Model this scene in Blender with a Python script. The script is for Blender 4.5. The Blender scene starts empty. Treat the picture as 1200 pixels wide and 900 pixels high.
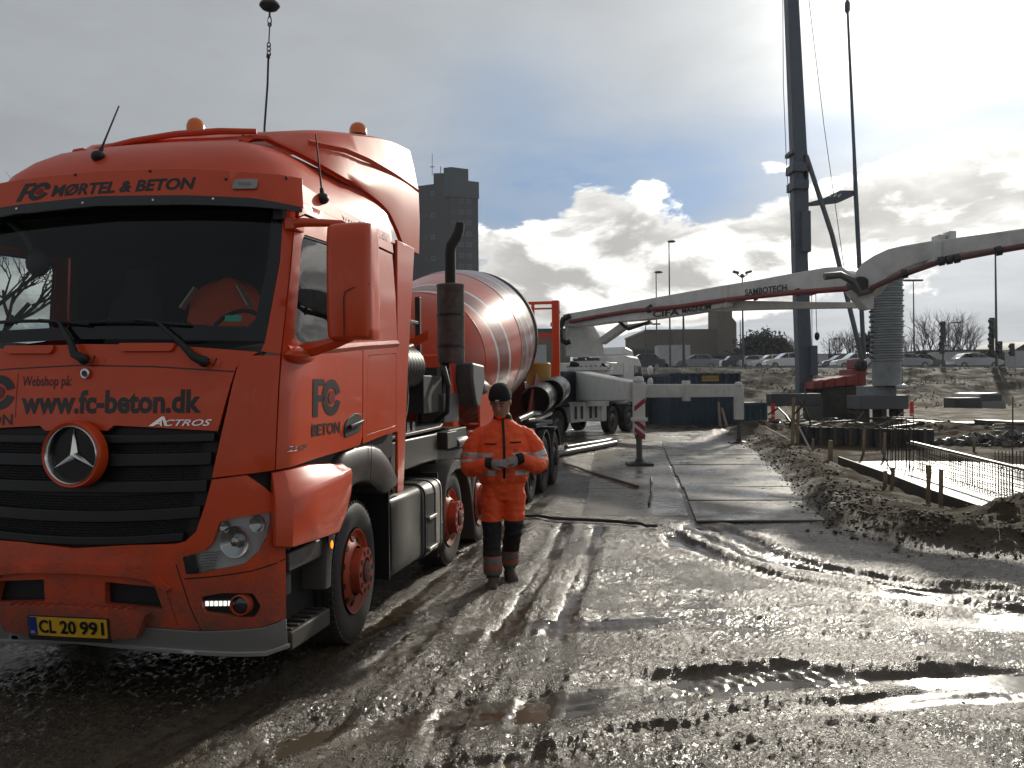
import bpy, math, random
import numpy as np
from mathutils import Vector, Matrix, geometry
random.seed(7); RNG = np.random.default_rng(7)
D = bpy.data; SC = bpy.context.scene; COL = SC.collection
R = math.radians

# ---------------------------------------------------------------- camera
CAMH = 1.886
cam = D.cameras.new('camera'); camo = D.objects.new('camera', cam); COL.objects.link(camo)
camo.location = (0, 0, CAMH)
cam.sensor_width = 36.0; cam.lens = 36.0 * 1012.8 / 1200.0
cam.clip_start = 0.05; cam.clip_end = 6000
camo.rotation_mode = 'QUATERNION'
camo.rotation_quaternion = (Matrix.Rotation(R(90) + 0.0016, 3, 'X') @ Matrix.Rotation(-0.0105, 3, 'Z')).to_quaternion()
SC.camera = camo
SC.render.resolution_x = 1024; SC.render.resolution_y = 768
SC.view_settings.view_transform = 'Standard'; SC.view_settings.look = 'None'
SC.view_settings.exposure = EXPO = 0.3
SC.view_settings.gamma = 1.0

# ---------------------------------------------------------------- sun and sky
SUN_AZ = R(26.5)      # to the right of +Y
SUN_EL = R(21.0)
sl = D.lights.new('sun', 'SUN'); so = D.objects.new('sun', sl); COL.objects.link(so)
sl.energy = 2.2; sl.angle = R(1.2); sl.color = (1.0, 0.93, 0.80)
sdir = Vector((math.sin(SUN_AZ) * math.cos(SUN_EL), math.cos(SUN_AZ) * math.cos(SUN_EL), math.sin(SUN_EL)))
so.rotation_euler = sdir.to_track_quat('Z', 'Y').to_euler()
so.location = sdir * 50

W = D.worlds.new('World'); SC.world = W; W.use_nodes = True
wt = W.node_tree; wt.nodes.clear()
class NG:
    """small node graph writer"""
    def __init__(s, t): s.t = t
    def n(s, typ, **k):
        nd = s.t.nodes.new(typ)
        for a, v in k.items():
            if a.startswith('i_'):
                key = a[2:]; key = int(key) if key.isdigit() else key.replace('_', ' ')
                if isinstance(v, bpy.types.NodeSocket): s.t.links.new(v, nd.inputs[key])
                else: nd.inputs[key].default_value = v
            else: setattr(nd, a, v)
        return nd
    def m(s, op, a, b=None, c=None, clamp=False):
        nd = s.t.nodes.new('ShaderNodeMath'); nd.operation = op; nd.use_clamp = clamp
        for i, v in enumerate((a, b, c)):
            if v is None: continue
            if isinstance(v, bpy.types.NodeSocket): s.t.links.new(v, nd.inputs[i])
            else: nd.inputs[i].default_value = v
        return nd.outputs[0]
    def ramp(s, f, stops, interp='LINEAR'):
        nd = s.t.nodes.new('ShaderNodeValToRGB'); s.t.links.new(f, nd.inputs[0])
        nd.color_ramp.interpolation = interp
        e = nd.color_ramp.elements
        while len(e) > 1: e.remove(e[-1])
        e[0].position = stops[0][0]; c = stops[0][1]; e[0].color = (c, c, c, 1) if not hasattr(c, '__len__') else (*c, 1)
        for p, c in stops[1:]:
            q = e.new(p); q.color = (c, c, c, 1) if not hasattr(c, '__len__') else (*c, 1)
        return nd.outputs[0]
    def mix(s, f, a, b, mode='MIX'):
        nd = s.t.nodes.new('ShaderNodeMix'); nd.data_type = 'RGBA'; nd.blend_type = mode
        for i, v in ((0, f), (6, a), (7, b)):
            if isinstance(v, bpy.types.NodeSocket): s.t.links.new(v, nd.inputs[i])
            else: nd.inputs[i].default_value = v if i == 0 else ((*v, 1) if len(v) == 3 else v)
        return nd.outputs[2]
    def noise(s, vec, scale, detail=4, rough=.5, dist=0., dim='3D'):
        nd = s.n('ShaderNodeTexNoise', noise_dimensions=dim)
        nd.inputs['Scale'].default_value = scale; nd.inputs['Detail'].default_value = detail
        nd.inputs['Roughness'].default_value = rough; nd.inputs['Distortion'].default_value = dist
        if vec is not None: s.t.links.new(vec, nd.inputs['Vector'])
        return nd.outputs[0]
    def smooth(s, x, a, b):
        nd = s.n('ShaderNodeMapRange', interpolation_type='SMOOTHSTEP', clamp=True)
        s.t.links.new(x, nd.inputs[0]); nd.inputs[1].default_value = a; nd.inputs[2].default_value = b
        return nd.outputs[0]

g = NG(wt)
tc = g.n('ShaderNodeTexCoord'); dirv = g.n('ShaderNodeVectorMath', operation='NORMALIZE', i_0=tc.outputs['Generated']).outputs[0]
sep = g.n('ShaderNodeSeparateXYZ', i_0=dirv)
X_, Y_, Z_ = sep.outputs
skyt = g.n('ShaderNodeTexSky', sky_type='NISHITA', sun_disc=False, sun_elevation=SUN_EL, sun_rotation=SUN_AZ, air_density=1.0, dust_density=2.0, ozone_density=1.0)
sky = skyt.outputs[0]
cosS = g.n('ShaderNodeVectorMath', operation='DOT_PRODUCT', i_0=dirv, i_1=tuple(sdir)).outputs['Value']
angS = g.m('ARCCOSINE', g.m('MINIMUM', cosS, .99999))          # angle from the sun, radians
el = g.m('ARCSINE', Z_); az = g.m('ARCTAN2', X_, Y_)
# cloud sheets live on a plane high overhead: u = x/z, v = y/z
zc = g.m('MAXIMUM', g.m('ADD', Z_, .07), .05)
cp = g.n('ShaderNodeCombineXYZ', i_0=g.m('DIVIDE', X_, zc), i_1=g.m('DIVIDE', Y_, zc), i_2=0.0).outputs[0]
def blob(a0, e0, wa, we, soft=1.0):
    """soft elliptic patch of sky centred on azimuth a0, elevation e0 (degrees)"""
    da = g.m('DIVIDE', g.m('SUBTRACT', az, R(a0)), R(wa)); de = g.m('DIVIDE', g.m('SUBTRACT', el, R(e0)), R(we))
    d2 = g.m('ADD', g.m('MULTIPLY', da, da), g.m('MULTIPLY', de, de))
    return g.m('POWER', 2.718, g.m('MULTIPLY', d2, -1.0 * soft))
# low cumulus: noise over azimuth / elevation, shaded by comparing it with a sample nearer the sun
cv = g.n('ShaderNodeCombineXYZ', i_0=g.m('MULTIPLY', az, 1.0), i_1=g.m('MULTIPLY', el, 1.9), i_2=3.7).outputs[0]
def cum(off):
    v = g.n('ShaderNodeVectorMath', operation='ADD', i_0=cv, i_1=off).outputs[0]
    return g.noise(v, 5.2, 9, .56, .25)
c0 = cum((0, 0, 0)); c1 = cum((.020, .045, 0))
lowband = g.m('SUBTRACT', g.smooth(el, R(1.5), R(6.0)), g.smooth(el, R(9.5), R(13.5)))
highcut = g.smooth(el, R(12.5), R(17.5))
cden = g.m('SUBTRACT', g.m('ADD', g.m('MULTIPLY', c0, 1.0), g.m('MULTIPLY', lowband, .15)), g.m('ADD', g.m('MULTIPLY', highcut, .16), g.m('MULTIPLY', g.smooth(el, R(5.5), R(2.5)), .12)))
for (a0, e0, wa, we, k) in [(5.1, 12.3, 2.8, 1.4, .17), (10.1, 12.9, 1.7, 1.0, .13), (3.0, 7.8, 6.0, 2.4, .13), (10.0, 7.0, 6, 2.0, .10), (16.5, 8.4, 6, 2.0, .12), (22.5, 10.6, 5, 1.6, .12), (28.5, 12.4, 4.5, 2.6, .24), (17.0, 13.4, 2.0, .8, .05), (6.0, 15.2, 6.5, 1.1, -.10), (14, 12.2, 3.0, 1.4, -.06), (22.0, 15.0, 4, 1.3, -.10), (0.0, 12.6, 3, 2.2, -.10), (-27, 13, 9, 5, -.2), (24.5, 9.4, 5, 1.6, .10), (7.5, 9.6, 5, 1.4, .07)]:
    cden = g.m('ADD', cden, g.m('MULTIPLY', blob(a0, e0, wa, we), k))
ck = g.smooth(cden, .580, .630)
edge = g.smooth(g.m('SUBTRACT', c0, c1), -.03, .10)
thick = g.smooth(cden, .62, .80)
sung = g.m('POWER', 2.718, g.m('MULTIPLY', angS, -1 / .42))
clit = g.m('ADD', g.m('MULTIPLY', edge, g.m('ADD', .75, g.m('MULTIPLY', sung, 1.0))), g.m('SUBTRACT', .70, g.m('MULTIPLY', thick, .12)))
# soft edge light along the rim of each cloud
rim = g.m('MULTIPLY', g.m('SUBTRACT', 1., g.smooth(cden, .60, .70)), g.m('MULTIPLY', sung, .9))
clit = g.m('ADD', clit, rim)
ccol = g.mix(1., g.n('ShaderNodeCombineColor', i_0=clit, i_1=clit, i_2=clit).outputs[0], (1.0, .975, .925), 'MULTIPLY')
# high grey veil
h0 = g.noise(cp, .55, 8, .55, .4); h1 = g.noise(cp, 2.2, 6, .6, .3)
veil = g.smooth(g.m('ADD', g.m('MULTIPLY', h0, .8), g.m('MULTIPLY', h1, .25)), .36, .72)
gapm = g.m('ADD', g.m('MULTIPLY', blob(7, 12.4, 13, 4.6), 1.25), g.m('ADD', g.m('MULTIPLY', blob(26, 15.4, 8, 2.0), 1.1), g.m('MULTIPLY', blob(0, 19, 5, 3), .4)), clamp=True)
veilL = g.m('ADD', .50, g.m('MULTIPLY', veil, .14))
veilL = g.m('ADD', veilL, g.m('MULTIPLY', g.smooth(el, R(12), R(1)), .04))
vcol = g.mix(1., g.n('ShaderNodeCombineColor', i_0=veilL, i_1=veilL, i_2=veilL).outputs[0], (.93, .985, 1.05), 'MULTIPLY')
skyb = g.mix(1., sky, (.055, .055, .060), 'MULTIPLY')        # clear sky seen through thin haze
skyb = g.mix(.9, skyb, (.20, .39, .68))
gapk = g.m('MULTIPLY', gapm, g.smooth(h1, .62, .38))
col1 = g.mix(g.m('MULTIPLY', gapm, g.m('ADD', .68, g.m('MULTIPLY', gapk, .32)), clamp=True), vcol, skyb)
col1 = g.mix(g.m('MULTIPLY', ck, .96), col1, ccol)
glow = g.m('ADD', g.m('MULTIPLY', g.m('POWER', 2.718, g.m('MULTIPLY', g.m('POWER', g.m('DIVIDE', angS, .12), 2), -1)), 1.7),
           g.m('ADD', g.m('MULTIPLY', g.m('POWER', 2.718, g.m('MULTIPLY', g.m('POWER', g.m('DIVIDE', angS, .22), 2), -1)), .46), g.m('MULTIPLY', sung, .14)))
glow = g.m('MULTIPLY', glow, g.m('ADD', .62, g.m('MULTIPLY', h1, .75)))
glow = g.m('MULTIPLY', glow, g.m('SUBTRACT', 1., g.m('MULTIPLY', thick, .6)))
glow = g.m('MULTIPLY', glow, g.m('SUBTRACT', 1., g.m('MULTIPLY', gapm, .45)))
gcol = g.mix(1., g.n('ShaderNodeCombineColor', i_0=glow, i_1=glow, i_2=glow).outputs[0], (1.0, .98, .90), 'MULTIPLY')
col1 = g.mix(1., col1, gcol, 'ADD')
# the sky gets steadily dimmer away from the sun, as the left of the view already does
fall = g.m('SUBTRACT', 1.04, g.m('MULTIPLY', g.smooth(angS, .25, 1.8), .42))
skycol = g.mix(1., col1, g.n('ShaderNodeCombineColor', i_0=g.m('MULTIPLY', fall, 10.), i_1=g.m('MULTIPLY', fall, 10.), i_2=g.m('MULTIPLY', fall, 10.)).outputs[0], 'MULTIPLY')
out = g.n('ShaderNodeOutputWorld'); bg = g.n('ShaderNodeBackground', i_Strength=0.066)
wt.links.new(skycol, bg.inputs[0]); wt.links.new(bg.outputs[0], out.inputs[0])
# the sky as light is smooth enough for a small importance map
try: W.cycles.sampling_method = 'MANUAL'; W.cycles.sample_map_resolution = 512
except Exception: pass

# ---------------------------------------------------------------- materials
MATS = {}
def mat(name, rgb, rough=.5, metal=0., spec=.5, coat=0., bump=0., bscale=30., var=.0, vscale=4., mud=0., mudz=.9, emit=None, estr=0., rvar=0., alpha=None, dust=0.):
    if name in MATS: return MATS[name]
    m = D.materials.new(name); m.use_nodes = True; t = m.node_tree; b = t.nodes['Principled BSDF']; G = NG(t)
    b.inputs['Base Color'].default_value = (*rgb, 1); b.inputs['Roughness'].default_value = rough
    b.inputs['Metallic'].default_value = metal; b.inputs['Specular IOR Level'].default_value = spec
    b.inputs['Coat Weight'].default_value = coat; b.inputs['Coat Roughness'].default_value = .06
    geo = G.n('ShaderNodeNewGeometry').outputs['Position']
    tcn = G.n('ShaderNodeTexCoord').outputs['Object']
    col = None
    if var or mud or dust:
        col = G.n('ShaderNodeRGB').outputs[0]; col.default_value = (*rgb, 1)
        if var:
            f = G.noise(tcn, vscale, 6, .6)
            f2 = G.ramp(f, [(.3, 1 - var), (.7, 1 + var)])
            col = G.mix(1., col, f2, 'MULTIPLY')
        rg = None
        if mud:
            z = G.n('ShaderNodeSeparateXYZ', i_0=geo).outputs[2]
            n1 = G.noise(geo, 5., 8, .65); n2 = G.noise(geo, 60., 4, .7)
            h = G.m('SUBTRACT', 1.0, G.m('DIVIDE', z, mudz), clamp=True)
            k = G.m('ADD', G.m('MULTIPLY', h, 1.1), G.m('MULTIPLY', G.m('SUBTRACT', n1, .5), .9))
            k = G.m('ADD', k, G.m('MULTIPLY', G.m('SUBTRACT', n2, .5), .8))
            k = G.m('MULTIPLY', G.smooth(k, .25, .95), mud)
            col = G.mix(k, col, (.085, .07, .055)); rg = k
        if dust:
            n3 = G.noise(geo, 2.2, 8, .7)
            k2 = G.m('MULTIPLY', G.smooth(n3, .42, .75), dust)
            col = G.mix(k2, col, (.16, .14, .12))
            rg = k2 if rg is None else G.m('MAXIMUM', rg, k2)
        t.links.new(col, b.inputs['Base Color'])
        if rg is not None: t.links.new(G.m('ADD', rough, G.m('MULTIPLY', rg, .45), clamp=True), b.inputs['Roughness'])
        if coat and rg is not None: t.links.new(G.m('MULTIPLY', G.m('SUBTRACT', 1., rg), coat, clamp=True), b.inputs['Coat Weight'])
    if rvar and not (mud or dust):
        t.links.new(G.m('ADD', rough, G.m('MULTIPLY', G.m('SUBTRACT', G.noise(tcn, vscale * 2, 6, .6), .5), rvar), clamp=True), b.inputs['Roughness'])
    if bump:
        bn = G.n('ShaderNodeBump', i_Strength=bump, i_Distance=.01); t.links.new(G.noise(tcn, bscale, 5, .6), bn.inputs['Height'])
        t.links.new(bn.outputs[0], b.inputs['Normal'])
    if emit: b.inputs['Emission Color'].default_value = (*emit, 1); b.inputs['Emission Strength'].default_value = estr
    MATS[name] = m; return m
def glass(name, tint=(.35, .4, .4), rough=0.0, ior=1.45):
    if name in MATS: return MATS[name]
    m = D.materials.new(name); m.use_nodes = True; t = m.node_tree; t.nodes.clear(); G = NG(t)
    bf = G.n('ShaderNodeNewGeometry').outputs['Backfacing']; fr = G.n('ShaderNodeFresnel', i_IOR=G.m('ADD', G.m('MULTIPLY', bf, 1 / ior - ior), ior)); tr = G.n('ShaderNodeBsdfTransparent', i_Color=(*tint, 1)); gl = G.n('ShaderNodeBsdfGlossy', i_Roughness=rough)
    mx = G.n('ShaderNodeMixShader'); t.links.new(fr.outputs[0], mx.inputs[0]); t.links.new(tr.outputs[0], mx.inputs[1]); t.links.new(gl.outputs[0], mx.inputs[2])
    o = G.n('ShaderNodeOutputMaterial'); t.links.new(mx.outputs[0], o.inputs[0]); MATS[name] = m; return m

RED = mat('orange_red_paint', (.70, .070, .011), .34, coat=.35, var=.05, mud=.85, mudz=1.5, bump=.03, bscale=3, spec=.4)
REDHI = mat('orange_red_roof_paint', (.68, .066, .011), .44, coat=.08, var=.05, bump=.04, bscale=3, dust=.12)
BLACKP = mat('black_plastic', (.012, .012, .013), .45, bump=.15, bscale=200, mud=.35, mudz=.8)
GRILLE = mat('grille_black', (.010, .010, .011), .5)
DARK = mat('dark_steel', (.02, .02, .022), .5, var=.3, vscale=8, dust=.35)
GREYP = mat('fender_grey_plastic', (.065, .06, .055), .38, bump=.1, bscale=150, mud=.35, mudz=1.5)
ALU = mat('brushed_grey_metal', (.30, .29, .27), .35, metal=.8, var=.25, vscale=6, dust=.45)
TANKG = mat('tank_grey', (.075, .072, .066), .36, metal=.3, var=.15, mud=.5, mudz=.8)
LIPG = mat('bumper_lip_grey', (.24, .235, .225), .4, metal=.3, mud=.6, mudz=.5)
CHROME = mat('chrome', (.75, .75, .75), .12, metal=1.)
TYRE = mat('tyre_rubber', (.013, .013, .013), .62, bump=.4, bscale=90, mud=.55, mudz=.9)
RIMRED = mat('red_rim', (.50, .07, .025), .5, var=.25, vscale=9, mud=.55, mudz=.9)
INK = mat('black_vinyl', (.008, .008, .008), .35, coat=.2)
INKRED = mat('dark_red_vinyl', (.20, .012, .02), .35)
WHITEP = mat('white_lacquer', (.62, .62, .60), .4, coat=.2, dust=.4, var=.08)
GLASS = glass('cab_glass', (.68, .74, .74)); SIDEGL = glass('side_glass', (.6, .64, .64))
LENS = glass('lens_glass', (.8, .82, .82))
SILVER = mat('reflector_silver', (.62, .62, .62), .18, metal=.9)
LEDM = mat('led_lamp', (.9, .9, .9), .3, emit=(1, .97, .9), estr=.9)
AMBER = mat('amber_lens', (.75, .17, .01), .2, coat=.5)
AMBLIT = mat('amber_lit', (.8, .2, .02), .3, emit=(1, .28, .02), estr=1.6)
RUBBER = mat('black_rubber', (.012, .012, .012), .55)

# ---------------------------------------------------------------- mesh builder
def link(o, parent=None):
    COL.objects.link(o)
    if parent is not None: o.parent = parent
    return o
class MB:
    def __init__(s): s.V = []; s.F = []
    def add(s, vs, fs):
        k = len(s.V); s.V += [tuple(v) for v in vs]; s.F += [tuple(i + k for i in f) for f in fs]; return s
    def box(s, x0, x1, y0, y1, z0, z1):
        return s.add([(x0, y0, z0), (x1, y0, z0), (x1, y1, z0), (x0, y1, z0), (x0, y0, z1), (x1, y0, z1), (x1, y1, z1), (x0, y1, z1)],
                     [(0, 3, 2, 1), (4, 5, 6, 7), (0, 1, 5, 4), (1, 2, 6, 5), (2, 3, 7, 6), (3, 0, 4, 7)])
    def beam(s, p0, p1, w, h, up=(0, 0, 1), w1=None, h1=None):
        p0 = Vector(p0); p1 = Vector(p1); d = (p1 - p0).normalized(); a = d.cross(Vector(up))
        if a.length < 1e-4: a = d.cross(Vector((0, 1, 0)))
        a.normalize(); b = a.cross(d).normalized(); w1 = w if w1 is None else w1; h1 = h if h1 is None else h1
        q = [(-1, -1), (1, -1), (1, 1), (-1, 1)]
        return s.add([p0 + a * x * w / 2 + b * y * h / 2 for x, y in q] + [p1 + a * x * w1 / 2 + b * y * h1 / 2 for x, y in q],
                     [(0, 3, 2, 1), (4, 5, 6, 7), (0, 1, 5, 4), (1, 2, 6, 5), (2, 3, 7, 6), (3, 0, 4, 7)])
    def loft(s, rings, caps=True, closed=True):
        n = len(rings[0]); k = len(s.V)
        for r in rings: s.V += [tuple(p) for p in r]
        m = n if closed else n - 1
        for i in range(len(rings) - 1):
            for j in range(m):
                a = k + i * n + j; b = k + i * n + (j + 1) % n
                s.F.append((a, b, b + n, a + n))
        if caps and closed:
            s.F.append(tuple(k + j for j in range(n))[::-1]); s.F.append(tuple(k + (len(rings) - 1) * n + j for j in range(n)))
        return s
    def tube(s, pts, r, n=8, caps=True):
        pts = [Vector(p) for p in pts]; rs = r if hasattr(r, '__len__') else [r] * len(pts)
        rings = []; ref = None
        for i, p in enumerate(pts):
            d = (pts[min(i + 1, len(pts) - 1)] - pts[max(i - 1, 0)]).normalized()
            if ref is None: ref = d.orthogonal().normalized()
            ref = (ref - d * ref.dot(d)).normalized(); c = d.cross(ref)
            rings.append([p + (ref * math.cos(t) + c * math.sin(t)) * rs[i] for t in [2 * math.pi * k / n for k in range(n)]])
        return s.loft(rings, caps)
    def lathe(s, prof, c=(0, 0, 0), axis=(0, 0, 1), n=24, caps=True):
        """prof: (distance along axis, radius)"""
        A = Vector(axis).normalized(); e = A.orthogonal().normalized(); f = A.cross(e); c = Vector(c)
        return s.loft([[c + A * t + (e * math.cos(q) + f * math.sin(q)) * r for q in [2 * math.pi * k / n for k in range(n)]] for t, r in prof], caps)
    def prism(s, poly, vec):
        k = len(poly); v = Vector(vec)
        s.add([Vector(p) for p in poly] + [Vector(p) + v for p in poly], [tuple(range(k))[::-1], tuple(range(k, 2 * k))] + [(i, (i + 1) % k, (i + 1) % k + k, i + k) for i in range(k)])
        return s
    def ball(s, c, r, nu=12, nv=8):
        r = r if hasattr(r, '__len__') else (r, r, r); rings = []
        for j in range(nv + 1):
            ph = -math.pi / 2 + math.pi * j / nv; cr = max(math.cos(ph), .02)
            rings.append([(c[0] + r[0] * cr * math.cos(t), c[1] + r[1] * cr * math.sin(t), c[2] + r[2] * math.sin(ph)) for t in [2 * math.pi * k / nu for k in range(nu)]])
        return s.loft(rings)
    def build(s, name, m, parent=None, bevel=0., smooth=35, seg=2, fix=True):
        me = D.meshes.new(name); me.from_pydata(s.V, [], s.F); me.update()
        if fix:
            import bmesh
            bm = bmesh.new(); bm.from_mesh(me); bmesh.ops.recalc_face_normals(bm, faces=bm.faces); bm.to_mesh(me); bm.free()
        ms = m if isinstance(m, (list, tuple)) else [m]
        for q in ms: me.materials.append(q)
        if smooth: me.shade_smooth(); me.set_sharp_from_angle(angle=R(smooth))
        o = link(D.objects.new(name, me), parent)
        if bevel:
            b = o.modifiers.new('bevel', 'BEVEL'); b.width = bevel; b.segments = seg; b.limit_method = 'ANGLE'; b.angle_limit = R(40); b.harden_normals = False
        return o
def empty(name, loc, rz=0., label=None, cat=None, group=None):
    o = D.objects.new(name, None); o.empty_display_size = .2; COL.objects.link(o); o.location = loc; o.rotation_euler = (0, 0, rz)
    return tag(o, label, cat, group)
def tag(o, label=None, cat=None, group=None, kind=None):
    if label: o['label'] = label
    if cat: o['category'] = cat
    if group: o['group'] = group
    if kind: o['kind'] = kind
    return o
def copy_tree(o, parent=None):
    c = o.copy(); COL.objects.link(c)
    if parent is not None: c.parent = parent; c.matrix_parent_inverse = o.matrix_parent_inverse
    for ch in list(o.children): copy_tree(ch, c)
    return c

def patch_mesh(outer, holes, fmap, thick=.02, step=.08, grid=True):
    """2-D outline (with holes) filled by a constrained triangulation, then wrapped on a surface: fmap(a, b, off)"""
    def dens(poly):
        out = []
        for i in range(len(poly)):
            p, q = poly[i], poly[(i + 1) % len(poly)]; L = math.hypot(q[0] - p[0], q[1] - p[1]); n = max(1, int(L / step))
            out += [(p[0] + (q[0] - p[0]) * k / n, p[1] + (q[1] - p[1]) * k / n) for k in range(n)]
        return out
    loops = [dens(outer)] + [dens(h) for h in holes]
    vs = []; ed = []
    for L in loops:
        k = len(vs); vs += L; ed += [(k + i, k + (i + 1) % len(L)) for i in range(len(L))]
    nb = len(vs)
    def inside(p, poly):
        c = False; j = len(poly) - 1
        for i in range(len(poly)):
            a, b = poly[i], poly[j]
            if (a[1] > p[1]) != (b[1] > p[1]) and p[0] < (b[0] - a[0]) * (p[1] - a[1]) / (b[1] - a[1]) + a[0]: c = not c
            j = i
        return c
    if grid:
        xs = [p[0] for p in outer]; ys = [p[1] for p in outer]
        x = min(xs) + step * .5
        while x < max(xs):
            y = min(ys) + step * .5
            while y < max(ys):
                p = (x, y)
                if inside(p, outer) and not any(inside(p, h) for h in holes):
                    if min((p[0] - q[0]) ** 2 + (p[1] - q[1]) ** 2 for q in vs[:nb]) > (step * .35) ** 2: vs.append(p)
                y += step
            x += step
    r = geometry.delaunay_2d_cdt([Vector(v) for v in vs], ed, [], 0, 1e-5)
    v2 = r[0]; F = []
    for f in r[2]:
        c = (sum(v2[i][0] for i in f) / 3, sum(v2[i][1] for i in f) / 3)
        if inside(c, outer) and not any(inside(c, h) for h in holes): F.append(tuple(f))
    top = [fmap(v[0], v[1], 0.) for v in v2]
    mb = MB(); n = len(v2)
    if thick <= 0: mb.V = top; mb.F = F; return mb
    bot = [fmap(v[0], v[1], -thick) for v in v2]
    cnt = {}
    for f in F:
        for i in range(3):
            e = (f[i], f[(i + 1) % 3]); cnt[tuple(sorted(e))] = None if tuple(sorted(e)) in cnt else e
    mb.V = list(top) + list(bot); mb.F = F + [tuple(i + n for i in f[::-1]) for f in F]
    for e in cnt.values():
        if e is not None: mb.F.append((e[1], e[0], e[0] + n, e[1] + n))
    return mb
def rounded(poly, r, n=4):
    """round the corners of a 2-D polygon"""
    out = []; k = len(poly)
    for i in range(k):
        p = Vector(poly[i]); a = Vector(poly[i - 1]) - p; b = Vector(poly[(i + 1) % k]) - p
        q = min(r, a.length * .45, b.length * .45); A = p + a.normalized() * q; B = p + b.normalized() * q
        for j in range(n + 1):
            t = j / n; out.append(tuple(A * (1 - t) ** 2 + p * 2 * t * (1 - t) + B * t * t))
    return out
def text_mesh(body, x0, x1, y0, y1, fmap, name, m, parent, bold=.02, shear=0., off=.002, step=None, depth=0., align=None):
    """lettering fitted in the rectangle x0..x1, y0..y1 of a surface map"""
    cu = D.curves.new('t', 'FONT'); cu.body = body; cu.size = 1; cu.offset = bold; cu.shear = shear; cu.resolution_u = 3
    to = D.objects.new('t', cu); COL.objects.link(to); bpy.context.view_layer.update()
    me = D.meshes.new_from_object(to.evaluated_get(bpy.context.evaluated_depsgraph_get()))
    n = len(me.vertices); co = np.empty(n * 3); me.vertices.foreach_get('co', co); co = co.reshape(-1, 3)
    D.objects.remove(to); D.curves.remove(cu)
    a, b = co[:, 0].min(), co[:, 0].max(); c, d = co[:, 1].min(), co[:, 1].max()
    import bmesh
    bm = bmesh.new(); bm.from_mesh(me)
    if step:
        L = step / abs(x1 - x0) * (b - a)
        for _ in range(3):
            es = [e for e in bm.edges if e.calc_length() > L]
            if not es: break
            bmesh.ops.subdivide_edges(bm, edges=es, cuts=1); bmesh.ops.triangulate(bm, faces=bm.faces)
    for v in bm.verts:
        u = x0 + (v.co.x - a) / (b - a) * (x1 - x0); w = y0 + (v.co.y - c) / (d - c) * (y1 - y0); v.co = fmap(u, w, off)
    for f_ in bm.faces: f_.smooth = False
    bmesh.ops.dissolve_degenerate(bm, dist=1e-6, edges=bm.edges)
    me2 = D.meshes.new(name); bm.to_mesh(me2); bm.free(); D.meshes.remove(me)
    me2.materials.clear(); me2.materials.append(m)
    return link(D.objects.new(name, me2), parent)

# ================================================================ ground: one sheet from under the camera to the horizon
def pnoise(x, y, seed=0):
    """gradient noise on arrays, roughly -1..1"""
    xi = np.floor(x).astype(np.int64); yi = np.floor(y).astype(np.int64); xf = x - xi; yf = y - yi
    def gr(ix, iy, fx, fy):
        h = (ix * 374761393 + iy * 668265263 + seed * 974711) & 0x7fffffff; h = ((h ^ (h >> 13)) * 1274126177) & 0x7fffffff; h = h ^ (h >> 16)
        a = (h & 1023) * (2 * np.pi / 1024.); return np.cos(a) * fx + np.sin(a) * fy
    u = xf * xf * xf * (xf * (xf * 6 - 15) + 10); v = yf * yf * yf * (yf * (yf * 6 - 15) + 10)
    a = gr(xi, yi, xf, yf); b = gr(xi + 1, yi, xf - 1, yf); c = gr(xi, yi + 1, xf, yf - 1); d = gr(xi + 1, yi + 1, xf - 1, yf - 1)
    return 1.5 * ((a * (1 - u) + b * u) * (1 - v) + (c * (1 - u) + d * u) * v)
def fbm(x, y, f, o=4, seed=0, g=.5):
    s = 0; a = 1.
    for k in range(o): s = s + a * pnoise(x * f + 17 * k, y * f - 9 * k, seed + k); f *= 2.03; a *= g
    return s
def sst(x, a, b): t = np.clip((x - a) / (b - a), 0, 1); return t * t * (3 - 2 * t)
def pdist(x, y, pts):
    """signed distance to a polyline (positive to its left) and position along it"""
    best = np.full(x.shape, 1e9); sgn = np.zeros(x.shape); tt = np.zeros(x.shape); acc = 0.
    for (ax, ay), (bx, by) in zip(pts[:-1], pts[1:]):
        dx, dy = bx - ax, by - ay; L = math.hypot(dx, dy); t = np.clip(((x - ax) * dx + (y - ay) * dy) / (L * L), 0, 1)
        ex = x - (ax + t * dx); ey = y - (ay + t * dy); d = np.hypot(ex, ey); m = d < best
        best = np.where(m, d, best); sgn = np.where(m, np.sign(dx * ey - dy * ex), sgn); tt = np.where(m, acc + t * L, tt); acc += L
    return best * np.where(sgn == 0, 1, sgn), tt
def smoothline(p, n=6):
    out = []
    for i in range(len(p) - 1):
        p0, p1, p2, p3 = [np.array(p[max(0, min(len(p) - 1, i + k))], float) for k in (-1, 0, 1, 2)]
        for k in range(n): t = k / n; out.append(tuple(.5 * (2 * p1 + (p2 - p0) * t + (2 * p0 - 5 * p1 + 4 * p2 - p3) * t * t + (3 * p1 - p0 - 3 * p2 + p3) * t ** 3)))
    return out + [tuple(p[-1])]
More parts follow.
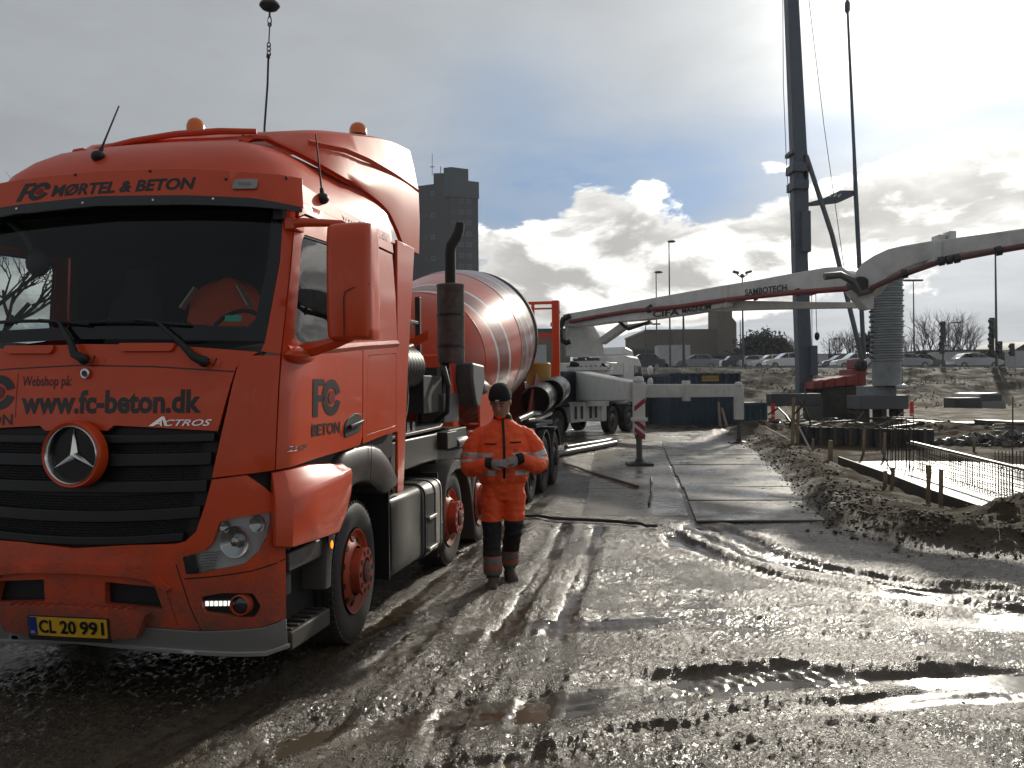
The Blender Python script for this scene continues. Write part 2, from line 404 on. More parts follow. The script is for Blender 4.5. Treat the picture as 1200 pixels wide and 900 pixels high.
RUTS = [([(-2.5, 2.2), (-1.72, 3.6), (-1.19, 4.75), (-.82, 6.2), (-.42, 8.6), (.05, 11.6), (.55, 14.5)], .15, .085),
        ([(-2.9, 2.6), (-2.0, 3.9), (-1.45, 5.3), (-1.0, 7.0), (-.66, 8.6), (-.15, 11.6)], .13, .07),
        ([(-3.2, 3.2), (-2.15, 4.3), (-1.5, 5.4), (-1.15, 6.6)], .11, .05),
        ([(-1.6, 3.2), (-.8, 4.0), (.1, 4.36), (.6, 4.62), (1.3, 4.86), (2.2, 5.08), (3.3, 5.25), (5.5, 5.2)], .14, .042),
        ([(-1.0, 4.7), (-.3, 4.98), (.4, 5.2), (1.0, 5.42), (1.9, 5.56), (2.7, 5.62), (4.2, 5.5), (6.5, 5.3)], .24, .034),
        ([(-.4, 6.4), (.4, 6.75), (1.3, 6.83), (2.6, 6.80), (3.9, 6.6), (6, 6.4)], .22, .03),
        ([(1.95, 15.0), (2.2, 13.3), (2.6, 11.4), (2.85, 9.6), (3.3, 8.4), (4.2, 7.7), (6.0, 7.2)], .17, .075),
        ([(1.45, 14.6), (1.7, 12.6), (2.0, 10.6), (2.35, 8.9), (2.9, 7.9), (3.9, 7.15), (6.0, 6.7)], .13, .05),
        ([(-.6, 2.6), (.4, 3.2), (1.4, 3.6), (2.6, 3.95), (4.5, 4.1)], .13, .03),
        ([(2.3, 10.6), (2.75, 9.1), (3.5, 8.0), (4.6, 7.5), (6.4, 7.4)], .12, .05)]
RUTS += [([(-.9, 2.4), (-.55, 3.6), (-.35, 5.0), (-.05, 6.8), (.35, 9.2), (.75, 12.0)], .10, .035), ([(-.4, 2.4), (-.1, 3.6), (.1, 5.0), (.4, 7.0), (.8, 9.4), (1.1, 11.4)], .10, .03)]
RUTS = [(smoothline(p), w, d) for p, w, d in RUTS]
BERM = smoothline([(10.2, 40.), (8.5, 31.5), (7.2, 24.), (6.15, 18.6), (5.25, 14.2), (4.85, 11.9), (4.95, 10.6), (5.6, 9.75), (7.2, 9.3), (10, 9.2)])
PUDS = [(3.6, 7.65, .50, .30, .05), (2.42, 11.3, .26, .75, .05), (1.7, 5.55, 1.2, .22, .03), (3.2, 5.5, 1.4, .24, .04), (1.95, 10.3, .2, .6, .03), (4.4, 6.95, .8, .25, .04)]
def gheight(x, y, fine=True):
    near = 1 - sst(y, 30, 42)
    h = .030 * fbm(x, y, .35, 4, 3) * near + .02 * fbm(x, y, 1.1, 3, 5) * near
    granm = np.clip(.72 + 1.0 * fbm(x * .8, y * 1.5, .8, 3, 11), 0.12, 1.)
    soft = np.zeros_like(x)
    for p, w, d in RUTS:
        P_ = np.array(p); sel = np.nonzero((x > P_[:, 0].min() - .8) & (x < P_[:, 0].max() + .8) & (y > P_[:, 1].min() - .8) & (y < P_[:, 1].max() + .8))[0]
        if not len(sel): continue
        X_s, Y_s = x[sel], y[sel]; s, t = pdist(X_s, Y_s, p); wob = .035 * fbm(t, t * 0 + w * 31, 1.7, 2, 21); a = np.abs(s + wob)
        edge = np.exp(-((a - w * 1.55) / (w * .45)) ** 2)
        mod = .7 + .5 * fbm(t, s * 0, .9, 2, 8); dh_ = -d * .62 * np.clip(mod, .2, 1.2) * (1 - sst(a, w * .55, w * 1.25)) + d * .30 * edge * (1 + .6 * fbm(X_s, Y_s, 2.2, 2, 31))
        band = 1 - sst(a, w * 1.2, w * 2.0); dh_ = dh_ + band * (.010 * fbm(s * 11 + 5, t * .9, 1., 2, 77) + .007 * np.sign(np.sin(t * 62 + np.abs(s) * 30)) * (1 - sst(a, w * .7, w * .95)) * np.clip(fbm(t, s * 0, .6, 1, 88) * 2, 0, 1))
        h[sel] += dh_; soft[sel] = np.maximum(soft[sel], (1 - sst(a, w * .5, w * 1.1)) * np.clip(.6 + fbm(t, s, .5, 2, 99), .1, 1))
    for cx, cy, rx, ry, d in PUDS:
        q = np.sqrt(((x - cx) / rx) ** 2 + ((y - cy) / ry) ** 2) + .35 * fbm(x, y, 1.4, 3, 41); k = 1 - sst(q, .6, 1.15)
        h = h - d * k; soft = np.maximum(soft, k)
    # flattened footing under lorry, trailer and plates
    sx = (x + 2.6) * .98 - (y - 5.2) * .19
    under = (1 - sst(np.abs(sx), 1.5, 2.0)) * sst(y, 4.5, 5.5); h = h * (1 - .75 * under)
    # plate field kept level
    cl = 2.62 + (y - 11.6) * .146; inpl = sst(x, cl - 2.4, cl - 2.1) * (1 - sst(x, cl + 2.5, cl + 2.8)) * sst(y, 11.3, 12.0) * (1 - sst(y, 28, 30)); h = h * (1 - inpl) - .012 * inpl
    s, t = pdist(x, y, BERM)
    rough = fbm(x, y, 1.1, 4, 51) * .07 + fbm(x, y, 5., 3, 57) * .025
    bh = (.19 + .07 * fbm(t, t * 0, .5, 2, 61)); 
    prof = np.where(s < 0, np.exp(-(s / .40) ** 2), np.exp(-(s / .85) ** 2)) if False else np.where(s > 0, np.exp(-(np.abs(s) / .95) ** 2), np.exp(-(s / .42) ** 2))
    dug = near * (prof * (bh + rough))
    # the dug area to the right of the berm
    inpit = sst(-s, .3, 1.6) * 0
    h = h + np.where(y < 40, dug, 0)
    mound = lambda cx, cy, rx, ry, hh: hh * np.exp(-(((x - cx) / rx) ** 2 + ((y - cy) / ry) ** 2)) * (1 + .5 * fbm(x, y, 1.6, 4, 71))
    h = h + mound(6.7, 10.9, .9, .75, .42) + mound(8.2, 10.6, 1.1, .9, .5) + mound(9.6, 31, 3.2, 2.0, .25) + mound(14, 30, 4, 1.5, .35) + mound(18, 27, 3, 1.3, .4) + mound(9.8, 25.8, .9, .5, .25)
    # pit under the slab
    pit = sst(x, 6.2 + (y - 12) * .135, 6.7 + (y - 12) * .135) * (1 - sst(x, 15, 17)) * sst(y, 11.6, 12.6) * (1 - sst(y, 20.5, 22.5)); h = h * (1 - pit * .9) - .30 * pit
    # embankment up to the road
    emb = sst(y, 60 - x * .05, 79); h = h + emb * (3.42 - np.clip(x, -60, 60) * .009) + (sst(y, 57, 62) * (1 - sst(y, 76, 80))) * .2 * fbm(x, y, .25, 3, 81)
    h = h + .15 * fbm(x, y, .12, 3, 91) * sst(y, 36, 44) * (1 - sst(y, 74, 79))
    if fine:
        fr = np.clip(1.25 - y / 26., .0, 1.) * (1 - soft * .45) * (1 - inpl)
        rid = lambda f, sd: 1 - np.abs(pnoise(x * f + 3, y * f, sd)) * 1.9
        gr = .55 * np.clip(rid(12.5, 101), -.2, 1) + .45 * np.clip(rid(23., 111), -.3, 1) + .5 * pnoise(x * 31, y * 31, 115)
        h = h + fr * granm * .019 * gr + fr * .006 * np.clip(fbm(x, y, 5., 2, 121), -.6, 1)
        h = h + fr * .007 * pnoise(x * 38, y * 38, 131)
    global DRYF
    DRYF = np.clip(np.where(y < 60, np.where(s > 0.05, 0, 1) * 0 + sst(s, -.3, .5) * (y > 9) * (y < 60) , 0) + np.exp(-(s / .8) ** 2) * .7, 0, 1)
    return h, soft, granm
ys = [-60, -30, -12, -5, -2, -.5, .3, .8]
while ys[-1] < 34: ys.append(ys[-1] + max(.013, .0046 * ys[-1]))
while ys[-1] < 90: ys.append(ys[-1] * 1.0085)
while ys[-1] < 5000: ys.append(ys[-1] * 1.12)
ys = np.array(ys); nx = 760; sx_ = np.linspace(-1, 1, nx); sx_ = np.sign(sx_) * (np.abs(sx_) * .62 + .38 * np.abs(sx_) ** 4)
yy = np.repeat(ys, nx); hw = np.where(ys < .8, 8 + (.8 - ys) * 1.5, ys * 1.12 + 4.2); xx = (sx_[None, :] * hw[:, None]).ravel() + np.where(yy > .8, .04 * yy, 0)
hz, soft_, gran_ = gheight(xx, yy); dry_ = DRYF.copy()
hz = np.where(yy < .8, hz * .5, hz)
co = np.stack([xx, yy, hz], 1).astype(np.float32)
ny = len(ys); idx = np.arange(nx * ny).reshape(ny, nx); quads = np.stack([idx[:-1, :-1], idx[:-1, 1:], idx[1:, 1:], idx[1:, :-1]], -1).reshape(-1, 4)
me = D.meshes.new('ground'); me.vertices.add(len(co)); me.vertices.foreach_set('co', co.ravel()); me.loops.add(quads.size); me.loops.foreach_set('vertex_index', quads.ravel().astype(np.int32))
me.polygons.add(len(quads)); me.polygons.foreach_set('loop_start', np.arange(0, quads.size, 4, dtype=np.int32)); me.polygons.foreach_set('use_smooth', np.ones(len(quads), dtype=bool)); me.update(calc_edges=True)
at_ = me.attributes.new('softmud', 'FLOAT', 'POINT'); at_.data.foreach_set('value', soft_.astype(np.float32))
at_ = me.attributes.new('drymud', 'FLOAT', 'POINT'); at_.data.foreach_set('value', dry_.astype(np.float32))
m = D.materials.new('wet_mud'); m.use_nodes = True; t = m.node_tree; G = NG(t); bs = t.nodes['Principled BSDF']
pos = G.n('ShaderNodeNewGeometry').outputs['Position']; sp_ = G.n('ShaderNodeSeparateXYZ', i_0=pos)
n1 = G.noise(pos, .9, 6, .6); n2 = G.noise(pos, 14., 5, .6); n3 = G.noise(pos, 95., 4, .65)
sm = G.n('ShaderNodeAttribute', attribute_name='softmud').outputs['Fac']
col = G.ramp(G.m('ADD', G.m('MULTIPLY', n1, .6), G.m('MULTIPLY', n2, .4)), [(.3, (.038, .026, .015)), (.52, (.074, .053, .032)), (.72, (.120, .087, .053))])
stones = G.n('ShaderNodeTexVoronoi', feature='F1', i_Scale=55.); t.links.new(pos, stones.inputs['Vector'])
stc = G.n('ShaderNodeSeparateColor', i_0=stones.outputs['Color']).outputs[0]
stm = G.m('MULTIPLY', G.smooth(stones.outputs['Distance'], .42, .22), G.smooth(stc, .45, .75))
col = G.mix(G.m('MULTIPLY', stm, G.m('SUBTRACT', .55, G.m('MULTIPLY', sm, .5))), col, G.ramp(stc, [(.5, (.04, .036, .03)), (1., (.15, .135, .11))]))
sandm = G.m('MULTIPLY', G.smooth(sp_.outputs[1], 32, 39), G.smooth(sp_.outputs[0], 10, 17)); col = G.mix(G.m('MULTIPLY', sandm, .85), col, G.ramp(n1, [(.3, (.15, .125, .09)), (.7, (.25, .21, .155))]))
gz = G.smooth(sp_.outputs[2], .35, 1.2); gcol_ = G.ramp(G.noise(pos, 1.3, 8, .7), [(.32, (.020, .017, .012)), (.5, (.045, .038, .027)), (.68, (.085, .072, .052))])
gz = G.m('MULTIPLY', gz, G.smooth(sp_.outputs[1], 45, 55)); col = G.mix(gz, col, gcol_)
t.links.new(col, bs.inputs['Base Color'])
dm_ = G.n('ShaderNodeAttribute', attribute_name='drymud').outputs['Fac']
dryk = G.m('MAXIMUM', G.m('MAXIMUM', sandm, gz), G.m('MULTIPLY', dm_, G.smooth(n1, .80, .66)))
rgh = G.m('ADD', G.m('MULTIPLY', G.smooth(n1, .38, .62), .24), G.m('SUBTRACT', .17, G.m('MULTIPLY', sm, .06)))
rgh = G.m('ADD', rgh, G.m('MULTIPLY', dryk, .55)); rgh = G.m('ADD', rgh, G.m('MULTIPLY', G.m('SUBTRACT', n2, .5), .25), clamp=True)
t.links.new(rgh, bs.inputs['Roughness']); bs.inputs['Specular IOR Level'].default_value = .5
t.links.new(G.m('SUBTRACT', .42, G.m('MULTIPLY', dryk, .36)), bs.inputs['Specular IOR Level'])
hh = G.m('ADD', G.m('MULTIPLY', n3, .5), G.m('ADD', G.m('MULTIPLY', n2, .6), G.m('MULTIPLY', stm, .35)))
hh2 = G.m('MULTIPLY', hh, G.m('SUBTRACT', 1.05, sm))
bn = G.n('ShaderNodeBump', i_Strength=1., i_Distance=.03); t.links.new(hh2, bn.inputs['Height']); t.links.new(bn.outputs[0], bs.inputs['Normal'])
me.materials.append(m); GROUND = link(D.objects.new('ground', me)); tag(GROUND, kind='structure')
MUD = m
# water standing in the ruts and hollows
wm = D.materials.new('muddy_water'); wm.use_nodes = True; t = wm.node_tree; G = NG(t); bs = t.nodes['Principled BSDF']; pos = G.n('ShaderNodeNewGeometry').outputs['Position']
bs.inputs['Base Color'].default_value = (.11, .085, .056, 1); bs.inputs['Roughness'].default_value = .12; bs.inputs['IOR'].default_value = 1.33
bn = G.n('ShaderNodeBump', i_Strength=.25, i_Distance=.006); t.links.new(G.noise(pos, 9., 3, .5), bn.inputs['Height']); t.links.new(bn.outputs[0], bs.inputs['Normal'])
q = MB(); q.V = [(-4, 2.6, -.046), (9, 2.6, -.046), (9, 11.2, -.046), (-1.0, 11.2, -.046)]; q.F = [(0, 1, 2, 3)]; tag(q.build('puddle_water', wm, smooth=0, fix=False), kind='structure')
q = MB(); q.V = [(1.0, 11.2, -.050), (3.0, 11.2, -.050), (3.0, 15, -.050), (1.0, 15, -.050)]; q.F = [(0, 1, 2, 3)]; tag(q.build('rut_water', wm, smooth=0, fix=False), kind='structure')
# loose stones and clods lying on the mud
def clods(n, name, rmin, rmax, region, m):
    ico = [(0, 0, 1), (.89, 0, .45), (.28, .85, .45), (-.72, .53, .45), (-.72, -.53, .45), (.28, -.85, .45), (.72, .53, -.45), (-.28, .85, -.45), (-.89, 0, -.45), (-.28, -.85, -.45), (.72, -.53, -.45), (0, 0, -1)]
    fc = [(0, 1, 2), (0, 2, 3), (0, 3, 4), (0, 4, 5), (0, 5, 1), (1, 6, 2), (2, 7, 3), (3, 8, 4), (4, 9, 5), (5, 10, 1), (6, 7, 2), (7, 8, 3), (8, 9, 4), (9, 10, 5), (10, 6, 1), (11, 7, 6), (11, 8, 7), (11, 9, 8), (11, 10, 9), (11, 6, 10)]
    ico = np.array(ico); fc = np.array(fc)
    x, y = region(n); n = len(x); h, s_, g_ = gheight(x, y, False); keep = (RNG.random(n) < np.clip(g_ * 1.2, .15, 1)) & (s_ < .6); x, y, h = x[keep], y[keep], h[keep]; n = len(x)
    r = (rmin + (rmax - rmin) * RNG.random(n) ** 3); sc = RNG.uniform(.6, 1.25, (n, 1, 3)); V = ico[None] * sc * r[:, None, None] * RNG.uniform(.7, 1.25, (n, 12, 1))
    a = RNG.uniform(0, 6.28, n); c, s = np.cos(a)[:, None], np.sin(a)[:, None]; X = V[:, :, 0] * c - V[:, :, 1] * s + x[:, None]; Y = V[:, :, 0] * s + V[:, :, 1] * c + y[:, None]; Z = V[:, :, 2] * .7 + h[:, None] + r[:, None] * .45 + .006
    co = np.stack([X, Y, Z], -1).reshape(-1, 3); F = (fc[None] + 12 * np.arange(n)[:, None, None]).reshape(-1, 3)
    me = D.meshes.new(name); me.vertices.add(len(co)); me.vertices.foreach_set('co', co.astype(np.float32).ravel()); me.loops.add(F.size); me.loops.foreach_set('vertex_index', F.ravel().astype(np.int32)); me.polygons.add(len(F)); me.polygons.foreach_set('loop_start', np.arange(0, F.size, 3, dtype=np.int32)); me.update(calc_edges=True)
    me.materials.append(m); o = link(D.objects.new(name, me)); tag(o, 'wet gravel and small mud clods strewn over the muddy site track', 'gravel', kind='stuff'); return o
def reg(n):
    y = 2.3 * (6.5 ** RNG.random(n)); x = (RNG.random(n) * 2 - .95) * (y * .75 + .5); return x, y
STONE = mat('wet_stone', (.085, .076, .064), .32, var=.6, vscale=14)
clods(20000, 'gravel', .003, .010, reg, MUD)
def reg2(n):
    k = RNG.integers(0, len(BERM) - 1, n); p = np.array(BERM); t = RNG.random(n); x = p[k, 0] + (p[k + 1, 0] - p[k, 0]) * t + RNG.normal(0, .45, n); y = p[k, 1] + (p[k + 1, 1] - p[k, 1]) * t + RNG.normal(0, .4, n); return x, y
tag(clods(6000, 'earth_clods', .008, .038, reg2, mat('damp_earth', (.085, .072, .054), .7, var=.3)), 'dark earth clods along the excavated berm beside the steel plates', 'earth', kind='stuff')

# ================================================================ the lorry tractor
PAINT_ROOT = empty('lorry_tractor', (-2.6167, 5.2185, 0), -0.19291,
    'orange red lorry tractor unit facing the viewer with black grille and high roof', 'lorry')
TR = PAINT_ROOT
# plan curve of the cab, half: (v, u) = (sideways, backwards)
PL = np.array([(0, 0), (.25, .003), (.5, .013), (.7, .028), (.87, .05), (1.0, .078), (1.1, .115), (1.17, .155), (1.215, .2), (1.24, .255), (1.25, .33), (1.25, .45), (1.25, 3.4)])
def _cr(P, n=8):
    out = []
    for i in range(len(P) - 1):
        p0 = P[max(i - 1, 0)]; p1 = P[i]; p2 = P[i + 1]; p3 = P[min(i + 2, len(P) - 1)]
        if i == 0: p0 = np.array([-P[1][0], P[1][1]])
        if i >= len(P) - 3: p0 = p1 - (p2 - p1); p3 = p2 + (p2 - p1)
        for k in range(n):
            t = k / n; out.append(.5 * ((2 * p1) + (-p0 + p2) * t + (2 * p0 - 5 * p1 + 4 * p2 - p3) * t * t + (-p0 + 3 * p1 - 3 * p2 + p3) * t ** 3))
    out.append(P[-1]); return np.array(out)
PC = _cr(PL); SL = np.concatenate([[0], np.cumsum(np.hypot(*np.diff(PC, axis=0).T))])
ZU = np.array([(.25, -.01), (.5, -.05), (.8, -.06), (1.1, -.055), (1.5, -.04), (1.9, -.01), (2.15, .03), (2.55, .13), (3.0, .27), (3.15, .3), (3.3, .33)])
ZA = np.array([(.2, 1), (2.2, 1), (2.6, .99), (2.95, .972), (3.15, .955), (3.4, .94)])
def Sv(s, z):
    a = abs(s); v = np.interp(a, SL, PC[:, 0]) * math.copysign(1, s) * np.interp(z, ZA[:, 0], ZA[:, 1]); u = np.interp(a, SL, PC[:, 1])
    k = min(max(1 - u / 1.2, 0), 1)
    return float(v), float(u + np.interp(z, ZU[:, 0], ZU[:, 1]) * k)
def cabmap(s, z, off=0.):
    v, u = Sv(s, z)
    if off:
        v1, u1 = Sv(s + .01, z); v0, u0 = Sv(s - .01, z); tx, ty = v1 - v0, u1 - u0; L = math.hypot(tx, ty) or 1
        v += ty / L * off; u += -tx / L * off
    return (v, u, z)
def omap(extra): return lambda s, z, off=0.: cabmap(s, z, off + extra)
def mirror(poly): return [(-a, b) for a, b in poly[::-1]]
def sym(half):
    """closed outline from its right half, listed from centre-top round to centre-bottom"""
    return half + [(-a, b) for a, b in half[::-1] if abs(a) > 1e-3]
def panel(name, outer, holes=(), off=0., thick=.02, m=RED, parent=TR, step=.09, bevel=.004, smooth=30, label=None):
    mb = patch_mesh(outer, list(holes), omap(off), thick, step)
    o = mb.build(name, m, parent, bevel=bevel, smooth=smooth, seg=2)
    if label: o['label'] = label
    return o

# dark structure behind the skin
b = MB()
prof = [(s, z) for z in (.55, 1.2, 2.05) for s in (0,)]
ss = np.linspace(-3.35, 3.35, 61)
rings = []
for z in (.62, .9, 1.3, 1.7, 2.06):
    ring = [cabmap(s, z, -.055)[:3] for s in ss]
    rings.append([p if not (z < 1.0 and p[1] > .45) else (p[0] * .72, p[1], p[2]) for p in ring])
b.loft(rings)
b.build('cab_structure', mat('cab_inner_black', (.008, .008, .009), .6), TR)
INT = mat('cab_interior_grey', (.035, .036, .038), .7)
b = MB(); b.box(-1.1, 1.1, 2.28, 2.31, 2.0, 3.1); b.box(-1.1, 1.1, 1.75, 2.28, 2.02, 2.25)
b.box(-1.12, 1.12, .5, 2.3, 3.04, 3.07)
b.build('cab_rear_wall', INT, TR)
b = MB(); b.loft([[(x, y, z) for x, y, z in ((-1.12, .14, 2.06), (1.12, .14, 2.06), (1.12, .16, 2.13), (-1.12, .16, 2.13))],
                  [(x, y, z) for x, y, z in ((-1.12, .7, 2.06), (1.12, .7, 2.06), (1.12, .62, 2.2), (-1.12, .62, 2.2))]])
b.box(-.15, .55, .45, .7, 2.18, 2.3)
b.build('dashboard', INT, TR, bevel=.01)
b = MB(); b.lathe([(0, .01), (.005, .01)], n=4)
b = MB(); pts = [(.62 + .21 * math.cos(t), .78 + .08 * math.sin(t), 2.23 + .19 * math.sin(t)) for t in np.linspace(0, 2 * math.pi, 25)]
b.tube(pts, .016, 6, False); b.beam((.42, .78, 2.23), (.82, .78, 2.23), .05, .03)
b.build('steering_wheel', RUBBER, TR)
for sx in (.62, -.62):
    s_ = MB(); s_.loft([rounded([(sx - .26, y - .07), (sx + .26, y - .07), (sx + .26, y + .07), (sx - .26, y + .07)], .05) for y in (0,)] * 0 or
        [[(a, 1.42 + c + (z - 2.06) * .22, z) for a, c in rounded([(sx - w, -.07), (sx + w, -.07), (sx + w, .07), (sx - w, .07)], .05)] for z, w in ((2.06, .25), (2.4, .26), (2.6, .22), (2.66, .15), (2.84, .14))])
    s_.build('seat', mat('seat_fabric', (.03, .03, .033), .9), TR, bevel=.01)
# jacket thrown over the seat
jk = MB(); rg = []
for z, w, d in ((2.26, .29, .12), (2.4, .31, .13), (2.52, .29, .13), (2.62, .22, .12), (2.68, .12, .09)):
    rg.append([(.28 + w * math.cos(t) * (1 + .06 * math.sin(5 * t)), 1.18 + (z - 2.2) * .2 + d * math.sin(t), z + .02 * math.sin(3 * t + z * 9)) for t in np.linspace(0, 2 * math.pi, 22, endpoint=False)])
jk.loft(rg)
HIVIS = mat('hi_vis_orange', (1.0, .125, .028), .7, var=.06, bump=.2, bscale=40)
REFL = mat('reflective_tape', (.55, .55, .53), .35, metal=.3)
jo = empty('hi_vis_jacket', TR.matrix_basis @ Vector((0, 0, 0)), TR.rotation_euler.z, 'orange hi-vis jacket hung over the seat behind the windscreen', 'jacket')
jk.build('cloth', HIVIS, jo, smooth=60)
for sx, ph in ((-1, 0), (1, .4)):
    t_ = MB(); t_.beam((.28 + sx * .17, 1.12, 2.62), (.28 + sx * .27, 1.09, 2.47), .012, .07, (0, 1, 0)); t_.build('reflective_strip', REFL, jo)

# windscreen
wsc = sym([(0, 3.06), (.6, 3.06), (1.205, 3.04), (1.212, 2.95), (1.205, 2.65), (1.150, 2.165), (.9, 2.17), (.5, 2.185), (0, 2.195)])
panel('windscreen', wsc, off=-.012, thick=0, m=GLASS, bevel=0)
inner = sym([(0, 3.0), (1.10, 2.985), (1.135, 2.93), (1.13, 2.65), (1.085, 2.30), (1.04, 2.255), (0, 2.275)])
panel('windscreen_border', wsc, [inner], off=-.006, thick=.003, m=mat('black_ceramic', (.006, .006, .007), .15), bevel=0)
# A pillars
pil = [(1.212, 3.06), (1.207, 2.65), (1.150, 2.155), (1.13, 2.105), (1.248, 2.088), (1.268, 2.45), (1.294, 2.90), (1.33, 3.06)]
panel('pillar', pil, thick=.05); panel('pillar', mirror(pil), thick=.05)
# lid between windscreen and grille
lid = sym([(0, 2.165), (.586, 2.147), (1.12, 2.10), (1.055, 2.068), (.993, 2.008), (.90, 1.636), (.5, 1.66), (.25, 1.672), (.21, 1.64), (0, 1.66)])
LIDO = panel('front_lid', lid, off=0., thick=.03)
seam = MB()
def stripmap(pts, w, off):
    out = []
    for i, (a, c) in enumerate(pts):
        p = pts[max(i - 1, 0)]; q = pts[min(i + 1, len(pts) - 1)]; dx, dy = q[0] - p[0], q[1] - p[1]; L = math.hypot(dx, dy); out.append(((a - dy / L * w / 2, c + dx / L * w / 2), (a + dy / L * w / 2, c - dx / L * w / 2)))
    return out
def strip(name, pts, w, off, m, parent, dens=.06):
    P = []
    for i in range(len(pts) - 1):
        a, b_ = pts[i], pts[i + 1]; n = max(1, int(math.hypot(b_[0] - a[0], b_[1] - a[1]) / dens))
        P += [(a[0] + (b_[0] - a[0]) * k / n, a[1] + (b_[1] - a[1]) * k / n) for k in range(n)]
    P.append(pts[-1]); S_ = stripmap(P, w, off); mb = MB()
    mb.V = [cabmap(*p, off) for pr in S_ for p in pr]; mb.F = [(2 * i, 2 * i + 1, 2 * i + 3, 2 * i + 2) for i in range(len(P) - 1)]
    return mb.build(name, m, parent, smooth=60, fix=False)
strip('gap_crease_line', [(-.985, 1.985), (-.5, 2.02), (0, 2.035), (.5, 2.02), (.985, 1.985)], .008, .0015, INK, LIDO)
for sx in (-.36, .44):
    gb = patch_mesh(rounded([(sx - .185, 2.165), (sx + .185, 2.160), (sx + .165, 2.110), (sx - .165, 2.115)], .02), [], omap(.022), .03, .09)
    gb.build('grab_recess', RED, LIDO, bevel=.006)
# round lock emblem
lb = MB(); c_ = cabmap(.057, 1.985, .012); lb.lathe([(0, .030), (.012, .030), (.014, .022)], (c_[0], c_[1], c_[2]), (0, -1, 0), 20); lb.build('badge', CHROME, LIDO)
lb = MB(); lb.lathe([(0, .018), (.003, .018)], (c_[0], c_[1] - .0145, c_[2]), (0, -1, 0), 16); lb.build('badge_centre', mat('badge_dark', (.05, .06, .08), .3, metal=.6), LIDO)
# deflector panels at the front corners
dfl = [(1.0, 2.005), (1.03, 2.06), (1.08, 2.080), (1.247, 2.080), (1.230, 1.398), (1.12, 1.386), (.872, 1.362), (.94, 1.70)]
panel('corner_deflector', dfl, off=.006, thick=.05); panel('corner_deflector', mirror(dfl), off=.006, thick=.05)
# lettering on the lid
OFFL = .0025
def ring_logo(cx, cz, w, h, mp, parent, shear=0., tiny=False):
    """F joined to a ring shaped C with a dark red middle"""
    rx, rz = w * .34, h * .5; ccx = cx + w * .5 - rx
    f = MB(); x0 = cx - w / 2; z0, z1 = cz - h / 2, cz + h / 2
    sh = lambda x, z: x + shear * (z - cz)
    def quad(a, b_, c2, d2, o):
        k = len(o.V); o.V += [mp(sh(a, c2), c2, OFFL), mp(sh(b_, c2), c2, OFFL), mp(sh(b_, d2), d2, OFFL), mp(sh(a, d2), d2, OFFL)]; o.F.append((k, k + 1, k + 2, k + 3))
    st = w * .17; quad(x0, x0 + st, z0, z1 - h * .0, f); quad(x0 + st, x0 + w * .40, z1 - h * .17, z1, f); quad(x0 + st, x0 + w * .40, cz - h * .10, cz + h * .07, f)
    n = 36; a0 = R(14); k = len(f.V)
    for i in range(n + 1):
        t = a0 + (2 * math.pi - 2 * a0) * i / n
        for q in (1., .52):
            x = ccx + rx * q * math.cos(t); z = cz + rz * (q * .5 / .5) * math.sin(t); f.V.append(mp(sh(x, z), z, OFFL))
    f.F += [(k + 2 * i, k + 2 * i + 1, k + 2 * i + 3, k + 2 * i + 2) for i in range(n)]
    f.build('logo_letters', INK, parent, smooth=0, fix=False)
    d_ = MB(); d_.V = [mp(sh(ccx + rx * .36 * math.cos(t), cz + rz * .36 * math.sin(t)), cz + rz * .36 * math.sin(t), OFFL + .001) for t in np.linspace(0, 2 * math.pi, 24, endpoint=False)]; d_.F = [tuple(range(24))]
    d_.build('logo_dot', INKRED, parent, smooth=0, fix=False)
text_mesh('www.fc-beton.dk', -.388, .800, 1.742, 1.885, cabmap, 'web_lettering', INK, LIDO, bold=.035, step=.1)
text_mesh('Webshop på:', -.390, -.045, 1.893, 1.975, cabmap, 'web_caption', INK, LIDO, bold=.004)
strip('label_edge', [(-.428, 1.99), (-.428, 1.72)], .004, .0016, INK, LIDO)
ring_logo(-.62, 1.875, .36, .215, cabmap, LIDO)
text_mesh('BETON', -.80, -.447, 1.675, 1.742, cabmap, 'logo_name', INK, LIDO, bold=.02)
text_mesh('ACTROS', .50, .868, 1.668, 1.706, cabmap, 'model_letters', CHROME, LIDO, bold=.015, shear=.4, off=.006)
mk = MB(); mk.V = [cabmap(*p, .006) for p in ((.480, 1.668), (.56, 1.724), (.578, 1.724), (.60, 1.668), (.583, 1.668), (.566, 1.704), (.51, 1.668))]; mk.F = [(0, 1, 5, 6), (1, 2, 3, 4), (1, 4, 5)]; mk.build('model_stroke', CHROME, LIDO, fix=False)

# grille
gout = sym([(0, 1.655), (.25, 1.655), (.5, 1.65), (.895, 1.628), (.86, 1.36), (.826, 1.214), (.775, 1.06), (.71, 1.0), (.655, .985), (.358, .972), (0, .945)])
GR = panel('grille', gout, off=-.05, thick=.02, m=GRILLE, bevel=0)
def barz(zc, hh, off, name='grille_bar'):
    """one curved horizontal vane, clipped by the grille outline"""
    w = float(np.interp(zc, [.95, .985, 1.06, 1.214, 1.36, 1.628], [.35, .64, .765, .818, .85, .885]))
    dz = -.035
    o = [(x, zc + hh / 2 + dz * (1 - (x / w) ** 2) * (1 if zc < 1.3 else .3)) for x in np.linspace(-w, w, 25)] + [(x, zc - hh / 2 + dz * (1 - (x / w) ** 2) * (1 if zc < 1.3 else .3)) for x in np.linspace(w, -w, 25)]
    return patch_mesh(o, [], omap(off), .04, .12).build(name, BLACKP, GR, bevel=.006)
for zc, hh in ((1.60, .05), (1.475, .075), (1.315, .07), (1.165, .07), (1.02, .05)): barz(zc, hh, .0)
MESHM = mat('grille_mesh', (.022, .022, .023), .4)
zz = 0
msh = MB(); rows = 0
